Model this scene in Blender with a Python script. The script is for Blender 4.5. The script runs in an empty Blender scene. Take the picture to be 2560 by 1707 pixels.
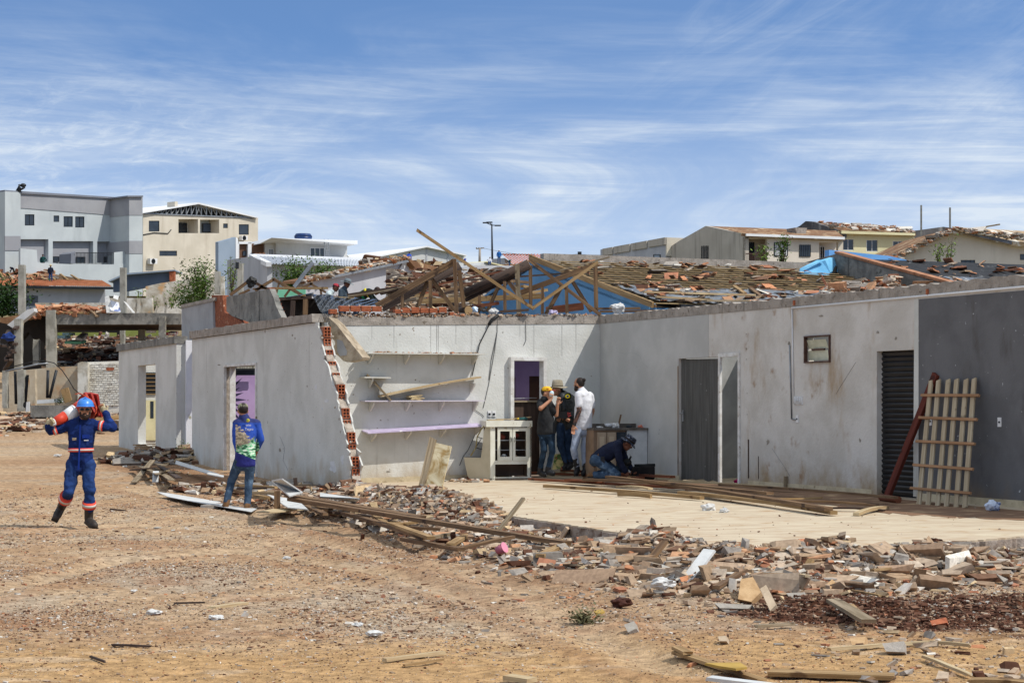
import bpy, bmesh, math, random
import numpy as np
from mathutils import Vector, Matrix, noise
from mathutils.geometry import tessellate_polygon
R = random.Random(7)
V = Vector
# ------------------------------------------------------------------ camera
F, HY, CX, CH = 4800.0, 1008.0, 1280.0, 1.75
sc = bpy.context.scene
cam_d = bpy.data.cameras.new("camera"); cam = bpy.data.objects.new("camera", cam_d)
sc.collection.objects.link(cam); sc.camera = cam
cam_d.sensor_width = 36; cam_d.lens = F/2560*36
cam.location = (0, 0, CH); cam.rotation_euler = (math.radians(90), 0, 0)
cam_d.shift_y = (HY-853.5)/2560; cam_d.clip_start = .5; cam_d.clip_end = 3000
# ------------------------------------------------------------------ sky and sun
SUN = V((.742, -.335, 1.0)).normalized()
elev = math.asin(SUN.z); az = math.atan2(SUN.x, SUN.y)
w_ = bpy.data.worlds.new("World"); sc.world = w_; w_.use_nodes = True
nt = w_.node_tree; N = nt.nodes; L = nt.links; N.clear()
def nd(t, **k):
    n = N.new(t)
    for a, b in k.items(): setattr(n, a, b)
    return n
out = nd('ShaderNodeOutputWorld'); bg = nd('ShaderNodeBackground'); L.new(bg.outputs[0], out.inputs[0])
sky = nd('ShaderNodeTexSky', sky_type='NISHITA', sun_disc=False, sun_elevation=elev, sun_rotation=az,
         air_density=1.0, dust_density=.25, ozone_density=2.2, altitude=900)
bg.inputs[1].default_value = .128
tc = nd('ShaderNodeTexCoord'); sx = nd('ShaderNodeSeparateXYZ'); L.new(tc.outputs['Generated'], sx.inputs[0])
def mth(op, a, b=None, c=None):
    n = nd('ShaderNodeMath', operation=op)
    for i, v in enumerate((a, b, c)):
        if v is None: continue
        if isinstance(v, (int, float)): n.inputs[i].default_value = v
        else: L.new(v, n.inputs[i])
    return n.outputs[0]
# the lookup is lifted so that the low band in view has the deep blue of the photograph
zz = mth('ADD', mth('MULTIPLY', sx.outputs[2], 1.9), .13)
cv = nd('ShaderNodeCombineXYZ'); L.new(sx.outputs[0], cv.inputs[0]); L.new(sx.outputs[1], cv.inputs[1]); L.new(zz, cv.inputs[2])
nv = nd('ShaderNodeVectorMath', operation='NORMALIZE'); L.new(cv.outputs[0], nv.inputs[0]); L.new(nv.outputs[0], sky.inputs[0])
def ramp(x, lo, hi, a=0., b=1.):
    m = nd('ShaderNodeMapRange', interpolation_type='SMOOTHSTEP'); L.new(x, m.inputs[0])
    for i, v in zip((1, 2, 3, 4), (lo, hi, a, b)): m.inputs[i].default_value = v
    return m.outputs[0]
ax = mth('ARCTAN2', sx.outputs[0], sx.outputs[1]); el = sx.outputs[2]
def cloud(ang, sxx, szz, scale, det, rough, lo, hi, off, dist=0.6):
    c, s = math.cos(ang), math.sin(ang)
    a = mth('ADD', mth('MULTIPLY', ax, c*sxx), mth('MULTIPLY', el, s*sxx))
    b = mth('ADD', mth('MULTIPLY', ax, -s*szz), mth('MULTIPLY', el, c*szz))
    v = nd('ShaderNodeCombineXYZ'); L.new(a, v.inputs[0]); L.new(b, v.inputs[1]); v.inputs[2].default_value = off
    n = nd('ShaderNodeTexNoise'); L.new(v.outputs[0], n.inputs['Vector'])
    n.inputs['Scale'].default_value = scale; n.inputs['Detail'].default_value = det
    n.inputs['Roughness'].default_value = rough; n.inputs['Distortion'].default_value = dist
    return ramp(n.outputs['Fac'], lo, hi)
broad = cloud(-.03, 3.0, 15, 1.6, 7, .62, .34, .70, 3.1, .8)
streak = cloud(-.03, 3.4, 62, 2.0, 8, .66, .30, .80, 8.2, .9)
puff = cloud(.1, 14, 46, 2.4, 9, .72, .44, .80, 1.7, .9)
fan = cloud(.55, 6, 30, 1.5, 8, .66, .38, .80, 5.3, 1.6)
fanb = cloud(.62, 2.5, 9, 1.3, 4, .5, .40, .66, 9.3, .4)
bandm = mth('MULTIPLY', ramp(el, .002, .06), ramp(el, .22, .115))
right = ramp(ax, .02, .2)
c1 = mth('MULTIPLY', mth('MULTIPLY', broad, mth('ADD', mth('MULTIPLY', streak, .62), .26)), bandm)
c2 = mth('MULTIPLY', mth('MULTIPLY', mth('MULTIPLY', fan, fanb), right), mth('MULTIPLY', ramp(el, .07, .13), .34))
c3 = mth('MULTIPLY', puff, mth('MULTIPLY', mth('MULTIPLY', ramp(ax, -.02, -.2), ramp(el, .19, .12)), .4))
c4 = mth('ADD', mth('MULTIPLY', ramp(el, .19, .03), .60), .05)
fill_veil = mth('MULTIPLY', ramp(el, .24, .5), .85)  # white cloud veil added above the view to neutralise the ambient light
tot = mth('MINIMUM', mth('ADD', mth('ADD', mth('ADD', mth('ADD', c1, c2), c3), c4), fill_veil), .88)
mixc = nd('ShaderNodeMix', data_type='RGBA'); L.new(tot, mixc.inputs['Factor']); tint = nd('ShaderNodeMix', data_type='RGBA', blend_type='MULTIPLY'); tint.inputs['Factor'].default_value = 1
L.new(sky.outputs[0], tint.inputs['A']); tint.inputs['B'].default_value = (.86, 1.17, 1.40, 1); L.new(tint.outputs['Result'], mixc.inputs['A'])
mixc.inputs['B'].default_value = (6.2, 6.8, 7.4, 1)
L.new(mixc.outputs['Result'], bg.inputs[0])
sl = bpy.data.lights.new("sun", 'SUN'); sl.energy = 3.75; sl.angle = math.radians(.53); sl.color = (1, .955, .88)
so = bpy.data.objects.new("sun", sl); sc.collection.objects.link(so)
so.rotation_euler = (-SUN).to_track_quat('-Z', 'Y').to_euler(); so.location = (20, -10, 40)
sc.view_settings.view_transform = 'Standard'; sc.view_settings.look = 'None'
sc.view_settings.exposure = 0; sc.view_settings.gamma = 1
sc.cycles.max_bounces = 6; sc.cycles.diffuse_bounces = 3
# ------------------------------------------------------------------ coordinates
TH = math.radians(23.2); SN, CS = math.sin(TH), math.cos(TH)
UD, WD, ZD = V((CS, SN, 0)), V((-SN, CS, 0)), V((0, 0, 1))
def P(px, py, Y): return V(((px-CX)/F*Y, Y, CH-(py-HY)/F*Y))
def UW(u, w, z=0): return UD*u + WD*w + ZD*z
def ray(px, py): return V(((px-CX)/F, 1, -(py-HY)/F))
def hit(px, py, p0, n):
    r = ray(px, py); c = V((0, 0, CH)); return c + r*((p0-c).dot(n)/r.dot(n))
def onU(u, px, py): return hit(px, py, UD*u, UD)
def onW(w, px, py): return hit(px, py, WD*w, WD)
def onZ(z, px, py): return hit(px, py, ZD*z, ZD)
CU, CW = 16.09, 33.25               # inner corner of the shop
LU = 10.28                          # outer face of the broken left wall
def zfloor(u): return .38-.018*(CU-u)
def FL(px, py, dz=0.):              # a point on the tiled floor
    p = onZ(.36, px, py)
    for _ in range(3): p = onZ(zfloor(p.dot(UD))+dz, px, py)
    return p
_zt = np.array([[-60,0],[28,0],[31,.07],[34,.2],[40,.35],[50,.62],[56,.95],[65,1.55],[80,3.0],[120,6],[180,10.2],[230,13],[400,17],[1200,20]], float)
def zg(x, y):
    z = np.interp(y, _zt[:, 0], _zt[:, 1])
    return z
def GR(px, py, dz=0.):              # a point on the dirt
    p = onZ(0, px, py)
    for _ in range(12): p = onZ(float(zg(p.x, p.y))*.5+p.z*.5, px, py) if py > HY+12 else p
    return p+ZD*dz
class Pl:
    """vertical plane through pixel column px at distance Y running along direction d"""
    def __init__(s, px, Y, d, tilt=0.):
        s.p = P(px, HY, Y); s.d = V(d).normalized(); s.n = V((s.d.y, -s.d.x, 0))
        if s.n.y > 0: s.n = -s.n     # n looks at the camera
    def at(s, px, py, off=0.): return hit(px, py, s.p+s.n*off, s.n)
# ------------------------------------------------------------------ materials
def hexc(h):
    h = h.lstrip('#'); r = [int(h[i:i+2], 16)/255 for i in (0, 2, 4)]
    return tuple(((c+.055)/1.055)**2.4 if c > .04045 else c/12.92 for c in r)
_M = {}
def mat(name, c1, c2=None, scale=3., detail=6., mix=(.35, .65), rough=.85, bump=.0, bscale=40., c3=None, s3=18., t3=(.62, .68),
        stretch=(1, 1, 1), uv=False, spec=.3, metal=0., alpha=1., c4=None, s4=(9, 9, .6), t4=(.55, .75), attr=None, trans=0., dist=.3, low=None):
    """principled material: base c1/c2 mottled by noise, c3 small chips, c4 streaks"""
    if name in _M: return _M[name]
    m = bpy.data.materials.new(name); _M[name] = m; m.use_nodes = True
    t = m.node_tree; n, l = t.nodes, t.links; b = n['Principled BSDF']
    b.inputs['Roughness'].default_value = rough; b.inputs['Metallic'].default_value = metal
    b.inputs['Specular IOR Level'].default_value = spec; b.inputs['Alpha'].default_value = alpha
    b.inputs['Transmission Weight'].default_value = trans
    if isinstance(c1, str): c1 = hexc(c1)
    c2 = c1 if c2 is None else (hexc(c2) if isinstance(c2, str) else c2)
    tcn = n.new('ShaderNodeTexCoord'); src = tcn.outputs['UV' if uv else 'Object']
    def mp(s):
        q = n.new('ShaderNodeMapping'); q.inputs['Scale'].default_value = s; l.new(src, q.inputs[0]); return q.outputs[0]
    def nz(vec, sc_, det, dist_=0.):
        q = n.new('ShaderNodeTexNoise'); l.new(vec, q.inputs['Vector']); q.inputs['Scale'].default_value = sc_
        q.inputs['Detail'].default_value = det; q.inputs['Roughness'].default_value = .6; q.inputs['Distortion'].default_value = dist_; return q.outputs['Fac']
    def rp(x, lo, hi):
        q = n.new('ShaderNodeMapRange'); q.interpolation_type = 'SMOOTHSTEP'; l.new(x, q.inputs[0]); q.inputs[1].default_value = lo; q.inputs[2].default_value = hi; return q.outputs[0]
    def mx(f, a, b_):
        q = n.new('ShaderNodeMix'); q.data_type = 'RGBA'; l.new(f, q.inputs['Factor'])
        for v, i in ((a, 'A'), (b_, 'B')):
            if isinstance(v, tuple): q.inputs[i].default_value = (*v[:3], 1)
            else: l.new(v, q.inputs[i])
        return q.outputs['Result']
    base = mx(rp(nz(mp(stretch), scale, detail, dist), *mix), c1, c2)
    if attr:
        at = n.new('ShaderNodeAttribute'); at.attribute_name = attr
        q = n.new('ShaderNodeMix'); q.data_type = 'RGBA'; q.blend_type = 'MULTIPLY'; q.inputs['Factor'].default_value = 1
        l.new(at.outputs['Color'], q.inputs['A']); l.new(base, q.inputs['B']); base = q.outputs['Result']
    if c4 is not None:
        c4 = hexc(c4) if isinstance(c4, str) else c4
        base = mx(rp(nz(mp(s4), 1., 5), *t4), base, c4)
    if low is not None:
        lz0, lz1, lc = low; sz = n.new('ShaderNodeSeparateXYZ'); l.new(tcn.outputs['Object'], sz.inputs[0]); q = n.new('ShaderNodeMath'); q.operation = 'MULTIPLY_ADD'; l.new(nz(mp((1, 1, .7)), 2.2, 6), q.inputs[0]); q.inputs[1].default_value = (lz1-lz0)*2.2; l.new(sz.outputs[2], q.inputs[2])
        base = mx(rp(q.outputs[0], lz1+(lz1-lz0)*1.1, lz0+(lz1-lz0)*.9), base, hexc(lc))
    if c3 is not None:
        c3 = hexc(c3) if isinstance(c3, str) else c3
        base = mx(rp(nz(mp((1, 1, 1)), s3, 3), *t3), base, c3)
    l.new(base, b.inputs['Base Color'])
    if bump:
        q = n.new('ShaderNodeBump'); q.inputs['Strength'].default_value = bump; q.inputs['Distance'].default_value = .02
        l.new(nz(mp(stretch), bscale, 5), q.inputs['Height']); l.new(q.outputs[0], b.inputs['Normal'])
    return m
def wood(name, c1, c2, c3=None):
    return mat(name, c1, c2, scale=1., stretch=(1.2, 22, 1), uv=True, rough=.8, bump=.35, bscale=2.2, mix=(.32, .62), c3=c3, s3=2.5, t3=(.6, .66))
# ------------------------------------------------------------------ mesh builder
class MB:
    def __init__(s): s.v = []; s.f = []; s.uv = []; s.sm = []
    def add(s, vs, fs, uvs=None, smooth=False):
        o = len(s.v); s.v += [V(p) for p in vs]
        for i, f in enumerate(fs):
            s.f.append([o+k for k in f]); s.uv.append(uvs[i] if uvs else [(0, 0)]*len(f)); s.sm.append(smooth)
        return s
    def box(s, c, sz, X=V((1, 0, 0)), Y=V((0, 1, 0)), Z=V((0, 0, 1))):
        c = V(c); hx, hy, hz = X.normalized()*sz[0]/2, Y.normalized()*sz[1]/2, Z.normalized()*sz[2]/2
        return s.hexa([c-hx-hy-hz, c+hx-hy-hz, c+hx+hy-hz, c-hx+hy-hz, c-hx-hy+hz, c+hx-hy+hz, c+hx+hy+hz, c-hx+hy+hz])
    def hexa(s, p):
        fs = [(0, 3, 2, 1), (4, 5, 6, 7), (0, 1, 5, 4), (1, 2, 6, 5), (2, 3, 7, 6), (3, 0, 4, 7)]
        ra = R.random()*30; p = [V(q) for q in p]; uvs = []
        for f in fs:
            a, b, d = p[f[0]], p[f[1]], p[f[3]]; lu, lv = (b-a).length, (d-a).length
            if lu >= lv: uvs.append([(0, ra), (lu, ra), (lu, ra+lv), (0, ra+lv)])
            else: uvs.append([(0, ra), (0, ra+lu), (lv, ra+lu), (lv, ra)])
            ra += 1.3
        return s.add(p, fs, uvs)
    def beam(s, a, b, wd, ht, up=ZD, jag=0., seg=1, bend=0.):
        a, b = V(a), V(b); d = (b-a); ln = d.length; d.normalize(); up = V(up)
        sd = d.cross(up)
        if sd.length < .05: sd = d.cross(V((0, 1, 0)))
        sd.normalize(); up = sd.cross(d).normalized(); n = seg if bend == 0 else max(seg, 6); ra = R.random()*30
        vs = []; fs = []; uvs = []
        for i in range(n+1):
            t = i/n; c = a+d*ln*t+up*(bend*4*t*(1-t))+sd*(R.uniform(-.004, .004) if 0 < i < n else 0)
            k = [(-1, -1), (1, -1), (1, 1), (-1, 1)]
            for q in k:
                j = d*R.uniform(-jag, jag) if i in (0, n) else V((0, 0, 0))
                vs.append(c+sd*q[0]*wd/2+up*q[1]*ht/2+j)
        acc = [0, wd, wd+ht, 2*wd+ht, 2*wd+2*ht]
        for i in range(n):
            for k in range(4):
                k2 = (k+1) % 4; fs.append((i*4+k, i*4+k2, (i+1)*4+k2, (i+1)*4+k))
                uvs.append([(ln*i/n, ra+acc[k]), (ln*i/n, ra+acc[k+1]), (ln*(i+1)/n, ra+acc[k+1]), (ln*(i+1)/n, ra+acc[k])])
        fs += [(3, 2, 1, 0), tuple(n*4+k for k in range(4))]; e = [(0, 0), (wd, 0), (wd, ht), (0, ht)]; uvs += [e, e]
        return s.add(vs, fs, uvs)
    def tube(s, a, b, r0, r1=None, n=10, cap=True, smooth=True):
        r1 = r0 if r1 is None else r1; a, b = V(a), V(b); d = (b-a).normalized()
        x = d.cross(ZD if abs(d.z) < .9 else V((1, 0, 0))).normalized(); y = d.cross(x); ln = (b-a).length; ra = R.random()*30
        vs = [a+(x*math.cos(t)+y*math.sin(t))*r0 for t in [6.28318*i/n for i in range(n)]]
        vs += [b+(x*math.cos(t)+y*math.sin(t))*r1 for t in [6.28318*i/n for i in range(n)]]
        s.add(vs, [(i, (i+1) % n, n+(i+1) % n, n+i) for i in range(n)],
              [[(0, ra+i*.1), (0, ra+i*.1+.1), (ln, ra+i*.1+.1), (ln, ra+i*.1)] for i in range(n)], smooth)
        if cap: s.add(vs[:n], [tuple(range(n))[::-1]]); s.add(vs[n:], [tuple(range(n))])
        return s
    def path(s, pts, r, n=6):
        for a, b in zip(pts[:-1], pts[1:]): s.tube(a, b, r, r, n)
        return s
    def loft(s, rings, cap=True, smooth=True):
        n = len(rings[0]); vs = [p for r_ in rings for p in r_]; fs = []
        for i in range(len(rings)-1):
            for k in range(n): fs.append((i*n+k, i*n+(k+1) % n, (i+1)*n+(k+1) % n, (i+1)*n+k))
        s.add(vs, fs, None, smooth)
        if cap: s.add(rings[0], [tuple(range(n))[::-1]]); s.add(rings[-1], [tuple(range(n))])
        return s
    def ell(s, c, X, Y, Z, n=12, m=8):
        c = V(c); rings = []
        for j in range(m+1):
            ph = -math.pi/2+math.pi*j/m; cr = max(math.cos(ph), .02)
            rings.append([c+V(Z)*math.sin(ph)+(V(X)*math.cos(t)+V(Y)*math.sin(t))*cr for t in [6.28318*i/n for i in range(n)]])
        return s.loft(rings)
    def poly(s, pts, ex, holes=()):
        """polygon (3d points) with holes, extruded by vector ex"""
        loops = [[V(p) for p in pts]]+[[V(p) for p in h] for h in holes]; ex = V(ex)
        tri = tessellate_polygon(loops); flat = [p for lp in loops for p in lp]; k = len(flat)
        s.add(flat+[p+ex for p in flat], [tuple(t) for t in tri]+[tuple(i+k for i in t[::-1]) for t in tri])
        o = 0
        for lp in loops:
            m = len(lp)
            for i in range(m):
                a, b = lp[i], lp[(i+1) % m]; s.add([a, b, b+ex, a+ex], [(0, 1, 2, 3)], [[(0, 0), ((b-a).length, 0), ((b-a).length, ex.length), (0, ex.length)]])
        return s
    def rock(s, c, r, flat=1., seed=None, n=1):
        bm = bmesh.new(); bmesh.ops.create_icosphere(bm, subdivisions=n, radius=1)
        q = V((R.random()*50, R.random()*50, R.random()*50)); sc_ = V((r*R.uniform(.7, 1.25), r*R.uniform(.7, 1.25), r*flat*R.uniform(.7, 1.2)))
        rot = Matrix.Rotation(R.random()*6.28, 3, 'Z') @ Matrix.Rotation(R.uniform(-.5, .5), 3, 'X')
        vs = []
        for v in bm.verts:
            d = v.co*(1+.45*noise.noise(v.co*1.3+q)); vs.append(V(c)+rot@V((d.x*sc_.x, d.y*sc_.y, d.z*sc_.z)))
        s.add(vs, [[v.index for v in f.verts] for f in bm.faces]); bm.free(); return s
    def build(s, name, m, parent=None, label=None, cat=None, group=None, kind=None, origin=None, weld=True, bevel=0.):
        o3 = V((0, 0, 0))
        if parent is not None:
            q = parent
            while q is not None: o3 = o3+q.location; q = q.parent
            base = o3
        else:
            if origin is None:
                xs = [p.x for p in s.v]; ys = [p.y for p in s.v]; zs = [p.z for p in s.v]
                origin = V(((min(xs)+max(xs))/2, (min(ys)+max(ys))/2, min(zs)))
            base = V(origin)
        me = bpy.data.meshes.new(name); me.from_pydata([p-base for p in s.v], [], s.f)
        ul = me.uv_layers.new(name="UVMap"); fl = [c for f in s.uv for c in f]
        ul.data.foreach_set('uv', [x for c in fl for x in c])
        me.polygons.foreach_set('use_smooth', s.sm)
        me.validate(); 
        bm = bmesh.new(); bm.from_mesh(me)
        if weld: bmesh.ops.remove_doubles(bm, verts=bm.verts, dist=1e-5)
        bmesh.ops.recalc_face_normals(bm, faces=bm.faces)
        if bevel: bmesh.ops.bevel(bm, geom=[e for e in bm.edges if len(e.link_faces) == 2 and e.calc_face_angle(0) > .6], offset=bevel, segments=2, affect='EDGES', profile=.6)
        bm.to_mesh(me); bm.free()
        me.materials.append(m)
        o = bpy.data.objects.new(name, me); sc.collection.objects.link(o)
        if parent is not None: o.parent = parent
        else: o.location = base
        return tag(o, label, cat, group, kind)
def tag(o, label=None, cat=None, group=None, kind=None):
    for k, v in (('label', label), ('category', cat), ('group', group), ('kind', kind)):
        if v: o[k] = v
    return o
def root(name, loc, label, cat, group=None):
    o = bpy.data.objects.new(name, None); sc.collection.objects.link(o); o.location = V(loc); o.empty_display_size = .2
    return tag(o, label, cat, group)
def rag(a, b, n, amp, nrm):
    """ragged polyline from a to b (without b)"""
    a, b = V(a), V(b); return [a+(b-a)*(i/n)+(V(nrm)*R.uniform(-amp, amp) if i else V((0, 0, 0))) for i in range(n)]
ORD = 'first second third fourth fifth sixth seventh eighth ninth tenth eleventh twelfth thirteenth fourteenth fifteenth sixteenth seventeenth eighteenth nineteenth twentieth'.split()
# palette
white_wall = mat('white_wall_plaster', '#cfcfca', '#c0c0ba', scale=1.3, rough=.92, bump=.4, bscale=24, c3='#82776a', s3=11, t3=(.70, .73), c4='#98958e', s4=(8, 8, .32), t4=(.60, .86), low=(-.1, .5, '#a8967c'))
dirty_wall = mat('dirty_white_plaster', '#cfcbc5', '#bdb8b0', scale=1.1, rough=.92, bump=.4, bscale=22, c3='#93765a', s3=2.6, t3=(.61, .80), c4='#a8957e', s4=(2.2, 2.2, .8), t4=(.54, .76), low=(0, .6, '#9c8769'))
grey_plaster = mat('grey_painted_plaster', '#69696b', '#5c5c5e', scale=1.4, rough=.8, bump=.2, bscale=30, c3='#b9bbbe', s3=13, t3=(.705, .73), c4='#504c49', s4=(2.5, 2.5, .8), t4=(.54, .76), low=(0, .5, '#7a6c5c'))
concrete = mat('bare_concrete', '#a59c92', '#8b837a', scale=5, rough=.95, bump=.8, bscale=30, c3='#6d6459', s3=9, t3=(.58, .72), c4='#5f5a54', s4=(14, 14, .5), t4=(.58, .78))
concrete_dark = mat('weathered_concrete', '#8d8a83', '#6c6a65', scale=2.5, rough=.95, bump=.8, bscale=20, c3='#4b4a45', s3=4, t3=(.58, .75), c4='#3e3d3a', s4=(6, 6, .4), t4=(.56, .75))
brick_m = mat('orange_hollow_brick', '#ad6646', '#8f4c31', scale=9, rough=.9, bump=.5, bscale=60, c3='#cfa78c', s3=22, t3=(.66, .74))
brick_in = mat('brick_hole', '#3a150b')
mortar = mat('mortar', '#b7ab9d', '#94897c', scale=12, rough=.95, bump=.9, bscale=50)
W_brown = wood('brown_timber', '#866a4c', '#5e4733', c3='#443226')
W_red = wood('red_brown_timber', '#8a5236', '#5f3524', c3='#3f241a')
W_tan = wood('tan_timber', '#a88b63', '#866a45', c3='#664c30')
W_pale = wood('pale_timber', '#c2b08d', '#a48c69', c3='#84694d')
W_dark = wood('dark_old_timber', '#55443a', '#3a2e28', c3='#2a211d')
W_grey = wood('grey_weathered_timber', '#9a8a73', '#75664f', c3='#5a4c3b')
white_board = mat('white_board', '#cfcfcd', '#bebfbe', scale=4, rough=.5, c3='#a59c92', s3=8, t3=(.66, .75))
glass = mat('window_glass', '#1c232b', '#2c353f', scale=.6, rough=.12, spec=.6)
white_pvc = mat('white_plastic', '#dcdcdc', rough=.45)
metal_dark = mat('dark_metal', '#33363a', '#26282b', scale=4, rough=.5, metal=.4)
metal_grey = mat('grey_metal', '#9a9da0', '#808386', scale=6, rough=.45, metal=.5)
black_rub = mat('black_rubber', '#181818', '#232323', rough=.6)
# ------------------------------------------------------------------ numpy noise
def _h(ix, iy, s):
    n = (ix.astype(np.int64)*374761393+iy.astype(np.int64)*668265263+s*1442695041) & 0xffffffff
    n = ((n ^ (n >> 13))*1274126177) & 0xffffffff
    return ((n ^ (n >> 16)) & 0xffff)/65535.
def vn(x, y, s=0):
    ix, iy = np.floor(x), np.floor(y); fx, fy = x-ix, y-iy; fx = fx*fx*(3-2*fx); fy = fy*fy*(3-2*fy)
    a, b, c, d = _h(ix, iy, s), _h(ix+1, iy, s), _h(ix, iy+1, s), _h(ix+1, iy+1, s)
    return (a*(1-fx)+b*fx)*(1-fy)+(c*(1-fx)+d*fx)*fy
def fbm(x, y, s=0, o=4):
    t = 0; a = .5; k = 0
    for i in range(o): t = t+a*vn(x*2**i, y*2**i, s+i); k += a; a *= .55
    return t/k
def sst(x, a, b):
    t = np.clip((x-a)/(b-a), 0, 1); return t*t*(3-2*t)
def cxy(px, py, z=0.):
    Y = F*(CH-z)/(py-HY); return ((px-CX)/F*Y, Y)
def seg_d(x, y, pts):
    """distance to a polyline"""
    d = np.full(np.shape(x), 1e9)
    for (ax, ay), (bx, by) in zip(pts[:-1], pts[1:]):
        vx, vy = bx-ax, by-ay; t = np.clip(((x-ax)*vx+(y-ay)*vy)/(vx*vx+vy*vy), 0, 1)
        d = np.minimum(d, np.hypot(x-ax-t*vx, y-ay-t*vy))
    return d
# rubble bank: the line along the foot of the slab, and its half width
BANK = [cxy(700, 1258, .1), cxy(900, 1280), cxy(1150, 1336), cxy(1330, 1382), cxy(1560, 1445), cxy(1800, 1480), cxy(2050, 1472), cxy(2300, 1440), cxy(2700, 1420)]
def bankd(x, y): return seg_d(x, y, BANK)
def slab_uw(x, y): return CS*x+SN*y, -SN*x+CS*y
DARK = [cxy(2160, 1525), cxy(2350, 1535), cxy(2640, 1515)]
RUTS = [[cxy(-100, 1500), cxy(300, 1400), cxy(600, 1375), cxy(1000, 1440), cxy(1400, 1560), cxy(1700, 1680)], [cxy(-50, 1340), cxy(300, 1315), cxy(700, 1335), cxy(1100, 1420), cxy(1500, 1560)], [cxy(350, 1255), cxy(700, 1300), cxy(1100, 1390), cxy(1350, 1480)]]
DARK2 = [cxy(1400, 1375), cxy(1560, 1400)]
def _uwxy(u, w): return (CS*u-SN*w, SN*u+CS*w)
EDGE = [_uwxy(*q) for q in ((10.15, 30.6), (10.1, 27), (9.9, 24), (9.78, 21.5), (9.6, 18.5), (9.42, 16.2), (11.5, 16.3), (13.3, 16.65), (17, 17.0))]
def edge_amp(x, y):
    w = -SN*x+CS*y; u = CS*x+SN*y; side = (u < 10.6)
    a = np.where(side, (.30-.15*sst(w, 26, 29))*sst(w, 22.5, 24.5)+.06+.24*sst(w, 21, 19.3), .20-.12*sst(u, 11.5, 12.5)+.12*sst(u, 9.9, 9.3))
    return a
def gheight(x, y):
    z = zg(x, y)
    near = sst(y, 46, 38)
    b = bankd(x, y)
    z = z+near*(.13*np.exp(-(b/.7)**2)*(.45+.9*fbm(x*1.3, y*1.3, 5)))
    z = z+near*(.05*(fbm(x*.6, y*.6, 11)-.5)+.035*(fbm(x*2.2, y*2.2, 12)-.5)+.02*(fbm(x*7, y*7, 13, 3)-.5))
    e1 = seg_d(x, y, EDGE); nn = fbm(x*1.6+4, y*1.6, 61)
    z = z+near*edge_amp(x, y)*np.exp(-(e1/.42)**2)*(.65+.65*nn)
    # tyre ruts sweeping across the dirt
    for pts in RUTS:
        d = seg_d(x, y, pts); z = z-near*.03*np.exp(-(d/.16)**2)+near*.022*np.exp(-((d-.33)/.14)**2)
    dk = seg_d(x, y, DARK); z = z+near*.14*1.6*np.exp(-(dk/1.0)**2)*(fbm(x*3.2+y, y*3.2, 21)-.45)
    dk2 = seg_d(x, y, DARK2); z = z-near*.16*np.exp(-(dk2/.35)**2)
    return z
def gcolor(x, y):
    """albedo of the dirt: soil colours mixed in patches over a tan base"""
    tan = np.array([.395, .258, .152]); pale = np.array([.48, .352, .228]); orange = np.array([.455, .285, .135]); red = np.array([.30, .145, .075]); dark = np.array([.095, .038, .021]); grey = np.array([.40, .335, .26])
    def mixn(a, b, f): return a*(1-f[..., None])+b*f[..., None]
    c = np.broadcast_to(tan, (*x.shape, 3)).copy()
    c = mixn(c, pale, sst(fbm(x*.5, y*.35, 31), .42, .66)*.8)
    c = mixn(c, grey, sst(fbm(x*1.4+3, y*1.0, 32), .5, .72)*.55)
    c = mixn(c, red, sst(fbm(x*.9, y*1.6, 33), .56, .74)*.5*sst(y, 40, 30))
    # the smooth orange strip along the bottom of the picture
    fo = sst(y+.35*(fbm(x*1.2, y*1.2, 34)-.5)*4-.12*x*(x > 0), 14.8, 13.2)
    c = mixn(c, orange, fo*.9)
    c = mixn(c, pale*1.1, fo*sst(fbm(x*1.6, y*4.5, 35), .60, .72)*.75)
    for rt in RUTS: dr = seg_d(x, y, rt); c = mixn(c, pale*.98, np.exp(-(dr/.26)**2)*.65); c = mixn(c, red*.95, np.exp(-((dr-.42)/.12)**2)*.35)
    e = seg_d(x, y, EDGE); c = mixn(c, grey*.72, np.exp(-(e/.6)**2)*.8)
    b = bankd(x, y)
    c = mixn(c, red*.62, np.exp(-((b-.9)/.45)**2)*sst(x, 2.6, 0)*.7*sst(fbm(x*2, y*2, 36), .3, .6))
    dk = seg_d(x, y, DARK); c = mixn(c, dark, sst(dk+1.1*(fbm(x*1.3, y*2.2, 37)-.5), 1.35, 1.0))
    dk2 = seg_d(x, y, DARK2); c = mixn(c, dark*1.2, sst(dk2, .55, .3)*.9)
    # soil colour along the left wall is mixed darker and redder
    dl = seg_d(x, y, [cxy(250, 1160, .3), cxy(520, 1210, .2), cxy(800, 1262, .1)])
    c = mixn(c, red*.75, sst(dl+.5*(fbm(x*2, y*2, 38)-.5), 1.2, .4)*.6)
    g = sst(y, 60, 100)
    c = mixn(c, np.array([.16, .15, .07]), g*sst(fbm(x*.05, y*.05, 71), .35, .6))
    f = .78+.44*fbm(x*9, y*9, 39, 3)
    return c*f[..., None]
def grid(name, xs, ys, m, kind, zoff=0.):
    X, Y = np.meshgrid(xs, ys); Z = gheight(X, Y)+zoff
    co = np.stack([X, Y, Z], -1).reshape(-1, 3); nx, ny = len(xs), len(ys)
    i = np.arange(ny-1)[:, None]*nx+np.arange(nx-1)[None, :]; i = i.ravel()
    fs = np.stack([i, i+1, i+nx+1, i+nx], 1)
    return co, fs, gcolor(X, Y).reshape(-1, 3)
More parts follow.
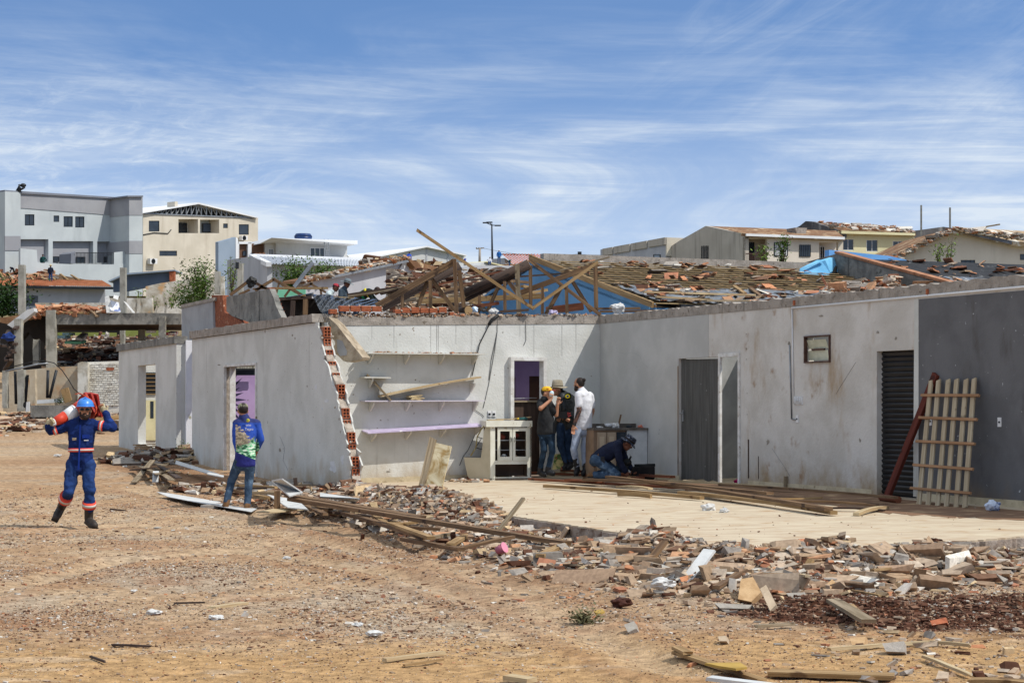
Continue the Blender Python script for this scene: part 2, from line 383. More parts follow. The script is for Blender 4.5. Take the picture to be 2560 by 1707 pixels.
def np_mesh(name, co, fs, col, m, **k):
    me = bpy.data.meshes.new(name); nf, q = fs.shape
    me.vertices.add(len(co)); me.vertices.foreach_set('co', co.astype(np.float32).ravel())
    me.loops.add(nf*q); me.loops.foreach_set('vertex_index', fs.astype(np.int32).ravel())
    me.polygons.add(nf); me.polygons.foreach_set('loop_start', np.arange(0, nf*q, q, dtype=np.int32))
    me.update(calc_edges=True); me.validate(); me.polygons.foreach_set('use_smooth', np.full(nf, name == 'ground'))
    at = me.color_attributes.new('col', 'FLOAT_COLOR', 'POINT')
    at.data.foreach_set('color', np.concatenate([col, np.ones((len(col), 1))], 1).astype(np.float32).ravel())
    me.materials.append(m); o = bpy.data.objects.new(name, me); sc.collection.objects.link(o); return tag(o, **k)
soil = mat('soil', (1.16, 1.15, 1.13), (.70, .68, .66), scale=9, detail=12, mix=(.34, .66), rough=.97, bump=1., bscale=38, attr='col', spec=.1, c3='#4a3424', s3=38, t3=(.62, .70))
# one sheet: a fine patch where the photograph looks, coarse rows out to the horizon
xs = np.concatenate([[-900, -300, -120, -60, -30, -18, -12], np.arange(-9, 9.01, .045), [12, 18, 30, 60, 120, 300, 900]])
ys = np.concatenate([[-40, -10, 0, 6, 9, 10.5], np.arange(11.3, 30, .05), np.arange(30, 48, .13), np.arange(48, 80, 1.), [90, 100, 120, 150, 180, 230, 300, 400, 700, 1200]])
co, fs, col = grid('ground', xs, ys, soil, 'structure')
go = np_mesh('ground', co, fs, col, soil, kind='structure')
# ------------------------------------------------------------------ loose stones and chips lying on the dirt
rng = np.random.default_rng(3)
CUBE = np.array([[-1,-1,-1],[1,-1,-1],[1,1,-1],[-1,1,-1],[-1,-1,1],[1,-1,1],[1,1,1],[-1,1,1]], float)
CF = np.array([[0,3,2,1],[4,5,6,7],[0,1,5,4],[1,2,6,5],[2,3,7,6],[3,0,4,7]])
PAL = {'stone': [(.40,.29,.20),(.44,.34,.25),(.31,.21,.14),(.48,.39,.30),(.36,.25,.16)], 'white': [(.62,.58,.51),(.54,.49,.43)],
       'brick': [(.46,.21,.11),(.50,.28,.16),(.38,.17,.10)], 'soil': [(.13,.06,.038),(.085,.04,.026),(.20,.11,.07)], 'grey': [(.36,.32,.28),(.25,.22,.19)], 'wood': [(.5,.37,.22),(.36,.25,.16)]}
def scatter(name, pts, size, flat, mixw, m, elong=.5, tilt=.35, zof=.3, **k):
    n = len(pts); size = size*rng.lognormal(-.08, .42, n).clip(.4, 2.1); x, y = pts[:, 0], pts[:, 1]; z = pts[:, 2] if pts.shape[1] > 2 else gheight(x, y)
    s = np.stack([size*(1+elong*rng.standard_normal(n)).clip(.4, 3), size*rng.uniform(.5, 1.1, n), size*flat*rng.uniform(.4, 1.1, n)], 1)
    v = CUBE[None]*s[:, None]*.5*(1+.35*rng.uniform(-1, 1, (n, 8, 3)))
    a = rng.uniform(0, 6.283, n); bx = rng.normal(0, tilt, n); ca, sa, cb, sb = np.cos(a), np.sin(a), np.cos(bx), np.sin(bx)
    vx, vy, vz = v[..., 0], v[..., 1], v[..., 2]
    vy, vz = vy*cb[:, None]-vz*sb[:, None], vy*sb[:, None]+vz*cb[:, None]
    vx, vy = vx*ca[:, None]-vy*sa[:, None], vx*sa[:, None]+vy*ca[:, None]
    co = np.stack([vx+x[:, None], vy+y[:, None], vz+(z+s[:, 2]*zof)[:, None]], -1).reshape(-1, 3)
    fs = (CF[None]+(np.arange(n)*8)[:, None, None]).reshape(-1, 4)
    keys = list(mixw); p = np.array([mixw[q] for q in keys], float); p /= p.sum(); ch = rng.choice(len(keys), n, p=p)
    cols = np.zeros((n, 3))
    for i, q in enumerate(keys):
        mk = ch == i; pal = np.array(PAL[q]); cols[mk] = pal[rng.integers(0, len(pal), mk.sum())]
    cols *= rng.uniform(.75, 1.2, (n, 1)); cols = np.repeat(cols, 8, 0).clip(0, .85)
    return np_mesh(name, co, fs, cols, m, **k)
chip_m = mat('stone_chips', (1.1, 1.1, 1.1), (.8, .8, .8), scale=20, rough=.95, attr='col', spec=.1)
def pick(n, dens, x0=-9., x1=9., y0=11.6, y1=44.):
    out_ = []; tot = 0
    while tot < n:
        # candidates spread evenly over the dirt
        x = rng.uniform(x0, x1, n*2); y = rng.uniform(y0, y1, n*2)
        k = rng.uniform(0, 1, n*2) < dens(x, y); out_.append(np.stack([x[k], y[k]], 1)); tot += k.sum()
    return np.concatenate(out_)[:n]
SLABUW = [(10.25, 33.3), (10.25, 30.4), (10.2, 27), (10.0, 24), (9.9, 21.5), (9.75, 18.5), (9.56, 16.25), (11.5, 16.45), (13.3, 16.8), (18, 17.2), (18, 33.3)]
def in_slab(x, y):
    u, w = slab_uw(x, y); return (u > 10.25-(30-w).clip(0, 14)*.05) & (w > 16.3)
def free(x, y): return (~in_slab(x, y)) & (np.abs(x) < y*.275+.4)
def dens_g(x, y):
    d = sst(fbm(x*.8, y*.45, 51), .42, .66)*.85+.15; d = d*(.35+.65*sst(x, -4.5, .5))*sst(y-.1*x, 13.2, 16.2)+.03
    for rt in RUTS: d = d*(1-.88*np.exp(-(seg_d(x, y, rt)/.28)**2))
    return np.where(free(x, y), d, 0)
scatter('gravel', pick(62000, dens_g, y1=34), .012, .6, {'stone': 9, 'white': 1.2, 'brick': .8, 'soil': 3.5, 'grey': 1}, chip_m, kind='stuff', label='fine pebbles and mortar crumbs strewn over the dirt track')
scatter('grit', pick(16000, lambda x, y: np.where(free(x, y), .3+.7*sst(fbm(x*1.5, y*1.5, 57), .4, .7), 0), y1=17), .006, .7, {'stone': 6, 'soil': 5, 'brick': 1, 'white': .6}, chip_m, kind='stuff', label='coarse grit on the smooth orange dirt')
def dens_m(x, y):
    d = sst(fbm(x*1.1+9, y*.8, 52), .45, .7)*.6+.04; d = d*(.25+.75*sst(x, -4, 1))*sst(y-.1*x, 13.5, 17)+.015
    b = bankd(x, y); d = d*(1-.9*sst(seg_d(x, y, DARK), 1.2, .8))+.5*np.exp(-(b/1.1)**2)+.25*sst(x, 1.5, 3)*sst(y, 18, 15); return np.where(free(x, y), d, 0)
scatter('gravel_stones', pick(5200, dens_m, y1=42), .028, .5, {'stone': 9, 'white': 1.2, 'brick': 1.2, 'soil': 2, 'grey': 1, 'wood': .8}, chip_m, kind='stuff', label='fist sized stones and plaster bits over the dirt')
def dens_b(x, y):
    b = bankd(x, y); return np.where(free(x, y), (np.exp(-(b/.56)**2)+.02*sst(x, 1, 3))*(1-.92*sst(seg_d(x, y, DARK), 1.25, .95)), 0)
scatter('rubble', pick(9000, dens_b, x0=-5, x1=9, y1=34), .07, .35, {'stone': 8, 'white': 1.8, 'brick': 1.6, 'soil': 2.2, 'grey': 2, 'wood': 1.3}, chip_m, tilt=.6, zof=.6, kind='stuff', label='bank of broken plaster, brick and splintered wood along the slab')
def dens_b2(x, y):
    b = bankd(x, y); return np.where(free(x, y) & (b < 1.), np.exp(-(b/.6)**2)*sst(x, -.5, 2), 0)
scatter('rubble_chunks', pick(520, dens_b2, x0=-1, x1=8, y0=14, y1=24), .13, .24, {'stone': 9, 'white': .5, 'brick': .5, 'grey': 1.2}, chip_m, tilt=.85, zof=.7, kind='stuff', label='larger tile and screed slabs heaped against the slab edge')
# dark soil clods over the dug patch
def dens_d(x, y): return np.where(free(x, y), sst(seg_d(x, y, DARK), 1.35, .7)*1.0, 0)
def dens_e(x, y):
    e = seg_d(x, y, EDGE); return np.where(e < .8, np.exp(-(e/.36)**2)*(.25+3*edge_amp(x, y)), 0)
scatter('edge_rubble', pick(5200, dens_e, x0=-4, x1=8, y0=14, y1=35), .062, .4, {'stone': 9, 'white': 1, 'brick': 1.3, 'soil': 3, 'grey': 3, 'wood': 1.5}, chip_m, tilt=.6, zof=.5, elong=.8, kind='stuff', label='grey brown rubble heaped against the broken edge of the floor')
scatter('soil_clods', pick(7000, dens_d, x0=1, x1=8, y0=13, y1=20), .022, .7, {'soil': 9, 'stone': .25, 'white': .05}, chip_m, kind='stuff', label='crumbly dark red soil clods on the dug patch')
# debris heaps by the left wall and further back on the left
def heap(cx, cy, r, n, size, mixw, name, label, hgt=.25, **k):
    a = rng.uniform(0, 6.283, n); q = np.sqrt(rng.uniform(0, 1, n))*r; x = cx+np.cos(a)*q*1.5; y = cy+np.sin(a)*q
    z = gheight(x, y)+hgt*(1-(q/r)**2)*rng.uniform(.2, 1, n)
    return scatter(name, np.stack([x, y, z], 1), size, .35, mixw, chip_m, tilt=.6, kind='stuff', label=label, **k)
hx, hy_ = cxy(450, 1172, .3)
heap(*cxy(410, 1170, .3), 1.0, 500, .16, {'wood': 4, 'grey': 4, 'soil': 3, 'white': 1}, 'debris', 'dark heap of laths and grey scraps by the corner of the wall', hgt=.3, elong=1.2)
heap(*cxy(620, 1240, .1), 1.0, 500, .12, {'wood': 4, 'grey': 2, 'soil': 3, 'stone': 3, 'white': 1}, 'debris', 'splinters and plaster bits behind the man in the printed shirt', hgt=.12, elong=.9)
heap(*cxy(820, 1250, .1), .9, 500, .10, {'wood': 2, 'grey': 2, 'soil': 3, 'stone': 3, 'white': 2}, 'debris', 'plaster crumbs under the broken wall end', hgt=.15)
def dens_l(x, y):
    d = seg_d(x, y, [cxy(-60, 1050, 1.2), cxy(60, 1075, .8), cxy(150, 1085, .7)]); return np.exp(-(d/4.)**2)
scatter('debris_bank', pick(3500, dens_l, x0=-18, x1=-7, y0=36, y1=62), .16, .4, {'soil': 5, 'stone': 5, 'white': 1.6, 'brick': 1.5, 'wood': 1}, chip_m, tilt=.5, kind='stuff', label='brown bank of earth and debris along the far side of the track')
# ------------------------------------------------------------------ the tiled floor slab
tile_m = mat('dusty_floor_tile', '#c6b89f', '#b5a28a', scale=1.6, stretch=(1, 3, 1), rough=.8, bump=.15, bscale=30, c3='#a98a68', s3=2.7, t3=(.52, .78), c4='#8a6a4c', s4=(1.6, 16, 1), t4=(.60, .72))
slab_side = mat('slab_edge_concrete', '#a99c90', '#8a7a6d', scale=6, rough=.95, bump=.9, bscale=25, c3='#6b5546', s3=5, t3=(.5, .7))
R.seed(11)
pts = [UW(a, b, zfloor(a)) for a, b in SLABUW]; q = []
for i in range(len(pts)):
    a, b = pts[i], pts[(i+1) % len(pts)]
    if 1 <= i <= 8: q += rag(a, b, 44, .028, (b-a).cross(ZD).normalized())
    else: q.append(a)
top = MB().poly([p+ZD*0 for p in q], (0, 0, -.018)).build('floor', tile_m, kind='structure')
base_ = MB().poly([p-ZD*.018+((p-UW(14, 25, p.z)).normalized()*(.02+.09*noise.noise(p*2.3))) for p in q], (0, 0, -.8)).build('slab_foundation', slab_side, kind='structure')

dust_shade_m = mat('brown_dust_shade', '#86684f', '#735641', scale=2.2, stretch=(1, 3, 1), rough=.95, c3='#a98c6c', s3=2.5, t3=(.52, .7))  # brown dust tone that also paints the right wall's shadow on the floor
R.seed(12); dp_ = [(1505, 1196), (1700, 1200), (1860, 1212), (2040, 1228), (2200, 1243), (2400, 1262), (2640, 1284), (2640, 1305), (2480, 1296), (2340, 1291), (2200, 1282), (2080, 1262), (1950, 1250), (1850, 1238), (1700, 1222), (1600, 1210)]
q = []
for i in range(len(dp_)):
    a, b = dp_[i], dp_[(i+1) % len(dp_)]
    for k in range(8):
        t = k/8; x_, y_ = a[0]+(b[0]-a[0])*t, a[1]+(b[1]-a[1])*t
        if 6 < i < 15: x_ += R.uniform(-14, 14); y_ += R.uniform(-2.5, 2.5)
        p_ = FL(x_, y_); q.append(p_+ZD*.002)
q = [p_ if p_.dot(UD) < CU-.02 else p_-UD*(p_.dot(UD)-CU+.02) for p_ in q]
MB().poly(q, (0, 0, .002)).build('floor_dust_shade', dust_shade_m, kind='stuff', label='brown film of dust and painted shade along the foot of the right wall')
# ================================================================== the half demolished shop
R.seed(5)
shop = root('ruined_shop', UW(13, 33, .3), 'roofless white plastered shop with its street corner knocked away', 'building')
lilac = mat('lilac_wall', '#b69cc4', '#a78cb6', scale=1.5, rough=.9, bump=.15, c3='#8a7396', s3=6, t3=(.66, .78))
lilac_board = mat('lilac_board', '#c3b7d0', '#b3a6c2', scale=5, rough=.6, c3='#e6e2ea', s3=7, t3=(.6, .75))
skirt_m = mat('skirting_tile', '#cbbd9f', '#b3a589', scale=4, rough=.6, c3='#8a7a60', s3=9, t3=(.6, .75))
white_jamb = mat('white_door_frame', '#dcdbd8', '#c3bfb8', scale=6, rough=.6, c3='#8f7e68', s3=10, t3=(.62, .74))  # worn white paint of the door frames
def rectU(u, x0, x1, y0, y1): return [onU(u, x0, y0), onU(u, x1, y0), onU(u, x1, y1), onU(u, x0, y1)]
def rectW(w, x0, x1, y0, y1): return [onW(w, x0, y0), onW(w, x1, y0), onW(w, x1, y1), onW(w, x0, y1)]
def floored(pts, u=None):
    """snap the lower two corners of a hole to the floor"""
    a, b, c, d = pts; return [a, b, V((c.x, c.y, zfloor(c.dot(UD))+.01)), V((d.x, d.y, zfloor(d.dot(UD))+.01))]
def level(pts):
    """door heads and sills are level: give the top pair and bottom pair one height"""
    t = (pts[0].z+pts[1].z)/2; b_ = (pts[2].z+pts[3].z)/2
    return [V((pts[0].x, pts[0].y, t)), V((pts[1].x, pts[1].y, t)), V((pts[2].x, pts[2].y, b_)), V((pts[3].x, pts[3].y, b_))]
ZT = 3.28                           # underside of the ring beam
# --- back wall (faces the street), door hole
bl, br = UW(LU+.2, CW, 0), UW(CU, CW, 0)
hb = floored(level(rectW(CW, 1276, 1358, 902, 1190)))
MB().poly([UW(LU+.2, CW, -.3), UW(CU, CW, -.3), UW(CU, CW, ZT), UW(LU+.2, CW, ZT-.13)], WD*.15, [hb]).build('wall', white_wall, shop)
def frameW(pts, wv, th, dp, m, name, parent, bottom=False, nrm=None, **k):
    """a frame round an opening: pts tl,tr,br,bl, member width th, depth dp, laid along nrm"""
    tl, tr, br_, bl_ = pts; ax = (tr-tl).normalized(); b_ = MB(); n_ = nrm
    for q0, q1 in ((tl, bl_), (tr, br_)):
        b_.box((q0+q1)/2+n_*0, (th, dp, (q0-q1).length), ax, n_, ZD)
    b_.box((tl+tr)/2+ZD*th/2, ((tr-tl).length+th, dp+.004, th), ax, n_, ZD)
    if bottom: b_.box((bl_+br_)/2-ZD*th/2, ((tr-tl).length+th, dp+.004, th), ax, n_, ZD)
    return b_.build(name, m, parent, **k)
frameW(hb, None, .07, .2, white_jamb, 'door_frame', shop, nrm=-WD)
# --- ring beam, ragged on top
def ring(a, b, zb, zt, th, inward, name='ring_beam', m=concrete, n=60, amp=.022):
    d = (b-a); pf = [V((a.x, a.y, zb[0])), V((b.x, b.y, zb[1]))]
    top_ = [V((a.x, a.y, 0))+d*(i/n)+ZD*((zt[0]+(zt[1]-zt[0])*i/n)+R.uniform(-amp, amp)) for i in range(n+1)]
    pts_ = [pf[0], pf[1]]+top_[::-1]
    return MB().poly(pts_, inward).build(name, m, shop)
ring(UW(LU+.2, CW-.012, 0), UW(CU, CW-.012, 0), (ZT-.13, ZT), (ZT+.02, ZT+.16), .17, WD*.174)
# mortar crumbs and bits on top of the back wall
tops = []
for i in range(900):
    t = R.random(); u = LU+.25+(CU-LU-.3)*t; tops.append((*UW(u, CW+R.uniform(-.01, .15)).xy, ZT-.0+.13*t+.02+R.random()**2*(.07 if t < .55 else .03)))
scatter('mortar_crumbs', np.array(tops), .035, .7, {'stone': 5, 'grey': 5, 'brick': 2, 'soil': 1}, chip_m, tilt=.6, zof=.2, kind='stuff', label='broken mortar crumbs along the top of the white wall')
# --- right wall; its holes
w_end = 17.5
zr = lambda w: ZT
h1 = floored(level(rectU(CU, 1697, 1849, 893, 1200))); h2 = floored(level(rectU(CU, 2192, 2291, 876, 1240)))
hw = level(rectU(CU, 2014, 2076, 842, 903))
MB().poly([UW(CU, CW+.15, -.4), UW(CU, w_end, -.4), UW(CU, w_end, ZT), UW(CU, CW+.15, ZT)], UD*.15, [h1, h2, hw]).build('wall', dirty_wall, shop)
ring(UW(CU-.012, CW+.15, 0), UW(CU-.012, w_end, 0), (ZT, ZT+.005), (ZT+.15, ZT+.15), .17, UD*.174, n=170, amp=.02)
# far half of the right wall keeps a greyer coat
far_coat = mat('greyish_plaster', '#bcbbb7', '#aeada9', scale=1.2, rough=.9, bump=.2, c3='#8b8c8c', s3=12, t3=(.72, .76), c4='#a7a29a', s4=(3, 3, .5), t4=(.6, .8))
e1 = onU(CU, 1772, 1000).dot(WD); eh = onU(CU, 1697, 1000).dot(WD)
MB().poly([UW(CU-.004, CW-.001, .42), UW(CU-.004, eh, .42), UW(CU-.004, eh, h1[0].z), UW(CU-.004, e1, h1[0].z), UW(CU-.004, e1, ZT-.003), UW(CU-.004, CW-.001, ZT-.003)], UD*.003).build('plaster_coat', far_coat, shop)
# dark grey painted end
g0 = onU(CU, 2297, 1000).dot(WD)
MB().poly([UW(CU-.004, g0, .42), UW(CU-.004, w_end, .42), UW(CU-.004, w_end, ZT-.05), UW(CU-.004, g0, ZT-.05)], UD*.003).build('grey_paint_coat', grey_plaster, shop)
MB().poly([UW(CU-.006, g0+.13, .42), UW(CU-.006, g0, .42), UW(CU-.006, g0, ZT-.02), UW(CU-.006, g0+.10, ZT-.02)], UD*.004).build('corner_trim', white_wall, shop)
# skirting tiles, laid one by one
def skirting(fn, s0, s1, skip, nrm, h=.10):
    b_ = MB(); s = s0; dirn = 1 if s1 > s0 else -1
    def flush(b_): return b_.build('skirting_tiles', skirt_m, shop) if b_.v else None
    while (s1-s)*dirn > .05:
        e = s+dirn*min(.40, abs(s1-s)); mid = (s+e)/2
        if any(a < mid < c for a, c in skip): flush(b_); b_ = MB()
        else:
            p, q_ = fn(s+dirn*.003), fn(e-dirn*.003); c = (p+q_)/2
            b_.box(c+ZD*(zfloor(c.dot(UD))+h/2-.012)+nrm*.006, ((q_-p).length+.0055, .012, h+.012), (q_-p), nrm, ZD)
        s = e
    return flush(b_)
skirting(lambda s: UW(s, CW, 0), LU+.25, CU-.03, [(hb[0].dot(UD)-.1, hb[1].dot(UD)+.1)], -WD)
skirting(lambda s: UW(CU, s, 0), CW-.03, w_end, [(h1[1].dot(WD)-.1, h1[0].dot(WD)+.1), (h2[1].dot(WD)-.12, h2[0].dot(WD)+.05)], -UD)
# --- openings of the right wall
frameW([onU(CU, 1800, 893), h1[1], h1[2], V((onU(CU, 1800, 893).x, onU(CU, 1800, 893).y, h1[2].z))], None, .06, .045, white_jamb, 'door_frame', shop, nrm=-UD)
oak = mat('split_old_door', '#5c5b58', '#4a4946', scale=2, stretch=(8, 8, .6), rough=.7, bump=.4, c3='#8d8d8b', s3=6, t3=(.7, .76))
a_, b_ = onU(CU+.05, 1701, 1000), onU(CU+.05, 1794, 1000)
zf1 = zfloor(CU)
leaf = MB().poly([V((a_.x, a_.y, zf1+.02)), *[V((a_.x, a_.y, 0))+(b_-a_).xy.to_3d()*t+ZD*(zf1+.02+R.uniform(0, .05)) for t in (.15, .3, .42, .5, .62, .74, .86)], V((b_.x, b_.y, zf1+.03)), V((b_.x, b_.y, h1[0].z-.03)), V((a_.x, a_.y, h1[0].z-.01))], UD*.035).build('door', oak, shop, label='dark grey door leaf split along its foot')
hp = onU(CU+.04, 1707, 1039)
hb_ = MB().box(hp, (.05, .012, .2), WD, UD, ZD); hb_.tube(hp-UD*.01+ZD*.04, hp-UD*.06+ZD*.04, .009); hb_.tube(hp-UD*.06+ZD*.04, hp-UD*.06-WD*.12+ZD*.04, .01); hb_.build('handle', metal_grey, leaf)
MB().box(onU(CU+.02, 1698, 1050).xy.to_3d()+ZD*(zf1+1.02), (.035, .05, 2.02), WD, UD, ZD).build('door_post', W_brown, shop)
# roller door, half torn, in the second opening
slats = mat('black_door_slats', '#232326', '#19191b', scale=3, rough=.45, spec=.5, c3='#8c8c8c', s3=16, t3=(.74, .77))
q0, q1 = onU(CU+.10, 2203, 1000), onU(CU+.10, 2292, 1000)
sl_ = MB(); z = zf1+.04; H2 = h2[0].z
while z < H2-.06:
    a2 = V((q0.x, q0.y, z)); b2 = V((q1.x, q1.y, z)); sl_.hexa([a2-UD*.0, b2-UD*.0, b2+UD*.02, a2+UD*.02, a2-UD*.022+ZD*.04, b2-UD*.022+ZD*.04, b2+UD*.01+ZD*.072, a2+UD*.01+ZD*.072]); z += .075
rd = sl_.build('slatted_door', slats, shop)
MB().box((onU(CU+.05, 2196, 1000).xy.to_3d())+ZD*(zf1+H2)/2, (.05, .07, H2-zf1), WD, UD, ZD).build('door_frame', metal_dark, shop)
MB().poly([UW(CU+.15, h2[1].dot(WD)-.2, H2+.001), UW(CU+.15, h2[0].dot(WD)+.3, H2+.001), UW(CU+.15, h2[0].dot(WD)+.3, -.1), UW(CU+.15, h2[1].dot(WD)-.2, -.1)], UD*.05).build('backing_panel', metal_dark, shop)
# little tilting window
rust = mat('rusty_window_steel', '#5c4238', '#463029', scale=9, rough=.7)
frameW(hw, None, .022, .06, rust, 'window_frame', shop, bottom=True, nrm=-UD)
gl = mat('dusty_glass', '#c6c8b4', '#b2b49e', scale=4, rough=.35, spec=.4)
for k, (ya, yb, ti) in enumerate(((849, 871, .05), (876, 900, .02))):
    r_ = level(rectU(CU+.06, 2021, 2071, ya, yb)); MB().poly([r_[0]-UD*ti, r_[1]-UD*ti, r_[2], r_[3]], UD*.006).build('pane', gl, shop)
MB().box((onU(CU+.03, 2046, 873.5)), (.36, .03, .03), WD, UD, ZD).build('window_bar', rust, shop)
# conduits, sockets
cd = MB(); cz = ZT-.02
a1, a2 = onU(CU-.012, 1980, 800), UW(CU-.012, w_end+.4, 0)
cd.tube(V((a1.x, a1.y, cz)), V((a2.x, a2.y, cz+.02)), .018); cd.tube(V((a1.x, a1.y, cz)), V((onU(CU-.012, 1984, 995).x, onU(CU-.012, 1984, 995).y, 1.75)), .010)
cd.build('conduit', white_pvc, shop)
b1, b2 = onU(CU-.012, 1974, 862), onU(CU-.012, 1979, 1047)
cd = MB().tube(b1, b2, .012); cd.tube(b2, onU(CU-.012, 1990, 1049), .012); cd.build('conduit', metal_grey, shop)
def plate(px, py, wd, ht, hole=True, u=CU):
    c = onU(u-.006, px, py); p = MB().box(c, (wd, .012, ht), WD, UD, ZD).build('socket', white_pvc, shop)
    if hole: MB().box(c-UD*.008, (wd*.42, .006, ht*.2), WD, UD, ZD).build('socket_insert', black_rub, p)
plate(1993, 1047, .07, .12); plate(2499, 1055, .075, .125); plate(2327, 1053, .05, .12)
b_ = MB()
for i in range(5): c = onU(CU-.01, 1987+i*4.4, 1001); b_.box(c, (.028, .02, .125), WD, UD, ZD).tube(c-UD*.01-ZD*.06, c-UD*.01+ZD*.06, .009)
b_.build('vent_cover', white_pvc, shop)
for px, py in ((1889, 758+1), (2318, 728)):
    c = onU(CU-.02, px+(0 if px < 2000 else 0), 0) if False else onU(CU-.02, {1889: 1986, 2318: 2319}[px], {1889: 757, 2318: 729}[px]); MB().box(c, (.035, .04, .075), WD, UD, ZD).build('brick_stub', brick_m, shop)
for px, y0, y1, wd in ((1870, 1098, 1195, .035), (1895, 1140, 1197, .012)):
    p, q_ = onU(CU-.004, px, y0), onU(CU-.004, px+2, y1); MB().box((p+q_)/2, (wd, .006, (p-q_).length), WD, UD, ZD).build('chase', W_dark, shop)
# crack and stains as thin dark seams
crk = [(1533, 843), (1540, 860), (1544, 880), (1562, 884), (1583, 881), (1600, 890), (1607, 908), (1622, 920)]
MB().path([onU(CU-.002, x, y) for x, y in crk], .0028, 4).build('crack', mat('crack_dark', '#6f7176'), shop)
# --- rooms behind the openings
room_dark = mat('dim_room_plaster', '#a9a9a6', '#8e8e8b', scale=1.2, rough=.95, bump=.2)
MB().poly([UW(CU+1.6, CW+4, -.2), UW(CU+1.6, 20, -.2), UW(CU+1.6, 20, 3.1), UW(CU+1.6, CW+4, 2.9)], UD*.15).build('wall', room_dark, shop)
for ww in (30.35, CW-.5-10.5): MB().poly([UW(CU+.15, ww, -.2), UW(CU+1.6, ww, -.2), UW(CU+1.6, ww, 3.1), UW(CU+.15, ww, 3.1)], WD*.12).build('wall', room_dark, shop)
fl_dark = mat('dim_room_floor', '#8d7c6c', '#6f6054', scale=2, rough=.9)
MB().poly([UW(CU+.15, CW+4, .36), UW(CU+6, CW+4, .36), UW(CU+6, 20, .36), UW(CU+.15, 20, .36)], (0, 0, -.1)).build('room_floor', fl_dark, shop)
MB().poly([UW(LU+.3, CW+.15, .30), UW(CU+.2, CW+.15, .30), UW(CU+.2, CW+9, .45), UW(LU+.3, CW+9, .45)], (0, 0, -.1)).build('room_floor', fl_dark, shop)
# lilac room behind the back door
lw = CW+3.4
d1 = rectW(lw, 1276, 1289, 943, 1150); d2 = rectW(lw, 1323, 1352, 940, 1150)
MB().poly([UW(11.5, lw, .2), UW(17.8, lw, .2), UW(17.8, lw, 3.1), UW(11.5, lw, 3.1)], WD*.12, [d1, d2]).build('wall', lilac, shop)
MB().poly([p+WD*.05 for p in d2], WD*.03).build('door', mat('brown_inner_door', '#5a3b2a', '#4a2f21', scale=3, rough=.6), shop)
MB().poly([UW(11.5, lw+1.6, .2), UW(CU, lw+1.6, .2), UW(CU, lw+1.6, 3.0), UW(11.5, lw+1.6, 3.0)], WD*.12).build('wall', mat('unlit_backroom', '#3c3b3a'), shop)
MB().poly([UW(12.4, lw-1.3, 3.0), UW(17.8, lw-1.3, 3.0), UW(17.8, lw+1.6, 3.0), UW(12.4, lw+1.6, 3.0)], (0, 0, .05)).build('ceiling_board', white_board, shop)
# brown counter standing in the doorway with papers on it
ct = root('wooden_counter', UW(14.2, CW+.4, .36), 'dark brown boarded counter behind the back doorway under loose papers', 'counter')
ca, cb = onW(CW+.22, 1262, 1000), onW(CW+.22, 1368, 1000)
b_ = MB(); 
for i in range(7):
    p = V((ca.x, ca.y, 0)).lerp(V((cb.x, cb.y, 0)), (i+.5)/7); b_.box(p+ZD*(.36+.74), (.128, .03, 1.42), UD, WD, ZD)
b_.build('front_boards', mat('dark_counter_wood', '#4c3b31', '#3a2c25', scale=2, stretch=(9, 9, .7), rough=.7), ct)
c = (ca+cb)/2; MB().box(V((c.x, c.y, onW(CW+.22, 1300, 1003).z))+WD*.18, (1.0, .5, .035), UD, WD, ZD).build('counter_top', W_grey, ct)
for i in range(4):
    p = onW(CW+.35, 1284+i*13, 996); MB().box(p+ZD*.004*i, (.21, .3, .006), UD+WD*R.uniform(-.2, .2), WD, ZD).build('paper', white_board, None, 'white paper sheet on the doorway counter, %s from the left' % ORD[i], 'paper', 'papers on the doorway counter')
# --- left wall with the broken end
uo, ui = LU, LU+.2
def LW(w, z, u=LU): return UW(u, w, z)
ztop2 = lambda w: 3.18
hd = level([onU(uo, 562, 915), onU(uo, 642, 915), onU(uo, 642, 1196), onU(uo, 562, 1177)])
hd[2].z = hd[3].z = .24
brk = [(795, 806), (803, 836), (806, 866), (812, 888), (818, 910), (824, 930), (829, 950), (838, 975), (842, 1000), (846, 1020), (852, 1045), (856, 1060), (862, 1085), (868, 1110), (874, 1130), (876, 1155), (875, 1175), (874, 1195), (880, 1215), (890, 1236)]
we = onU(uo, 480, 900).dot(WD)
edge = []
for x, y in brk: p = onU(uo, x, y); edge += [p, onU(uo, x+R.uniform(-4, 5), y+9)]
top_e = edge[0]
poly_ = [UW(uo, we, -.2), UW(uo, we, 3.17), V((top_e.x, top_e.y, 3.19))]+edge[1:]+[V((edge[-1].x, edge[-1].y, -.2))]
MB().poly(poly_, UD*.028, [hd]).build('wall', white_wall, shop)
poly2 = [p+UD*.172 for p in poly_]; 
poly2 = poly2[:2]+[p+WD*R.uniform(-.05, .02) for p in poly2[2:-1]]+[poly2[-1]]
MB().poly(poly2, UD*.028, [[p+UD*.172 for p in hd]]).build('wall', white_wall, shop)
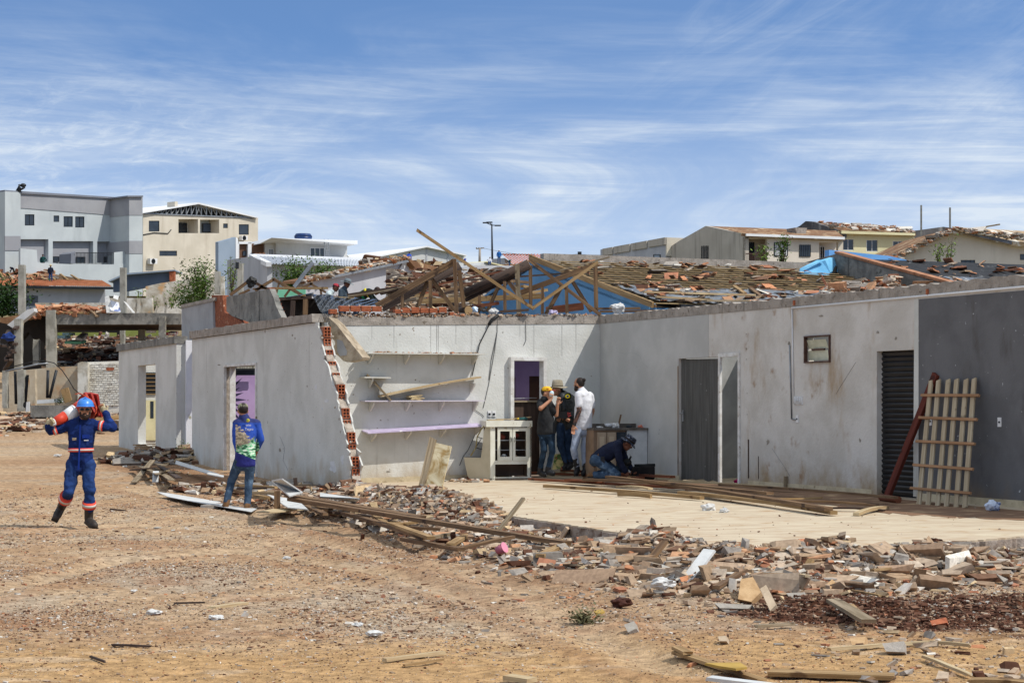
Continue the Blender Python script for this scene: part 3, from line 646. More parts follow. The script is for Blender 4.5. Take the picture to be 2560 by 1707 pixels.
# hollow bricks filling the core, laid as stepped courses; the cut ends show their holes
core = MB(); zc = .05; k = 0; bricks = []
def w_edge(z):
    zs = [p.z for p in edge]; ws = [p.dot(WD) for p in edge]
    i = min(range(len(zs)), key=lambda j: abs(zs[j]-z)); return ws[i]
while zc < 3.0:
    w1 = w_edge(zc+.1)-.01-R.uniform(-.07, .06); hh = .185
    bricks.append((w1, zc)); zc += .205
core.poly([UW(uo+.03, we, -.2), UW(uo+.03, we, 3.15)]+[UW(uo+.03, wb+.07, zb+.2) for wb, zb in bricks[::-1]]+[UW(uo+.03, bricks[0][0]+.07, -.2)], UD*.14, [[p+UD*.03 for p in hd]]).build('mortar_core', mortar, shop)
for wb, zb in bricks:
    cc = UW(uo+.10, wb+.14, zb+.0925); br_ = MB()
    X, Y, Z = UD, WD, ZD; W2, H2_ = .14, .18
    # front face with six square holes: a lattice of bars, a dark back and the brick body behind it
    for i in range(3): br_.box(cc+X*((i-1)*.058)-Y*.11, (.016, .10, H2_), X, Y, Z)
    for j in range(4): br_.box(cc+Z*((j-1.5)*.055)-Y*.11, (W2-.01, .101, .014), X, Y, Z)
    br_.box(cc+Y*.04, (W2, .2, H2_), X, Y, Z)
    o = br_.build('brick', brick_m, shop)
    MB().box(cc-Y*.066, (W2-.02, .012, H2_-.012), X, Y, Z).build('brick_hole', brick_in, o)
    mo = MB()
    for q in range(5): mo.rock(UW(uo+R.uniform(.01, .19), wb+R.uniform(.0, .08), zb+R.uniform(-.02, .03)), R.uniform(.018, .04), n=1)
    mo.build('mortar_joint', mortar, o)
# coping beam of the left wall
lip = MB(); n = 46; wa, wb2 = we+.06, onU(uo, 786, 800).dot(WD)
ptop = [UW(uo-.05, wa+(wb2-wa)*i/n, 3.35+R.uniform(-.012, .012)) for i in range(n+1)]
lip.poly([UW(uo-.05, wa, 3.18), *ptop, UW(uo-.05, wb2-.03, 3.2)], UD*.3).build('coping', concrete, shop)
# frame and view through the left door
frameW(hd, None, .05, .06, white_jamb, 'door_frame', shop, nrm=-UD)
post = onU(uo+.02, 570, 1000); MB().box(V((post.x, post.y, 0))+UD*.10+ZD*(.24+hd[0].z)/2, (.03, .12, hd[0].z-.26), WD, UD, ZD).build('door_jamb', white_jamb, shop)
# lilac wall with a painted spray of dark leaves, seen through that door (faces the street)
mw = 40.9
MB().poly([UW(uo+.2, mw, .1), UW(LU+4.5, mw, .1), UW(LU+4.5, mw, 2.75), UW(uo+.2, mw, 2.75)], WD*.12).build('wall', lilac, shop)
leafm = mat('painted_leaf', '#241f3a', '#30284a', scale=4)
fe = MB(); cx_, cy_ = 548, 1000
for i in range(15):
    an = math.radians(-72+i*10.2); 
    pts_ = []
    for (t, s_) in ((14, 0), (38, 3.2), (62, 0), (38, -3.2)):
        L_ = t*(1+.12*math.sin(i*2.1)); dx, dy = L_*math.cos(an)-s_*math.sin(an), (L_*math.sin(an)*1.6+s_*math.cos(an)*1.2)
        pts_.append(onW(mw-.003, cx_+dx, cy_+dy))
    fe.poly(pts_, WD*.002)
fe.build('leaf_mural', leafm, shop)
MB().poly(rectW(mw-.3, 566, 645, 912, 921), WD*.03).build('valance', mat('old_fringe', '#a7a294', '#5d5a52', scale=14, stretch=(3, 3, .3)), shop)
MB().poly(rectW(mw-.2, 566, 645, 921, 938), WD*.03).build('lintel', metal_dark, shop)
# --- second stretch of the left wall, further up the track
w5, w6 = onU(uo, 441, 1000).dot(WD), onU(uo, 297, 1000).dot(WD)
hv = level(rectU(uo, 345, 389, 912, 1108)); hv[2] = onU(uo, 389, 1122); hv[3] = onU(uo, 345, 1108)
MB().poly([UW(uo, w5, .1), UW(uo, w6, .1), UW(uo, w6, 3.12), UW(uo, w5, 3.12)], UD*.2, [hv]).build('wall', white_wall, shop)
n = 40; ptop = [UW(uo-.05, w5-.02+(w6-w5+.1)*i/n, 3.28+R.uniform(-.02, .02)) for i in range(n+1)]
MB().poly([UW(uo-.05, w5-.02, 3.12), *ptop, UW(uo-.05, w6+.08, 3.10)], UD*.3).build('coping', concrete_dark, shop)
# return wall closing the gap, weeds staining its foot
moss_wall = mat('mossy_white_plaster', '#dcdde0', '#cdd0d4', scale=1.5, rough=.9, bump=.3, c3='#8f8a66', s3=3, t3=(.64, .75))
MB().poly([UW(uo+.2, w5-.1, .1), UW(uo+3.4, w5-.1, .1), UW(uo+3.4, w5-.1, 3.15), UW(uo+.2, w5-.1, 3.2)], WD*.15).build('wall', moss_wall, shop)
# inner wall visible through the slit window, with a louvre and a cream door
iw = w6-1.2
MB().poly([UW(uo+.2, iw, .1), UW(uo+5, iw, .1), UW(uo+5, iw, 3.3), UW(uo+.2, iw, 3.3)], WD*.12).build('wall', white_wall, shop)
ld = rectW(iw-.03, 358, 391, 931, 985); lb = MB().poly(ld, WD*.02); lo = lb.build('louvre', black_rub, shop)
b_ = MB()
for i in range(6): y = 934+i*10; b_.poly(rectW(iw-.05, 357, 392, y, y+1.6), WD*.02)
b_.build('louvre_blades', W_tan, lo)
dd = MB().poly(rectW(iw-.04, 358, 392, 1000, 1100), WD*.03).build('door', mat('cream_door', '#cfc8a2', '#bdb68f', scale=3, rough=.6), shop)
MB().poly(rectW(iw-.05, 376, 384, 1003, 1045), WD*.02).build('door_pane', glass, dd)
for k in range(3):
    p, q_ = onU(uo-.03-.05*k, 337+k*4, 1112+k*5), onU(uo+.05, 390, 1110+k*5); MB().beam(p, q_, .10, .025).build('sill_board', W_tan, None, 'tan board lying in the sill of the slit window, the %s from the back' % ORD[k], 'plank', 'boards on the window sill')
# --- higher rear walls of the shop
u2 = LU+1.0
rear_grey = mat('rear_render', '#a5a5a6', '#949495', scale=1.5, rough=.9, bump=.2, c4='#77797f', s4=(6, 6, .4), t4=(.6, .8))
MB().poly([onU(u2, 454, 860), onU(u2, 534, 850), onU(u2, 532, 752), onU(u2, 454, 768)], UD*.18).build('wall', rear_grey, shop)
MB().poly([onU(u2-.03, 452, 770), onU(u2-.03, 534, 752), onU(u2-.03, 534, 744), onU(u2-.03, 452, 762)], UD*.24).build('coping', concrete, shop)
bs = [onU(u2+.05, 529, 860), onU(u2+.05, 640, 850), onU(u2+.05, 600, 800), onU(u2+.05, 560, 780), onU(u2+.05, 556, 738), onU(u2+.05, 529, 738)]
wall_brick = mat('brick_courses', '#96573b', '#74402a', scale=14, rough=.9, bump=.9, bscale=30, c3='#c49c80', s3=8, t3=(.6, .72))
MB().poly(bs, UD*.15).build('brick_wall', wall_brick, shop)
MB().poly([onU(u2+.02, 566, 742), onU(u2+.02, 674, 722), onU(u2+.02, 684, 745), onU(u2+.02, 690, 765), onU(u2+.02, 702, 790), onU(u2+.02, 706, 806), onU(u2+.02, 640, 812), onU(u2+.02, 580, 790), onU(u2+.02, 566, 778)], UD*.12).build('wall', concrete_dark, shop)
b_ = MB()
for i in range(9): x, y = 676+i*3.6, 728+i*9.5; p = onU(u2+.1, x+3, y); b_.box(p, (.16, .14, .15), WD+ZD*.1, UD, ZD)
b_.build('brick_end', wall_brick, shop)
# broken chunk of beam hanging off the corner
p0, p1 = P(806, 800, 34.3), P(892, 896, 33.4)
ck = root('hanging_beam', p1, 'broken concrete beam hanging by its bars from the wall corner', 'concrete beam')
d_ = (p1-p0); sdv = V((d_.z, 0, -d_.x)).normalized()
Y34 = 34.0
sl = [(806, 792), (822, 794), (842, 812), (868, 846), (890, 873), (906, 893), (903, 899), (884, 902), (868, 905), (858, 902), (846, 890), (838, 884), (829, 874), (838, 860), (836, 852), (826, 842), (816, 836), (810, 826), (804, 812)]
MB().poly([P(x, y, Y34+.4*((906-x)/100)) for x, y in sl], V((.12, .28, 0))).build('beam', mat('pale_broken_screed', '#b5a690', '#93846f', scale=6, rough=.95, bump=.9, bscale=26, c3='#7d6c58', s3=5, t3=(.55, .7)), ck)
MB().poly([P(x, y, 34.0+.4*((906-x)/100)-.012) for x, y in [(842, 848), (856, 852), (868, 880), (866, 888), (850, 890), (843, 880)]], V((0, .01, 0))).build('plaster_patch', rear_grey, ck)
b_ = MB()
for i in range(4): a = P(800+i*4, 788+i, 34.5); b_.path([a, a+V((.05, -.1, .05)), P(812+i*5, 800+i*6, 34.1)], .006, 5)
b_.build('rebar', metal_dark, ck)
# --- bricks still standing on the wall top
R.seed(9)
BK = [0]
def top_bricks(px0, px1, ypx, cnt, h):
    for i in range(cnt):
        x = px0+(px1-px0)*(i+.5)/cnt; p = onW(CW+.05, x, ypx); wd = (onW(CW+.05, px1, ypx)-onW(CW+.05, px0, ypx)).length/cnt
        hh = h*R.uniform(.75, 1.0); p.z -= (h-hh)/2; b_ = MB(); nb = 3
        for j in range(nb): b_.box(p+ZD*(hh*((j+.5)/nb-.5)), (wd*.88, .11, hh/nb*.82), UD+ZD*R.uniform(-.02, .02), WD, ZD)
        b_.box(p+WD*.01, (wd*.86, .07, hh*.98), UD, WD, ZD)
        o = b_.build('hollow_brick', brick_m, None, 'orange ribbed hollow brick, %s from the left in the row on the wall top' % ORD[BK[0]], 'brick', 'bricks along the top of the back wall')
        BK[0] += 1; m_ = MB()
        for j in range(4): m_.rock(p+UD*wd*.47+ZD*(hh*(j/3.-.5))+WD*R.uniform(-.05, .05), .022)
        m_.build('mortar', mortar, o)
top_bricks(822, 842, 778, 1, .10); top_bricks(846, 954, 771, 4, .115); top_bricks(984, 1002, 777, 1, .10); top_bricks(1002, 1116, 775, 5, .11); top_bricks(1122, 1134, 785, 1, .07)

# flaked paint, drip lines and a few chips, each a mark of its own on the plaster
chip_w = mat('flaked_paint', '#d6d7d8', '#c4c6c8', scale=9); chip_g = mat('bare_render_patch', '#9b958b', '#857f75', scale=9, bump=.5); drip = mat('drip_stain', '#8e8d89', '#a5a49f', scale=6)
def blot(fn, cx_, cy_, rx, ry, m, nrm, n=11):
    pts = []
    for i in range(n): a = 6.283*i/n; k = R.uniform(.55, 1.2); pts.append(fn(cx_+rx*k*math.cos(a), cy_+ry*k*math.sin(a)))
    MB().poly([p+nrm*.003 for p in pts], -nrm*.002).build('paint_chip', m, shop)
fl_ = lambda x, y: onU(LU, x, y); fb_ = lambda x, y: onW(CW, x, y); fr_ = lambda x, y: onU(CU, x, y)
for x, y, rx, ry, m in ((856, 1148, 5, 13, chip_w), (832, 1168, 9, 16, chip_w), (790, 968, 3, 8, chip_w), (817, 1002, 5, 5, chip_w), (806, 1022, 3, 3, chip_w), (768, 965, 1.5, 3, chip_g), (700, 1125, 2.5, 6, chip_g), (663, 828, 1.5, 5, chip_g), (731, 838, 2, 3, chip_g), (738, 846, 2, 3, chip_g), (620, 1000, 2, 2, chip_g), (548, 912, 4, 2, chip_g), (612, 1085, 1.5, 4, chip_g)): blot(fl_, x, y, rx, ry, m, -UD)
for x, y, rx, ry, m in ((970, 1178, 6, 3, chip_g), (1035, 1033, 2, 3, chip_g), (1257, 830, 1.5, 3, chip_g), (1000, 836, 2, 3, chip_g), (1270, 920, 2, 2, chip_g), (1200, 850, 2, 2, chip_g)): blot(fb_, x, y, rx, ry, m, -WD)
for x, y, rx, ry, m in ((2053, 790, 7, 3, chip_g), (1866, 872, 2, 3, chip_g), (1866, 835, 1.5, 1.5, chip_g), (1866, 898, 1.5, 1.5, chip_g), (1868, 983, 1.5, 1.5, chip_g), (1868, 1036, 1.5, 1.5, chip_g), (2194, 830, 4, 4, chip_g), (2240, 846, 3, 4, chip_g), (2348, 776, 4, 3, chip_w), (2312, 784, 3, 5, chip_w), (2455, 1182, 7, 4, chip_g), (2543, 805, 2, 4, chip_w), (2395, 900, 1.5, 1.5, chip_w), (2500, 960, 2, 3, chip_w), (1973, 858, 4, 5, chip_g), (1920, 1105, 4, 9, chip_g), (2150, 1100, 3, 6, chip_g)): blot(fr_, x, y, rx, ry, m, -UD)
for x, y0, y1, w in ((1092, 809, 884, 1.0), (1096, 809, 884, .8), (1077, 809, 900, .5), (1140, 812, 860, .5), (1178, 812, 880, .4), (1300, 812, 842, .5), (1335, 812, 900, .5), (985, 812, 870, .5), (930, 812, 850, .5), (1405, 812, 890, .6), (1440, 812, 880, .5)):
    MB().poly([onW(CW-.003, x-w, y0), onW(CW-.003, x+w, y0), onW(CW-.003, x+w*.4, y1), onW(CW-.003, x-w*.4, y1)], WD*.002).build('drip_line', drip, shop)
for pts in ([(1930, 1120), (1960, 1165), (1975, 1190)], [(2090, 985), (2105, 960), (2140, 905)], [(2320, 1120), (2400, 1118), (2555, 1124)], [(700, 1090), (712, 1120), (708, 1150), (720, 1175)]):
    fn = fl_ if pts[0][0] < 900 else fr_; MB().path([fn(x, y)-UD*.002 for x, y in pts], .0025, 4).build('crack', mat('crack_dark', ''), shop)
# ================================================================== timber roof frames over the shop and the next house's roof
R.seed(21)
def c3(x, y): return (960+x/3.675, 540+y/3.675)
def c2(x, y): return (480+x/3.675, 520+y/3.675)
def bm3(b, p, q, th, Y, cf=c3, dp=.07, jag=.0, Y2=None, bend=0.):
    (ax_, ay), (bx, by) = cf(*p), cf(*q); Y2 = Y if Y2 is None else Y2
    A, B = P(ax_, ay, Y), P(bx, by, Y2); w = th/3.675/F*(Y+Y2)/2
    d = (B-A).normalized(); up = d.cross(V((0, 1, 0))).normalized()
    return b.beam(A, B, dp, w, up=up, jag=jag, bend=bend)
def truss(label, Y, top, webs, mt, mw, loc, extra=()):
    t = root('roof_truss', P(*c3(*loc), Y), label, 'roof truss', 'timber trusses leaning above the back wall')
    for p, q, th in top: bm3(MB(), p, q, th, Y, dp=.16).build('rafter', mt, t)
    for i, (p, q, th) in enumerate(webs): bm3(MB(), p, q, th, Y+(.09 if i % 2 else -.09), dp=.06).build('web_member', mw, t)
    return t
t1 = truss('left timber truss of dark rafter and short struts above the white wall', 36.6, [((-70, 830), (650, 418), 56)],
      [((172, 720), (165, 850), 26), ((400, 600), (300, 860), 38), ((425, 590), (428, 850), 32), ((440, 580), (650, 875), 38), ((648, 395), (668, 890), 34), ((690, 500), (735, 840), 38)], W_brown, W_brown, (300, 850))
t2 = root('roof_truss', P(*c3(900, 880), 37.6), 'middle roof frame carried by a thick round log with a sawn end', 'roof truss', 'timber trusses leaning above the back wall')
for p, q, th in (((735, 715), (1330, 442), 60),):
    A, B = P(*c3(*p), 37.6), P(*c3(*q), 37.6); MB().tube(A, B, .085, .10, 14).build('log', W_dark, t2, label='round dark log with a pale sawn end')
    dd_ = (B-A).normalized(); MB().tube(B+dd_*.001, B+dd_*.012, .094, .092, 14).build('log_end', W_tan, t2)
bm3(MB(), (745, 775), (1250, 530), 34, 37.75).build('rafter', W_dark, t2)
for i, (p, q, th) in enumerate([((880, 730), (868, 890), 30), ((1050, 650), (950, 880), 34), ((1108, 600), (1112, 880), 30), ((1140, 600), (1290, 800), 34), ((1222, 440), (1240, 895), 44), ((1345, 455), (1348, 835), 33)]):
    bm3(MB(), p, q, th, 37.5+(.12 if i % 2 else -.1)).build('web_member', W_brown if i != 4 else W_grey, t2)
t3 = truss('right timber truss with long sloping rafter in front of the blue gable', 37.9, [((1255, 705), (1965, 440), 46)],
      [((1455, 655), (1455, 900), 28), ((1635, 640), (1490, 905), 40), ((1675, 640), (1682, 900), 30), ((1730, 600), (1905, 880), 34), ((1942, 450), (1950, 870), 38)], W_brown, W_brown, (1600, 900))
t4 = root('roof_truss', P(*c3(560, 880), 38.6), 'half hidden log rafter behind the left truss, its sawn end low on the wall', 'roof truss', 'timber trusses leaning above the back wall')
A, B = P(*c3(-20, 850), 38.6), P(*c3(700, 455), 38.6); MB().tube(A, B, .08, .09, 12).build('log', W_dark, t4)
A, B = P(*c3(690, 880), 37.0), P(*c3(775, 868), 36.7); MB().tube(A, B, .09, .09, 12).build('log', W_dark, t4); MB().tube(B, B+(B-A).normalized()*.01, .088, .088, 12).build('log_end', W_tan, t4)
loose = [((300, 128), (1372, 852), 28, W_tan, 'long tan beam sticking up highest above the trusses, sloping down right', 36.2),
 ((1360, 852), (1965, 425), 28, W_tan, 'tan beam rising to the right from the foot of the longest beam', 36.4),
 ((1335, 405), (1992, 912), 30, W_brown, 'brown beam sloping down right to the wall corner', 36.9),
 ((330, 785), (1475, 735), 48, W_tan, 'broad level tan plank running behind the trusses', 38.2),
 ((770, 590), (1700, 525), 14, W_dark, 'thin dark lath behind the middle of the roof frames', 38.4),
 ((500, 630), (1100, 505), 15, W_red, 'thin reddish lath crossing behind the log', 39.5),
 ((760, 840), (1060, 800), 30, W_red, 'short reddish plank lying low behind the brick row', 37.3),
 ((1060, 880), (1330, 862), 22, W_dark, 'dark plank lying flat on the wall top by the middle truss', 36.2),
 ((1960, 852), (2352, 848), 20, W_brown, 'brown rail lying level behind the corner of the walls', 37.4),
 ((1620, 500), (2070, 378), 12, W_grey, 'grey lath pointing up right at the blue gable ridge', 39.5),
 ((1180, 600), (1290, 800), 10, W_pale, 'pale lath leaning beside the round log', 37.1)]
for p, q, th, m, lb, Y in loose: bm3(MB(), p, q, th, Y, jag=.01).build('roof_beam', m, None, lb, 'roof beam', 'loose beams of the stripped roof')
bm3(MB(), (1490, 870), (1830, 830), 60, 38.6, dp=.5).build('tipped_board', W_red, None, 'broad red brown board tipped up below the blue gable', 'board')
# bits of plastic and rag caught on the wall
def crumple(name, px, py, Y, r, m, label, cat, sq=.7, z0=None, **k):
    c = P(px, py, Y) if z0 is None else z0; bm = bmesh.new(); bmesh.ops.create_icosphere(bm, subdivisions=3, radius=1); q = V((R.random()*40, R.random()*40, 0)); vs = []
    for v in bm.verts:
        d = v.co*(1+.55*noise.noise(v.co*1.6+q)+.25*noise.noise(v.co*4+q)); vs.append(c+V((d.x*r, d.y*r*.7, d.z*r*sq)))
    b = MB().add(vs, [[v.index for v in f.verts] for f in bm.faces]); bm.free(); return b.build(name, m, None, label, cat, **k)
rag_w = mat('white_rag', '#cfcecb', '#b5b4b1', scale=6, rough=.7, bump=.5, bscale=12)
rag_l = mat('lilac_rag', '#b8aecb', '#9d95b3', scale=6, rough=.8)
rag_b = mat('blue_white_rag', '#8fb0cf', '#e4e8ec', scale=5, rough=.7)
crumple('white_bag', 1546, 771, 37.2, .13, rag_w, 'bulky white bag left on the wall top at the corner', 'bag')
crumple('white_bag', 1234, 780, 36.6, .09, rag_w, 'crumpled white sheet of plastic above the hanging cable', 'plastic sheet')
crumple('blue_rag', 1184, 775, 36.8, .09, rag_b, 'blue and white rag beside the sawn log end', 'rag')
crumple('lilac_cloth', 1383, 783, 36.8, .09, rag_l, 'lilac cloth crumpled at the foot of the right truss', 'cloth')
# --- the neighbouring house behind the shop: blue gable, stripped tile roof
blue_wall = mat('blue_gable_paint', '#6593b8', '#5886ab', scale=1.2, rough=.85, bump=.15, c4='#3c6a92', s4=(3, 3, .5), t4=(.55, .8))
nb = root('blue_gable_house', UW(18, 36, .5), 'blue walled house behind the shop, its tiled roof stripped to the battens', 'house')
GU, We, Ze, Wr, Zr = 18.0, 34.8, 3.80, 40.8, 5.12
U_END = 26.0
def rz(w): return Ze+(Zr-Ze)*(w-We)/(Wr-We)
MB().poly([UW(GU, We+.1, .3), UW(GU, Wr+5.5, .3), UW(GU, Wr+5.5, rz(We)), UW(GU, Wr, Zr-.02), UW(GU, We+.1, Ze-.02)], UD*.15).build('gable_wall', blue_wall, nb)
MB().poly([UW(GU+.15, We+.15, .3), UW(44, We+.15, .3), UW(44, We+.15, Ze-.1), UW(GU+.15, We+.15, Ze-.1)], WD*.15).build('wall', blue_wall, nb)
under = mat('roof_underlay', '#3a2d20', '#211a13', scale=3, rough=.9)
MB().poly([UW(GU, We, Ze-.17), UW(U_END, We, Ze-.17), UW(U_END, Wr, Zr-.17), UW(GU, Wr, Zr-.17)], (0, 0, -.06)).build('roof_deck', under, nb)
MB().poly([UW(GU, Wr, Zr-.17), UW(U_END, Wr, Zr-.09), UW(U_END, Wr+6, Ze-.09), UW(GU, Wr+6, Ze-.09)], (0, 0, -.06)).build('roof_deck', under, nb)
W_batt = wood('roof_batten_wood', '#b29b72', '#8a7450', c3='#5f4c33')
b_ = MB()
for i in range(18):
    w = We+.05+(Wr-We)*i/18; z = rz(w)-.02
    u0, u1 = GU-.05+R.uniform(0, .15), U_END+R.uniform(-.3, .1)
    if 3 <= i <= 9 and R.random() < .45: u1 = GU+R.uniform(3, 7)
    b_.beam(UW(u0, w, z), UW(u1, w+R.uniform(-.03, .03), z+R.uniform(-.004, .006)), .04, .019)
b_.build('roof_battens', W_batt, nb)
b_ = MB()
for u in np.arange(GU+.1, U_END, .65): b_.beam(UW(u, We, Ze-.075), UW(u, Wr, Zr-.075), .05, .05)
b_.build('rafters', W_brown, nb)
MB().beam(UW(GU-.07, We-.2, Ze-.06), UW(GU-.07, Wr, Zr+.02), .05, .12).build('barge_board', W_tan, nb)
MB().poly([UW(GU+.3, Wr+.02, Zr-.2), UW(40, Wr+.02, Zr-.2), UW(40, Wr+.02, Zr+.10), UW(GU+.3, Wr+.02, Zr+.12)], WD*.2).build('ridge_wall', concrete, nb)
# plastic underlay torn over the lower slope
plastic = mat('torn_plastic_sheet', '#6d7278', '#34383e', scale=4, stretch=(1, 1, 1), mix=(.4, .62), rough=.35, spec=.6, bump=.8, bscale=7, c3='#c9ccd0', s3=4, t3=(.60, .70))
def sheet(u0, u1, w0, w1, off, name, m, parent, nu=60, nw=16, ragk=.35, zf=rz, amp=.05):
    vs, fs = [], []
    for j in range(nw+1):
        for i in range(nu+1):
            u = u0+(u1-u0)*i/nu; w = w0+(w1-w0)*j/nw+(R.uniform(-ragk, ragk)*.5 if j in (0, nw) else 0)
            vs.append(UW(u, w, zf(w)+off+amp*noise.noise(V((u*1.3, w*2.5, 0)))))
    for j in range(nw):
        for i in range(nu):
            k = j*(nu+1)+i
            if noise.noise(V((i*.21, j*.35, off*9))) > .33: continue
            fs.append((k, k+1, k+nu+2, k+nu+1))
    return MB().add(vs, fs, None, True).build(name, m, parent)
sheet(GU+.2, U_END-1.2, We+.05, We+1.9, .03, 'plastic_sheet', plastic, nb)
gutter = MB().beam(UW(GU+.6, We-.12, Ze-.08), UW(GU+3.6, We-.12, Ze-.10), .09, .09).build('gutter', metal_dark, nb)
# broken tiles lying over the slope
def roof_tiles(n, u0, u1, w0, w1, zf, parent, dens, name='broken_tiles', sz=.16):
    px = []
    while len(px) < n:
        u, w = R.uniform(u0, u1), R.uniform(w0, w1)
        if R.random() < dens(u, w): p = UW(u, w, zf(w)+.03); px.append((p.x, p.y, p.z))
    o = scatter(name, np.array(px), sz, .16, {'brick': 6, 'stone': 2.0, 'grey': 1.2, 'white': 1.6, 'soil': 2}, chip_m, elong=.35, tilt=.35, zof=.2, kind='stuff')
    o.parent = parent; o.location = -V(parent.location); return o
roof_tiles(420, GU+.3, U_END, We, Wr-.3, rz, nb, lambda u, w: .03+.9*max(0, noise.noise(V((u*.8, w*1.1, 3)))-.08)+(.35 if w < We+1.9 else 0))
# parapet and the tarred, tile strewn second unit to its right
PW0, PW1 = 36.2, 40.3
nb2 = root('tarred_roof_house', UW(30, 34, .5), 'low house right of the parapet, roof of black sheet under loose tiles', 'house')
rz2 = lambda w: rz(w)+.22
MB().poly([UW(26, 33.2, .3), UW(26, 42, .3), UW(26, 42, rz2(42)-.3), UW(26, 40.4, rz(40.3)+.42), UW(26, 33.2, rz(33.2)+.40)], UD*.18).build('parapet', concrete_dark, nb2)
MB().beam(UW(26.09, 33.2, rz(33.2)+.45), UW(26.09, 40.4, rz(40.3)+.46), .24, .06).build('parapet_cap', W_tan if False else mat('clay_cap', '#b08060', '#8f6044', scale=5), nb2)
tar = mat('black_roof_sheet', '#2c2c2e', '#1b1b1d', scale=3, rough=.7, spec=.2, bump=.6, bscale=7, c3='#7c7d7e', s3=3.5, t3=(.64, .72))
MB().poly([UW(26.2, 30.5, rz2(30.5)), UW(42, 30.5, rz2(30.5)), UW(42, 41, rz2(41)), UW(26.2, 41, rz2(41))], (0, 0, -.1)).build('roof_deck', tar, nb2)
MB().poly([UW(26.2, 30.7, .3), UW(42, 30.7, .3), UW(42, 30.7, rz2(30.7)-.1), UW(26.2, 30.7, rz2(30.7)-.1)], WD*.15).build('wall', blue_wall, nb2)
MB().poly([UW(26.2, 41, rz2(41)-.3), UW(28.6, 41, rz2(41)-.3), UW(28.6, 41, rz2(41)+.0), UW(28, 41, rz2(41)+.1), UW(26.2, 41, rz2(41)+.2)], WD*.2).build('ridge_wall', mat('light_blue_paint', '#6fa6dc', '#5f97cf', scale=2, rough=.7), nb2)
roof_tiles(520, 26.4, 41, 31, 40.9, rz2, nb2, lambda u, w: .15+.9*max(0, noise.noise(V((u*.9, w*1.3, 7)))+.2))
sheet(27, 40, 32, 38, .04, 'plastic_sheet', plastic, nb2, zf=rz2, ragk=.5)
# tile heaps sliding off by the parapet foot, as one heap
px = []
for i in range(260):
    t = R.random(); u = 22.5+R.uniform(0, 3.2); w = 35.3+R.uniform(0, 2.2)*(u-22)/3; p = UW(u, w, rz(w)+.05+.25*R.random()); px.append(tuple(p))
scatter('tile_heap', np.array(px), .17, .2, {'brick': 4, 'stone': 3, 'white': 1.3, 'grey': 2}, chip_m, tilt=.6, kind='stuff', label='heap of slid tiles at the foot of the parapet')
# pale blue fallen wall block at the ridge
bl_m = mat('fallen_blue_plaster', '#7fbfe4', '#6bb0da', scale=3, rough=.8, bump=.3)
fb = [(2000, 672), (2003, 660), (2030, 655), (2060, 649), (2078, 652), (2085, 672), (2078, 687), (2050, 688), (2005, 686)]
fbo = root('fallen_wall_block', P(2040, 688, 47.2), 'pale blue block of fallen wall resting askew on the roof ridge', 'wall block')
MB().poly([P(1998, 684, 46.6), P(2062, 688, 46.6), P(2078, 686, 46.9), P(2063, 650, 46.9), P(2052, 650, 46.9)], V((.3, .5, .1))).build('block', bl_m, fbo)
MB().poly([P(1999, 682, 46.58), P(2000, 671, 46.6), P(2043, 650, 46.8), P(2063, 650, 46.8)], V((0, .05, .0))).build('painted_face', bl_m, fbo)
b_ = MB().poly([P(2078, 687, 46.7), P(2088, 664, 46.8), P(2086, 690, 46.8)], V((.1, .3, 0))).build('torn_sheet', black_rub, fbo)
# battens, plastic: light boards loose on the stripped roof
for i, (x0, y0, x1, y1, m, lb) in enumerate([(1608, 730, 1888, 738, W_pale, 'long pale batten lying along the lower stripped roof'), (1640, 742, 1780, 750, W_pale, 'pale board below the longest loose batten on the roof'), (1835, 715, 1862, 734, W_tan, 'short tan board lying downslope on the plastic, left one'), (1876, 720, 1905, 742, W_brown, 'brown board lying downslope on the plastic, right one'), (1765, 752, 1872, 752, W_grey, 'grey fascia board hanging at the eave near the shop wall'), (1500, 779, 1682, 776, W_brown, 'brown pole lying along behind the shop corner')]):
    def rp(px, py):
        n_ = UD.cross((WD*(Wr-We)+ZD*(Zr-Ze)).normalized()); return hit(px, py, UW(GU, We, Ze+.07), n_)
    a, b = (rp(x0, y0), rp(x1, y1)) if i < 5 else (P(x0, y0, 38), P(x1, y1, 38)); MB().beam(a, b, .09, .04, jag=.02).build('loose_board', m, None, lb, 'board', 'boards loose on the stripped roof')
# ================================================================== tarp, small trusses and the pulled down house behind on the left
YM = 56.
def bmM(b, p, q, th, Y=YM, dp=.10): return bm3(b, p, q, th, Y, cf=c2, dp=dp)
tr = [([((350, 800), (525, 668), 26), ((548, 668), (692, 748), 26), ((435, 795), (530, 750), 20)], 'far left low truss with a black cloth over its peak'),
      ([((580, 760), (752, 655), 26), ((745, 652), (1010, 800), 30), ((800, 690), (770, 800), 14), ((690, 735), (560, 745), 14)], 'low truss with a sharp peak left of the leaning gutter'),
      ([((1085, 695), (1230, 775), 20), ((1000, 740), (1110, 690), 20), ((1180, 740), (1190, 810), 18), ((905, 740), (850, 815), 18)], 'low broken truss just left of the red capped man')]
for segs, lb in tr:
    t = root('roof_truss', P(*c2(*segs[0][0]), YM), lb, 'roof truss', 'small trusses of the pulled down house')
    for p, q, th in segs: bmM(MB(), p, q, th).build('rafter', W_brown, t)
bmM(MB(), (725, 738), (1250, 736), 20, YM-1).build('roof_beam', W_tan, None, 'straight tan plank laid level across the small trusses', 'roof beam')
g_ = bmM(MB(), (940, 725), (1112, 500), 34, YM-2, dp=.12); g_.build('leaning_gutter', metal_grey, None, 'grey metal gutter leaning diagonally over the small trusses', 'gutter')
crumple('black_cloth', *c2(545, 680), YM-.3, .15, black_rub, 'black cloth bunched on the peak of the far left truss', 'cloth', sq=1.0)
green_w = mat('pale_green_wall', '#7fc4a2', '#6fb592', scale=2)
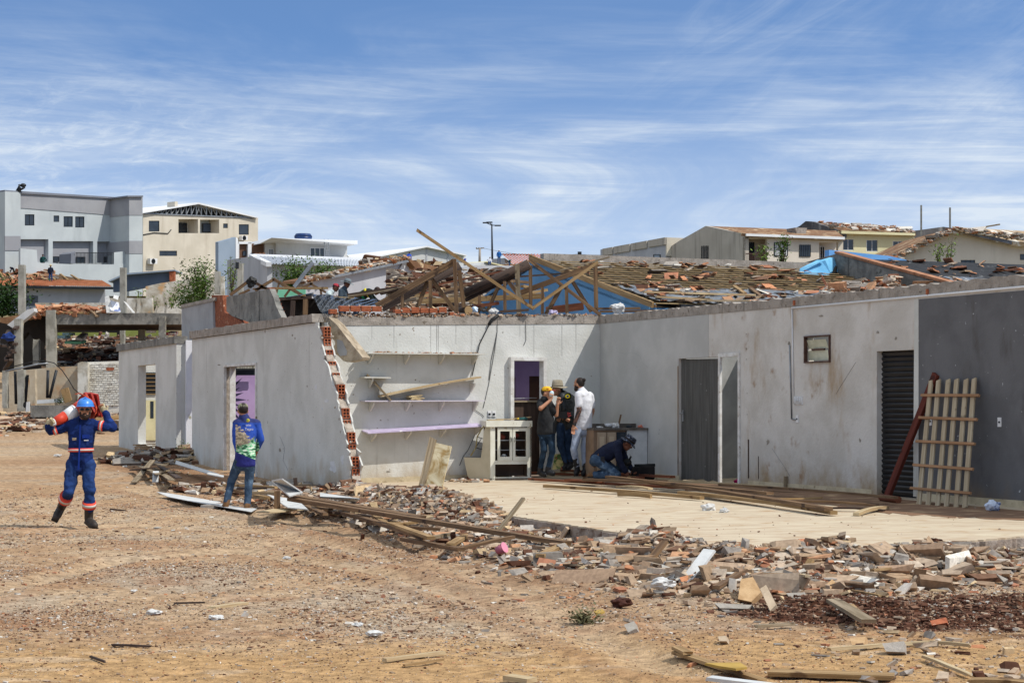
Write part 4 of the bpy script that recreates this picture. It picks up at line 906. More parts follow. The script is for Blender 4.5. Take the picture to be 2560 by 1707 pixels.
MB().poly([P(*c2(730, 750), 60), P(*c2(1040, 750), 60), P(*c2(1040, 850), 60), P(*c2(730, 850), 60)], V((0, .2, 0))).build('green_wall', green_w, None, 'low pale green wall behind the small trusses', 'wall')
dk_room = mat('dark_hollow', '#2a241f', '#1c1815', scale=2)
hs = root('collapsed_house', P(760, 800, 55), 'dark gutted house under a black tarp behind the white walls', 'house')
MB().poly([P(*c2(790, 830), 55), P(*c2(1200, 830), 55), P(*c2(1200, 1080), 55), P(*c2(780, 1080), 55)], V((0, .3, 0))).build('wall', dk_room, hs)
for a_, b2_, th, m in (((800, 835), (1100, 820), 26, W_dark), ((930, 850), (920, 1010), 42, W_dark), ((1045, 830), (1040, 980), 44, W_brown), ((1000, 820), (1040, 800), 20, W_tan)): bmM(MB(), a_, b2_, th, 54.4).build('post' if abs(a_[0]-b2_[0]) < 30 else 'beam', m, hs)
tarp_m = mat('black_tarp', '#0b0c0e', '#131519', scale=3, rough=.18, spec=.4)
vs, fs = [], []; nu, nw = 60, 14
for j in range(nw+1):
    for i in range(nu+1):
        s, t = i/nu, j/nw
        x = 1095+s*640+(t*90*(1-s)); ytop = 785+s*62+6*math.sin(s*19); ybot = 960-s*60-25*math.sin(s*3.1)
        y = ytop+(ybot-ytop)*t; cx2, cy2 = c2(x, y)
        vs.append(P(cx2, cy2, 55.2-t*2.2+.30*math.sin((s*7+t*2.6)*6.28)*(1-.4*t)+.1*noise.noise(V((s*12, t*4, 0)))))
for j in range(nw):
    for i in range(nu): k = j*(nu+1)+i; fs.append((k, k+1, k+nu+2, k+nu+1))
MB().add(vs, fs, None, True).build('black_tarp', tarp_m, None, 'glossy black tarp sagging in folds below the three roof workers', 'tarp')
vs = [P(*c2(x, y), 54.7) for x, y in ((810, 832), (900, 815), (1000, 800), (1100, 782), (1100, 812), (1010, 826), (900, 836), (820, 850))]
MB().poly(vs, V((0, .5, .05))).build('black_tarp', tarp_m, None, 'edge of black sheet over the dark gutted room', 'tarp')
bmM(MB(), (1300, 815), (1490, 828), 12, 54.9).build('roof_beam', W_pale, None, 'pale lath laid along the top of the black tarp', 'roof beam')
# pile of dark sheets and wreckage between the workers and the trusses, and right of them
wm = [W_dark, W_grey, W_red, W_brown, W_tan]
wreck = [((1430, 800), (1890, 730), 16, W_dark, 'dark roof sheet stacked right of the bending worker'), ((1440, 815), (1900, 745), 14, W_grey, 'grey roof sheet under the dark one right of the bending worker'), ((1730, 790), (2100, 700), 12, W_dark, 'thin black bar rising behind the left truss'),
         ((2050, 800), (2330, 820), 60, W_tan, 'broad tan board lying behind the left truss')]
for p, q, th, m, lb in wreck: bmM(MB(), p, q, th, 52, dp=.5).build('roof_sheet', m, None, lb, 'roof sheet')
R.seed(33)
px = []
for i in range(1500):
    x = R.uniform(940, 1360); y = R.uniform(665, 775); Y = R.uniform(50, 62); p = P(x, y, Y)
    if y < 690+12*noise.noise(V((x*.02, 0, 0))): continue
    px.append((p.x, p.y, p.z-.1))
# wreckage mound: a real mass of earth and timber under the pieces
vs, fs = [], []; nu, nw = 50, 10
for j in range(nw+1):
    for i in range(nu+1):
        s, t = i/nu, j/nw; x = 965+s*435; y = 790-t*(112+8*noise.noise(V((s*9, 1, 0)))); Y = 46+t*16
        p = P(x, y, Y); p.z += .35*noise.noise(V((p.x*.9, p.y*.4, 2))); vs.append(p)
for j in range(nw):
    for i in range(nu): k = j*(nu+1)+i; fs.append((k, k+1, k+nu+2, k+nu+1))
wmat = mat('wreckage_earth', '#5f5347', '#3a3029', scale=2.5, rough=.95, bump=.8, bscale=12, c3='#b8aa97', s3=3, t3=(.56, .66))
MB().add(vs, fs).build('wreckage_mound', wmat, None, 'brown mound of roof wreckage behind the leaning trusses', 'mound', kind='stuff')
px = []
for i in range(800):
    s, t = R.random(), R.random(); x = 970+s*410; y = 792-t*110; Y = 46+t*16; p = P(x, y, Y); px.append((p.x, p.y, p.z+.12))
scatter('roof_debris', np.array(px), .14, .2, {'wood': 5, 'grey': 4, 'brick': .4, 'stone': 1, 'white': .6, 'soil': 8}, chip_m, elong=.9, tilt=.6, kind='stuff', label='laths, tiles and sheet scraps heaped behind the leaning trusses')
for i in range(16):
    x, y = R.uniform(985, 1330), R.uniform(700, 765); Y = R.uniform(42, 48); L_ = R.uniform(25, 90); an = R.uniform(-.35, .25)
    m = R.choice(wm); MB().beam(P(x, y, Y), P(x+L_*math.cos(an), y+L_*math.sin(an), Y+R.uniform(-1, 1)), .09, .06).build('broken_lath', m, None, '%s broken lath poking out of the wreckage, the %s counted from the left' % ({W_dark: 'dark', W_grey: 'grey', W_red: 'reddish', W_brown: 'brown', W_tan: 'tan'}[m], ORD[i]), 'lath', 'laths in the wreckage')
# ================================================================== houses on the rise behind
R.seed(44)
def fac(px0, Y0, px1, Y1):
    """facade plane through two pixel columns at two distances"""
    a, b = P(px0, HY, Y0), P(px1, HY, Y1); return Pl(px0, Y0, b-a)
def pan(pl, pts, off, depth, holes=()):
    """polygon given in the photograph's columns, standing on plane pl, solid to the back"""
    return MB().poly([pl.at(x, y, off) for x, y in pts], -pl.n*depth, [[pl.at(x, y, off) for x, y in h] for h in holes])
def R4(x0, x1, y0, y1): return [(x0, y0), (x1, y0), (x1, y1), (x0, y1)]
def window(pl, parent, x0, x1, y0, y1, off=.0, fm=None, gm=None, bars=0, frame=1.2, deep=.12, mull=1):
    """frame with a pane set back in it"""
    fm = fm or metal_dark; gm = gm or glass
    t = frame; f = pan(pl, R4(x0, x1, y0, y1), off+.05, .1, [R4(x0+t, x1-t, y0+t, y1-t)])
    for i in range(mull): xc = x0+(x1-x0)*(i+1)/(mull+1); f.poly([pl.at(x, y, off+.045) for x, y in R4(xc-.4*t, xc+.4*t, y0+t*.9, y1-t*.9)], -pl.n*.08)
    for i in range(bars): xc = x0+(x1-x0)*(i+1)/(bars+1); f.poly([pl.at(x, y, off+.09) for x, y in R4(xc-.35, xc+.35, y0, y1)], -pl.n*.03)
    fo = f.build('window', fm, parent)
    pan(pl, R4(x0+t*.5, x1-t*.5, y0+t*.5, y1-t*.5), off+.012, .04).build('pane', gm, fo); return fo
farm = lambda n, a, b=None, **k: mat(n, a, b or a, scale=.35, rough=.9, c4=k.pop('c4', None), s4=k.pop('s4', (.9, .9, .12)), t4=(.5, .85), **k)
pale_blue = farm('pale_blue_grey_wall', '#b9bfc0', '#aeb4b6', c4='#9ba1a3')
mauve = farm('mauve_grey_band', '#9a9a9d', '#8f8f93')
dark_g = farm('dark_grey_band', '#7c7f88', '#72757e')
cream = farm('cream_wall', '#cfc6b6', '#c2b9a8', c4='#a89d8b')
whitew = farm('white_far_wall', '#c8c8c6', '#bbbbba', c4='#a2a2a0')
greyw = farm('grey_far_wall', '#b3b4b8', '#a5a6ab', c4='#8c8d90')
bluegrey = farm('slate_blue_wall', '#8e9baa', '#82909f')
beige = farm('beige_grey_wall', '#b7aea2', '#aaa195', c4='#6e6861', s4=(1.6, 1.6, .1))
yellow = farm('yellow_wall', '#d2cba4', '#c8c098')
wood_red = farm('brown_boarding', '#6f5343', '#5a4235')
clay = mat('clay_tile_roof', '#c8693f', '#a9522e', scale=1.2, rough=.9, c3='#d99a74', s3=1.5, t3=(.58, .72))
clay_new = mat('fresh_clay_tiles', '#cc9068', '#b87a54', scale=1.5, rough=.85)
clay_old = mat('weathered_roof', '#8d6a4c', '#6a4b34', scale=.8, rough=.95, bump=.9, bscale=3, c3='#c9b08d', s3=1.2, t3=(.55, .68))
white_sheet = farm('white_sheet_roof', '#e2e3e4', '#d4d5d7')
# --- big grey building on the left
Bp = fac(13, 185, 357, 197)
B1 = root('grey_apartment_block', P(180, 690, 190), 'large pale grey two storey block with flat roof at the left edge', 'building')
c1_ = lambda x, y: (x/3.675, 440+y/3.675)
bays = [R4(51.5, 121, 598, 655), R4(132, 233, 603, 658), R4(243, 316, 604, 657)]
wins = [R4(62, 86, 536, 564), R4(134, 148, 539, 555), R4(159, 182, 541, 567.5), R4(188, 211, 541.5, 569), R4(283, 305.5, 545, 572)]
main = [(13, 740), (13, 478), (322, 495), (322, 740)]
pan(Bp, main, 0, 9, bays+wins).build('wall', pale_blue, B1)
pan(Bp, [(51, 520), (51, 482), (319, 497), (319, 541)], .07, .05).build('upper_band', mauve, B1)
pan(Bp, [(12, 484), (12, 475), (52, 478), (322, 495), (322, 499), (52, 484)], .25, 9.3).build('parapet_cap', dark_g, B1)
pan(Bp, R4(48, 319, 596, 672), -.55, .1).build('bay_back_wall', mauve, B1)
for i, w in enumerate(wins): window(Bp, B1, w[0][0], w[1][0], w[0][1], w[2][1], -.12, mull=1 if i != 1 else 0)
for a in (R4(133, 148, 641, 655), R4(153, 179, 641, 658), R4(191, 213, 642, 658), R4(260, 276, 642, 658)): window(Bp, B1, a[0][0], a[1][0], a[0][1], a[2][1], -.5, mull=0)
pan(Bp, [(12.5, 740), (12.5, 479), (51.5, 481), (51.5, 740)], .35, 1).build('pier', pale_blue, B1)
pan(Bp, [(12.4, 626), (12.4, 590), (51.6, 590), (51.6, 626)], .42, .1).build('pier_band', mauve, B1)
pan(Bp, [(323, 740), (323, 490), (356.5, 490), (356.5, 740)], 3.2, 12).build('pier', pale_blue, B1)
for y0, y1 in ((490, 538), (602, 634)): pan(Bp, R4(322.9, 356.6, y0, y1), 3.25, 12.1).build('pier_band', mauve, B1)
pan(Bp, R4(319, 358, 489, 492.5), 3.5, 12.6).build('pier_cap', dark_g, B1)
pan(Bp, [(51, 740), (51, 621), (92, 625), (94, 657), (188, 661), (285, 661), (285, 631), (323, 627), (323, 740)], 2.5, .3).build('terrace_wall', pale_blue, B1)
pan(Bp, [(177, 658), (178, 634), (188, 629), (189, 659)], 2.3, 2).build('terrace_divider', dark_g, B1)
b_ = MB()
for i in range(28): x = 191+i*3.4; b_.poly([Bp.at(px, py, 2.45) for px, py in R4(x, x+.6, 632, 660)], -Bp.n*.05)
b_.poly([Bp.at(px, py, 2.47) for px, py in R4(190, 285, 631, 632.6)], -Bp.n*.08); b_.build('railing', metal_dark, B1)
MB().poly([P(-40, 484, 205), P(12.3, 476, 185.2), P(12.3, 740, 185.2), P(-40, 740, 205)], V((.3, 2, 0))).build('wall', dark_g, B1)
# tangled wire and person on its roof
p = Bp.at(45, 474, .2); b_ = MB()
for i in range(5): b_.tube(p+V((R.uniform(-.3, .5), 0, R.uniform(-.3, .1))), p+V((R.uniform(.1, .8), R.uniform(-.2, .2), R.uniform(.1, .5))), .12, .08, 6)
b_.ell(p+V((.5, 0, .4)), V((.3, 0, 0)), V((0, .25, 0)), V((0, 0, .2))); b_.build('satellite_bracket', metal_dark, None, 'dark bent aerial bracket on the parapet of the grey block', 'aerial')
# --- cream building
Cp = fac(357, 200, 646, 213)
B2 = root('cream_building', P(500, 690, 200), 'cream three storey building whose gable roof truss lies bare', 'building')
cw_ = [R4(372, 398.5, 552, 579), R4(558, 569.5, 559, 570.5), R4(597, 622, 561, 587), R4(398.5, 442.5, 627, 640)]
bal = [R4(446, 495, 548, 583), R4(500, 548, 549, 583)]
rg = [(357.5, 532)]+[(357.5+i*12, 534+i*.55+R.uniform(-1.2, 1.2)) for i in range(1, 24)]+[(645, 546)]
pan(Cp, rg+[(645, 740), (357.5, 740)], 0, 8, cw_+bal).build('wall', cream, B2)
for b in bal:
    x0, x1, y0, y1 = b[0][0], b[1][0], b[0][1], b[2][1]
    pan(Cp, R4(x0-.5, x1+.5, y0-.5, y1+.5), -1.6, .1).build('balcony_back_wall', cream if x0 < 450 else pale_blue, B2)
window(Cp, B2, 448, 468, 557, 582, -1.5, mull=0); sh = window(Cp, B2, 507, 540, 559, 581, -1.4, gm=bluegrey, bars=0, mull=0)
b_ = MB()
for i in range(7): b_.poly([Cp.at(x, y, -1.33) for x, y in R4(508, 539, 560.5+i*2.9, 562+i*2.9)], -Cp.n*.04)
b_.build('shutter_slats', metal_dark, sh)
for w in cw_: window(Cp, B2, w[0][0], w[1][0], w[0][1], w[2][1], -.1, mull=0)
pan(Cp, [(357, 531.5), (497, 508), (641, 543), (641, 545), (357, 534)], -1.5, .1).build('attic_back', metal_dark, B2)
rf = pan(Cp, [(355, 531.5), (497, 506.5), (646, 543), (646, 546), (497, 510.5), (355, 534)], .4, 9).build('roof', white_sheet, B2)
b_ = MB()
def cp(x, y): return Cp.at(x, y, .05)
for i in range(22):
    x = 365+i*12.6; yt = 531.5-(x-357)*.176 if x < 497 else 508+(x-497)*.245; yb = 534+(x-357)*.037
    if yb-yt < 3: continue
    b_.beam(cp(x, yt+1.5), cp(x, yb), .1, .12, up=(0, 1, 0)); x2 = x+6.3 if x < 497 else x-6.3
    b_.beam(cp(x, yb), cp(x+10*(1 if x < 497 else -1), yt+2.4), .08, .10, up=(0, 1, 0))
b_.beam(cp(360, 534), cp(640, 545), .1, .14, up=(0, 1, 0)); b_.build('roof_truss', metal_grey, rf)
b_ = MB().poly([Cp.at(x, y, .1) for x, y in [(437, 516), (437, 504), (444, 504), (445, 515)]], -Cp.n*1.2); b_.build('chimney', cream, rf)
def ac(pl, parent, x, y, s=9):
    o = pan(pl, R4(x-s, x+s, y-s*.75, y+s*.75), .55, .45).build('air_conditioner', white_pvc, parent)
    c = pl.at(x-1, y, .56); X, Z = pl.d*.28, ZD*.28; b_ = MB()
    for k in range(3): r0 = .27-.09*k; b_.loft([[c+pl.n*.02+(X*math.cos(t)+Z*math.sin(t))*(r0/.28) for t in [6.283*i/16 for i in range(16)]], [c-pl.n*.01+(X*math.cos(t)+Z*math.sin(t))*(r0*.8/.28) for t in [6.283*i/16 for i in range(16)]]])
    b_.build('fan_grille', metal_dark, o); return o
ac(Cp, B2, 384.5, 653); ac(Cp, B2, 612, 595, 7)
MB().path([Cp.at(x, y, .06) for x, y in [(358, 587), (385, 582), (420, 584), (428, 574)]], .05, 5).build('cable', metal_dark, B2)
# --- slate screen wall, brick house, white flat roofed house
Sp = fac(546, 150, 592, 152)
S1 = root('slate_blue_wall', P(570, 665, 150), 'tall slate blue wall end with white edge beside the cream building', 'wall')
pan(Sp, [(546, 740), (546, 605), (589, 593), (589, 740)], 0, .3).build('panel', bluegrey, S1)
pan(Sp, [(589.5, 740), (589.5, 592.5), (595, 598), (595, 740)], .05, .5).build('edge', white_sheet, S1)
Hp = fac(596, 155, 900, 160)
H1_ = root('brown_annex', P(630, 655, 156), 'brown boarded annex with white posts and lintel left of the white house', 'annex')
pan(Hp, [(595, 740), (595, 609), (668, 609), (668, 740)], -.3, 3).build('wall', wood_red, H1_)
for a in (R4(594, 630, 604, 610), R4(620, 629, 606, 655), R4(594, 598, 604, 655)): pan(Hp, a, .0, .4).build('post', white_sheet, H1_)
window(Hp, H1_, 607, 616, 627, 640, -.28, mull=0)
W1 = root('white_flat_roof_house', P(770, 650, 156), 'white upper storey with wide flat roof, ladder and blue tank', 'house')
pan(Hp, [(663, 690), (663, 606), (690, 603), (690, 690)], .0, .3).build('wall', whitew, W1)
pan(Hp, [(690, 700), (690, 604), (868, 610), (868, 700)], .3, 7).build('wall', whitew, W1)
MB().poly([Hp.at(648, 607.5, .9), Hp.at(679, 594.5, 3.0), Hp.at(894, 601.5, 2.2), Hp.at(894, 611, 2.2), Hp.at(690, 603.5, 1.8), Hp.at(650, 609, 1.2)], -Hp.n*9).build('roof_slab', white_sheet, W1)
window(Hp, W1, 671.5, 684, 622, 643, .0, fm=white_sheet, mull=2)
window(Hp, W1, 775, 812, 619, 646, .3, fm=white_sheet, mull=2, frame=1.8)
tk = root('water_tank', Hp.at(758, 596, -.5), 'round blue water tank on the flat white roof', 'water tank')
c = Hp.at(758, 596, -1); bt = mat('blue_tank_plastic', '#27406e', '#1f3560', rough=.4)
MB().tube(c-ZD*.3, c+ZD*.15, .68, .74, 24).build('tank', bt, tk); MB().tube(c+ZD*.15, c+ZD*.38, .76, .60, 24).build('lid', bt, tk)
ldm = metal_grey
def ladder(xa, ya, xb, yb, wpx, pl, off, n, label):
    l_ = root('ladder', pl.at(xa, ya, off), label, 'ladder'); d = V((wpx/2, 0)); 
    A1, A2, B1_, B2_ = pl.at(xa-wpx/2, ya, off), pl.at(xa+wpx/2, ya, off), pl.at(xb-wpx/2, yb, off), pl.at(xb+wpx/2, yb, off); k = (A2-A1).length
    for a, b in ((A1, B1_), (A2, B2_)): MB().beam(a, b, .10*k/.5, .07*k/.5, up=(0, 1, 0)).build('rail', ldm, l_)
    for i in range(n): t = (i+.7)/(n+.3); MB().beam(A1.lerp(B1_, t), A2.lerp(B2_, t), .06*k/.5, .06*k/.5, up=(0, 1, 0)).build('rung', ldm, l_)
ladder(820, 648, 815, 598, 10, Hp, 2.4, 7, 'light ladder leaning on the edge of the flat white roof')
# --- pale shed with corrugated roof below the white house
Gp = fac(568, 120, 671, 110)
G1 = root('pale_gabled_shed', P(620, 730, 115), 'pale grey gabled shed with white corrugated roof beside the bushes', 'shed')
pan(Gp, [(568, 800), (568, 650), (630, 641), (668, 659), (668, 800)], 0, .3).build('wall', greyw, G1)
Gq = fac(668, 110, 860, 122)
pan(Gq, [(668, 800), (668, 661), (905, 668), (905, 800)], -.6, .3).build('wall', whitew, G1)
corr = mat('corrugated_sheet', '#b9bcc2', '#a4a8af', scale=1, stretch=(.5, .5, .5), rough=.5)
b_ = MB(); n = 66
a0, a1, d0, d1 = Gq.at(672, 661, .5), Gq.at(895, 667, .5), P(628, 641, 119), P(905, 651, 128)
vs = []
for i in range(n+1):
    t = i/n; z = .09 if i % 2 else -.0; vs += [a0.lerp(a1, t)+ZD*z, d0.lerp(d1, t)+ZD*z]
b_.add(vs, [(2*i, 2*i+1, 2*i+3, 2*i+2) for i in range(n)]); b_.build('roof', corr, G1)
MB().beam(d0+ZD*.05, d1+ZD*.05, .4, .2).build('ridge_cap', white_sheet, G1); MB().beam(P(628, 641, 118.5), a0, .3, .25).build('verge', white_sheet, G1)
for i, lb in enumerate(('left', 'middle', 'right')): MB().poly([Hp.at(x, y, 1.2) for x, y in [(637+i*10, 640), (640+i*10, 633-i), (645+i*9, 633), (647+i*9, 640)]], -Hp.n*.3).build('stacked_tile', clay_new, None, 'orange tile stood on the shed ridge, %s one of three' % lb, 'tile', 'tiles on the shed ridge')
# --- long warehouse and pulled down roofs, centre left
Wp = fac(905, 150, 1166, 156)
W2 = root('white_warehouse', P(1040, 660, 152), 'long low white warehouse gable behind the leaning beam', 'warehouse')
pan(Wp, [(905, 760), (905, 651), (1068, 617), (1164, 640), (1164, 760)], 0, 14).build('wall', whitew, W2)
pan(Wp, [(893, 650), (1068, 614.5), (1167, 637), (1167, 640), (1068, 618), (893, 654)], .4, 15).build('roof', white_sheet, W2)
for x in (993, 1067, 1120): pan(Wp, R4(x-1.5, x+1.5, 622+abs(x-1068)*.18, 700), .05, .1).build('pillar', greyw, W2)
Mp = fac(757, 78, 1100, 92)
M1 = root('torn_roof_house', P(930, 700, 84), 'grey house with sagging torn roof behind the three roof workers', 'house')
pan(Mp, [(760, 850), (760, 706), (812, 697), (835, 692), (1021, 652), (1050, 690), (1108, 730), (1108, 850)], 0, .4).build('wall', greyw, M1)
b_ = MB().poly([Mp.at(x, y, .25) for x, y in [(756, 709), (757, 702), (835, 686), (930, 664), (1018, 646), (1024, 652), (935, 671), (838, 693)]], -Mp.n*.9); b_.build('roof', clay_old, M1)
pan(Mp, [(830, 696), (830, 690), (1020, 650), (1023, 655)], .35, .2).build('verge', metal_grey, M1)
pan(Mp, [(1020, 648), (1095, 668), (1106, 678), (1090, 690), (1040, 672)], .3, .6).build('torn_eave', clay_old, M1)
MB().poly([Mp.at(x, y, .1) for x, y in [(975, 722), (1010, 652), (1018, 655), (992, 720)]], -Mp.n*.2).build('patch', whitew, M1)
px = []
for i in range(500):
    t = R.random(); x = 757+t*265; y = 706-t*58+R.uniform(-5, 2); p = Mp.at(x, y, -R.uniform(-.3, .6)); px.append((p.x, p.y, p.z+.05))
scatter('roof_scraps', np.array(px), .20, .2, {'brick': 3, 'white': 3, 'grey': 2, 'wood': 2}, chip_m, kind='stuff', label='tile and sheet scraps along the torn verge')
px = []
for i in range(380):
    x = R.uniform(905, 1120); y = 655+abs(x-1020)*.10+R.uniform(-4, 26) if x > 1020 else 657-(x-905)*.06+R.uniform(-4, 6); p = P(x, y, R.uniform(92, 100)); px.append((p.x, p.y, p.z))
scatter('roof_scraps', np.array(px), .25, .2, {'brick': .6, 'white': .8, 'grey': 4, 'wood': 3, 'soil': 6}, chip_m, tilt=.6, kind='stuff', label='splintered eave timbers and tiles behind the torn roof')
# grey low sheds between
Lp = fac(1160, 105, 1300, 110)
L1 = root('low_grey_shed', P(1220, 690, 107), 'low grey shed roof with small dark gables behind the log', 'shed')
pan(Lp, [(1155, 790), (1155, 668), (1180, 664), (1330, 664), (1330, 790)], 0, 6).build('wall', greyw, L1)
pan(Lp, [(1195, 680), (1212, 671), (1228, 680)], .2, 1).build('dormer', clay_old, L1); pan(Lp, [(1240, 680), (1250, 672), (1262, 680)], .2, 1).build('dormer', clay_old, L1)
Np = fac(1198, 205, 1300, 210)
L2 = root('pale_dome_shed', P(1240, 665, 207), 'pale shed with yellow edged roof under the standing helmeted man', 'shed')
pan(Np, [(1196, 690), (1197, 667), (1207, 656), (1215, 654), (1240, 661), (1300, 664), (1300, 690)], 0, 5).build('wall', whitew, L2)
pan(Np, [(1214, 655), (1217, 653), (1262, 664), (1258, 666)], .2, 5).build('roof_edge', yellow, L2)
MB().poly([Np.at(x, y, .1) for x, y in [(1240, 661), (1300, 661), (1300, 666), (1240, 666)]], -Np.n*4).build('roof', clay_old, L2)
Rp = fac(1253, 225, 1460, 235)
R1 = root('red_tiled_house', P(1350, 680, 230), 'house with bright red tiled roof on the skyline centre', 'house')
b_ = MB(); rows = 9
for k in range(rows):
    t0, t1 = k/rows, (k+1)/rows
    def rr(s, t): x = (1253+s*(1430-1253)) if t == 0 else None; xl, xr = 1255+t*30, 1425+t*28; yt, yb = 636, 664; return Rp.at(xl+(xr-xl)*s, yt+(yb-yt)*t+s*2, .0+t*5)
    m_ = 44; vs = []
    for i in range(m_+1): z = .12 if i % 2 else 0; vs += [rr(i/m_, t0)+ZD*z, rr(i/m_, t1)+ZD*(z+.08)]
    b_.add(vs, [(2*i, 2*i+1, 2*i+3, 2*i+2) for i in range(m_)])
b_.build('roof', clay, R1)
pan(Rp, [(1253, 634.5), (1335, 635.5), (1335, 637), (1256, 637)], .3, .4).build('ridge_cap', metal_dark, R1)
pan(Rp, [(1262, 700), (1262, 645), (1285, 662), (1430, 662), (1430, 700)], -.2, 3).build('wall', greyw, R1)
pan(Rp, [(1424, 637), (1427, 636), (1463, 654), (1458, 657)], .4, 4).build('verge', yellow, R1)
# --- right side: grey industrial block
Ip = Pl(1501, 190, -WD)
I1 = root('grey_industrial_block', P(1580, 665, 185), 'grey panelled block rising to the right behind the beige gable', 'building')
MB().poly([Ip.at(1501, 700), Ip.at(1501, 624), Ip.at(1664, 594), Ip.at(1664, 700)], UD*12).build('wall', greyw, I1)
for i, (xa, xb) in enumerate(((1506, 1530), (1534, 1573), (1577, 1616), (1620, 1662))):
    y = lambda x: 624-(x-1501)*.184; MB().poly([Ip.at(xa, y(xa)+16-.02*i, .15), Ip.at(xa, y(xa)-1, .15), Ip.at(xb, y(xb)-1, .15), Ip.at(xb, y(xb)+17, .15)], UD*.3).build('parapet_panel', beige, I1)
for xa, xb, ya in ((1539, 1553, 651), (1565, 1572, 649), (1590, 1605, 643), (1633, 1650, 636)): window(Ip, I1, xa, xb, ya, 660, .02, mull=0, gm=bluegrey)
MB().poly([Ip.at(1664, 594), Ip.at(1664, 640), Ip.at(1664, 640)+UD*12, Ip.at(1664, 594)+UD*12], -WD*.2).build('end_wall', cream, I1)
# --- beige gable house with balcony
YA = 165.
Gw = Pl(1862, YA, WD)          # gable wall, runs away from the street like the shop's side walls
Ff = Pl(1862, YA, UD)          # front
H2h = root('beige_terrace_house', P(1860, 665, YA), 'beige two storey terrace with stained gable end and front balcony', 'house')
gw = [(1660, 700), (1660, 652), (1662, 620), (1675, 617), (1700, 601), (1764, 565), (1860, 585), (1862, 588), (1862, 700)]
MB().poly([Gw.at(x, y) for x, y in gw], UD*.4, [[Gw.at(x, y) for x, y in R4(1753, 1771, 616, 646)]]).build('gable_wall', beige, H2h)
window(Gw, H2h, 1752, 1772, 614, 647, -.05, bars=2, mull=0)
bal_ = R4(1864, 1918, 597, 660); fw = [R4(1936, 1970, 606, 640), R4(1999, 2027, 612, 642), R4(2048, 2096, 606, 655)]
pan(Ff, [(1862, 700), (1862, 592), (2108, 599), (2108, 700)], 0, .35, [bal_]+fw).build('wall', farm('beige_front', '#d5cbbd', '#cabfb0'), H2h)
pan(Ff, [(2094, 690), (2096, 598), (2108, 598), (2108, 690)], .06, .2).build('pilaster', cream, H2h)
pan(Ff, R4(1862, 2108, 594, 700), -1.9, .2).build('recess_wall', farm('beige_front', '#d5cbbd'), H2h)
window(Ff, H2h, 1865, 1886, 606, 658, -1.75, mull=0)
b_ = MB()
for i in range(18): x = 1866+i*2.9; b_.poly([Ff.at(a, c, .0) for a, c in R4(x, x+.7, 634, 659)], -Ff.n*.05)
b_.poly([Ff.at(a, c, .02) for a, c in R4(1865, 1918, 633, 635)], -Ff.n*.06); b_.build('railing', rust, H2h)
window(Ff, H2h, 1936, 1970, 606, 640, .02, bars=6, mull=0, gm=white_pvc, frame=1.6); window(Ff, H2h, 1999, 2027, 612, 642, .02, bars=4, mull=0)
window(Ff, H2h, 2050, 2062, 616, 654, -1.7, fm=white_sheet, bars=1, mull=0)
def roofplane(pl_e, xe0, ye0, xe1, ye1, xr0, yr0, xr1, yr1, back, m, name, parent, th=.25):
    a, b = pl_e.at(xe0, ye0, .6), pl_e.at(xe1, ye1, .6); pr = Pl(0, 1, UD); q = pl_e.p-pl_e.n*back
    c, d = hit(xr1, yr1, q, pl_e.n), hit(xr0, yr0, q, pl_e.n); return MB().poly([a, b, c, d], (0, 0, -th)).build(name, m, parent)
roofplane(Ff, 1868, 585, 2112, 594, 1765, 565, 2090, 577, 8, clay_old, 'roof', H2h)
pan(Ff, [(1866, 584), (2112, 592.5), (2112, 599), (1866, 590)], .7, .15).build('eave_board', white_sheet, H2h)
tk2 = root('roof_tank_box', Ff.at(2005, 578, -3), 'small grey concrete tank box on the beige terrace roof', 'tank')
pan(Ff, [(1988, 569), (2018, 570), (2014, 586), (1992, 584)], -2.6, 1.5).build('box', concrete, tk2)
# plants on the garden wall
def shrub(name, c, h, r, n, m1, m2, label, lean=0, leaf=.09, trunk=True, cat='shrub', **k):
    t = root(name, c, label, cat, k.get('group')); tk_ = MB(); lf = MB(); c = V(c); L1_ = leaf
    for i in range(7):
        a = R.uniform(0, 6.28); e = c+V((math.cos(a)*r*.6+lean, math.sin(a)*r*.5, h*R.uniform(.6, 1))); m_ = c.lerp(e, .5)+V((R.uniform(-.1, .1)*r, 0, 0)); tk_.tube(c, m_, h*.014, h*.009, 5); tk_.tube(m_, e, h*.009, h*.004, 5)
        for j in range(n//7):
            s = R.random()**.7; q = c.lerp(m_, s*2) if s < .5 else m_.lerp(e, s*2-1); g = r*.42*(.4+s); q = q+V((R.gauss(0, g*.75), R.gauss(0, g*.7), R.gauss(0, g*.6)))
            if q.z < c.z+h*.12: continue
            a2, b2 = R.uniform(0, 6.28), R.uniform(-.9, .9); X = V((math.cos(a2)*math.cos(b2), math.sin(a2)*math.cos(b2), math.sin(b2))); Y_ = X.cross(V((R.uniform(-1, 1), R.uniform(-1, 1), 1))).normalized(); L2_ = L1_*R.uniform(.6, 1.4)
            lf.add([q-X*L2_, q+Y_*L2_*.4, q+X*L2_, q-Y_*L2_*.4], [(0, 1, 2, 3)])
    tk_.build('trunk', W_dark, t); lf.build('crown', m1, t); return t
leaf1 = mat('leaf_olive', '#56702f', '#33471c', scale=1.2, rough=.7, spec=.2); leaf2 = mat('leaf_dark', '#2f4a1e', '#1d3013', scale=1.2, rough=.7, spec=.2); leaf3 = mat('leaf_light', '#7b9147', '#4f6630', scale=2, rough=.7, spec=.2)
shrub('shrub', P(1957, 668, 120), 2.2, .45, 240, leaf1, 0, 'upright green shrub in front of the barred terrace window', leaf=.12)
shrub('shrub', P(1910, 668, 120), 1.5, .7, 160, leaf3, 0, 'low wispy grassy bush under the terrace balcony', leaf=.12)
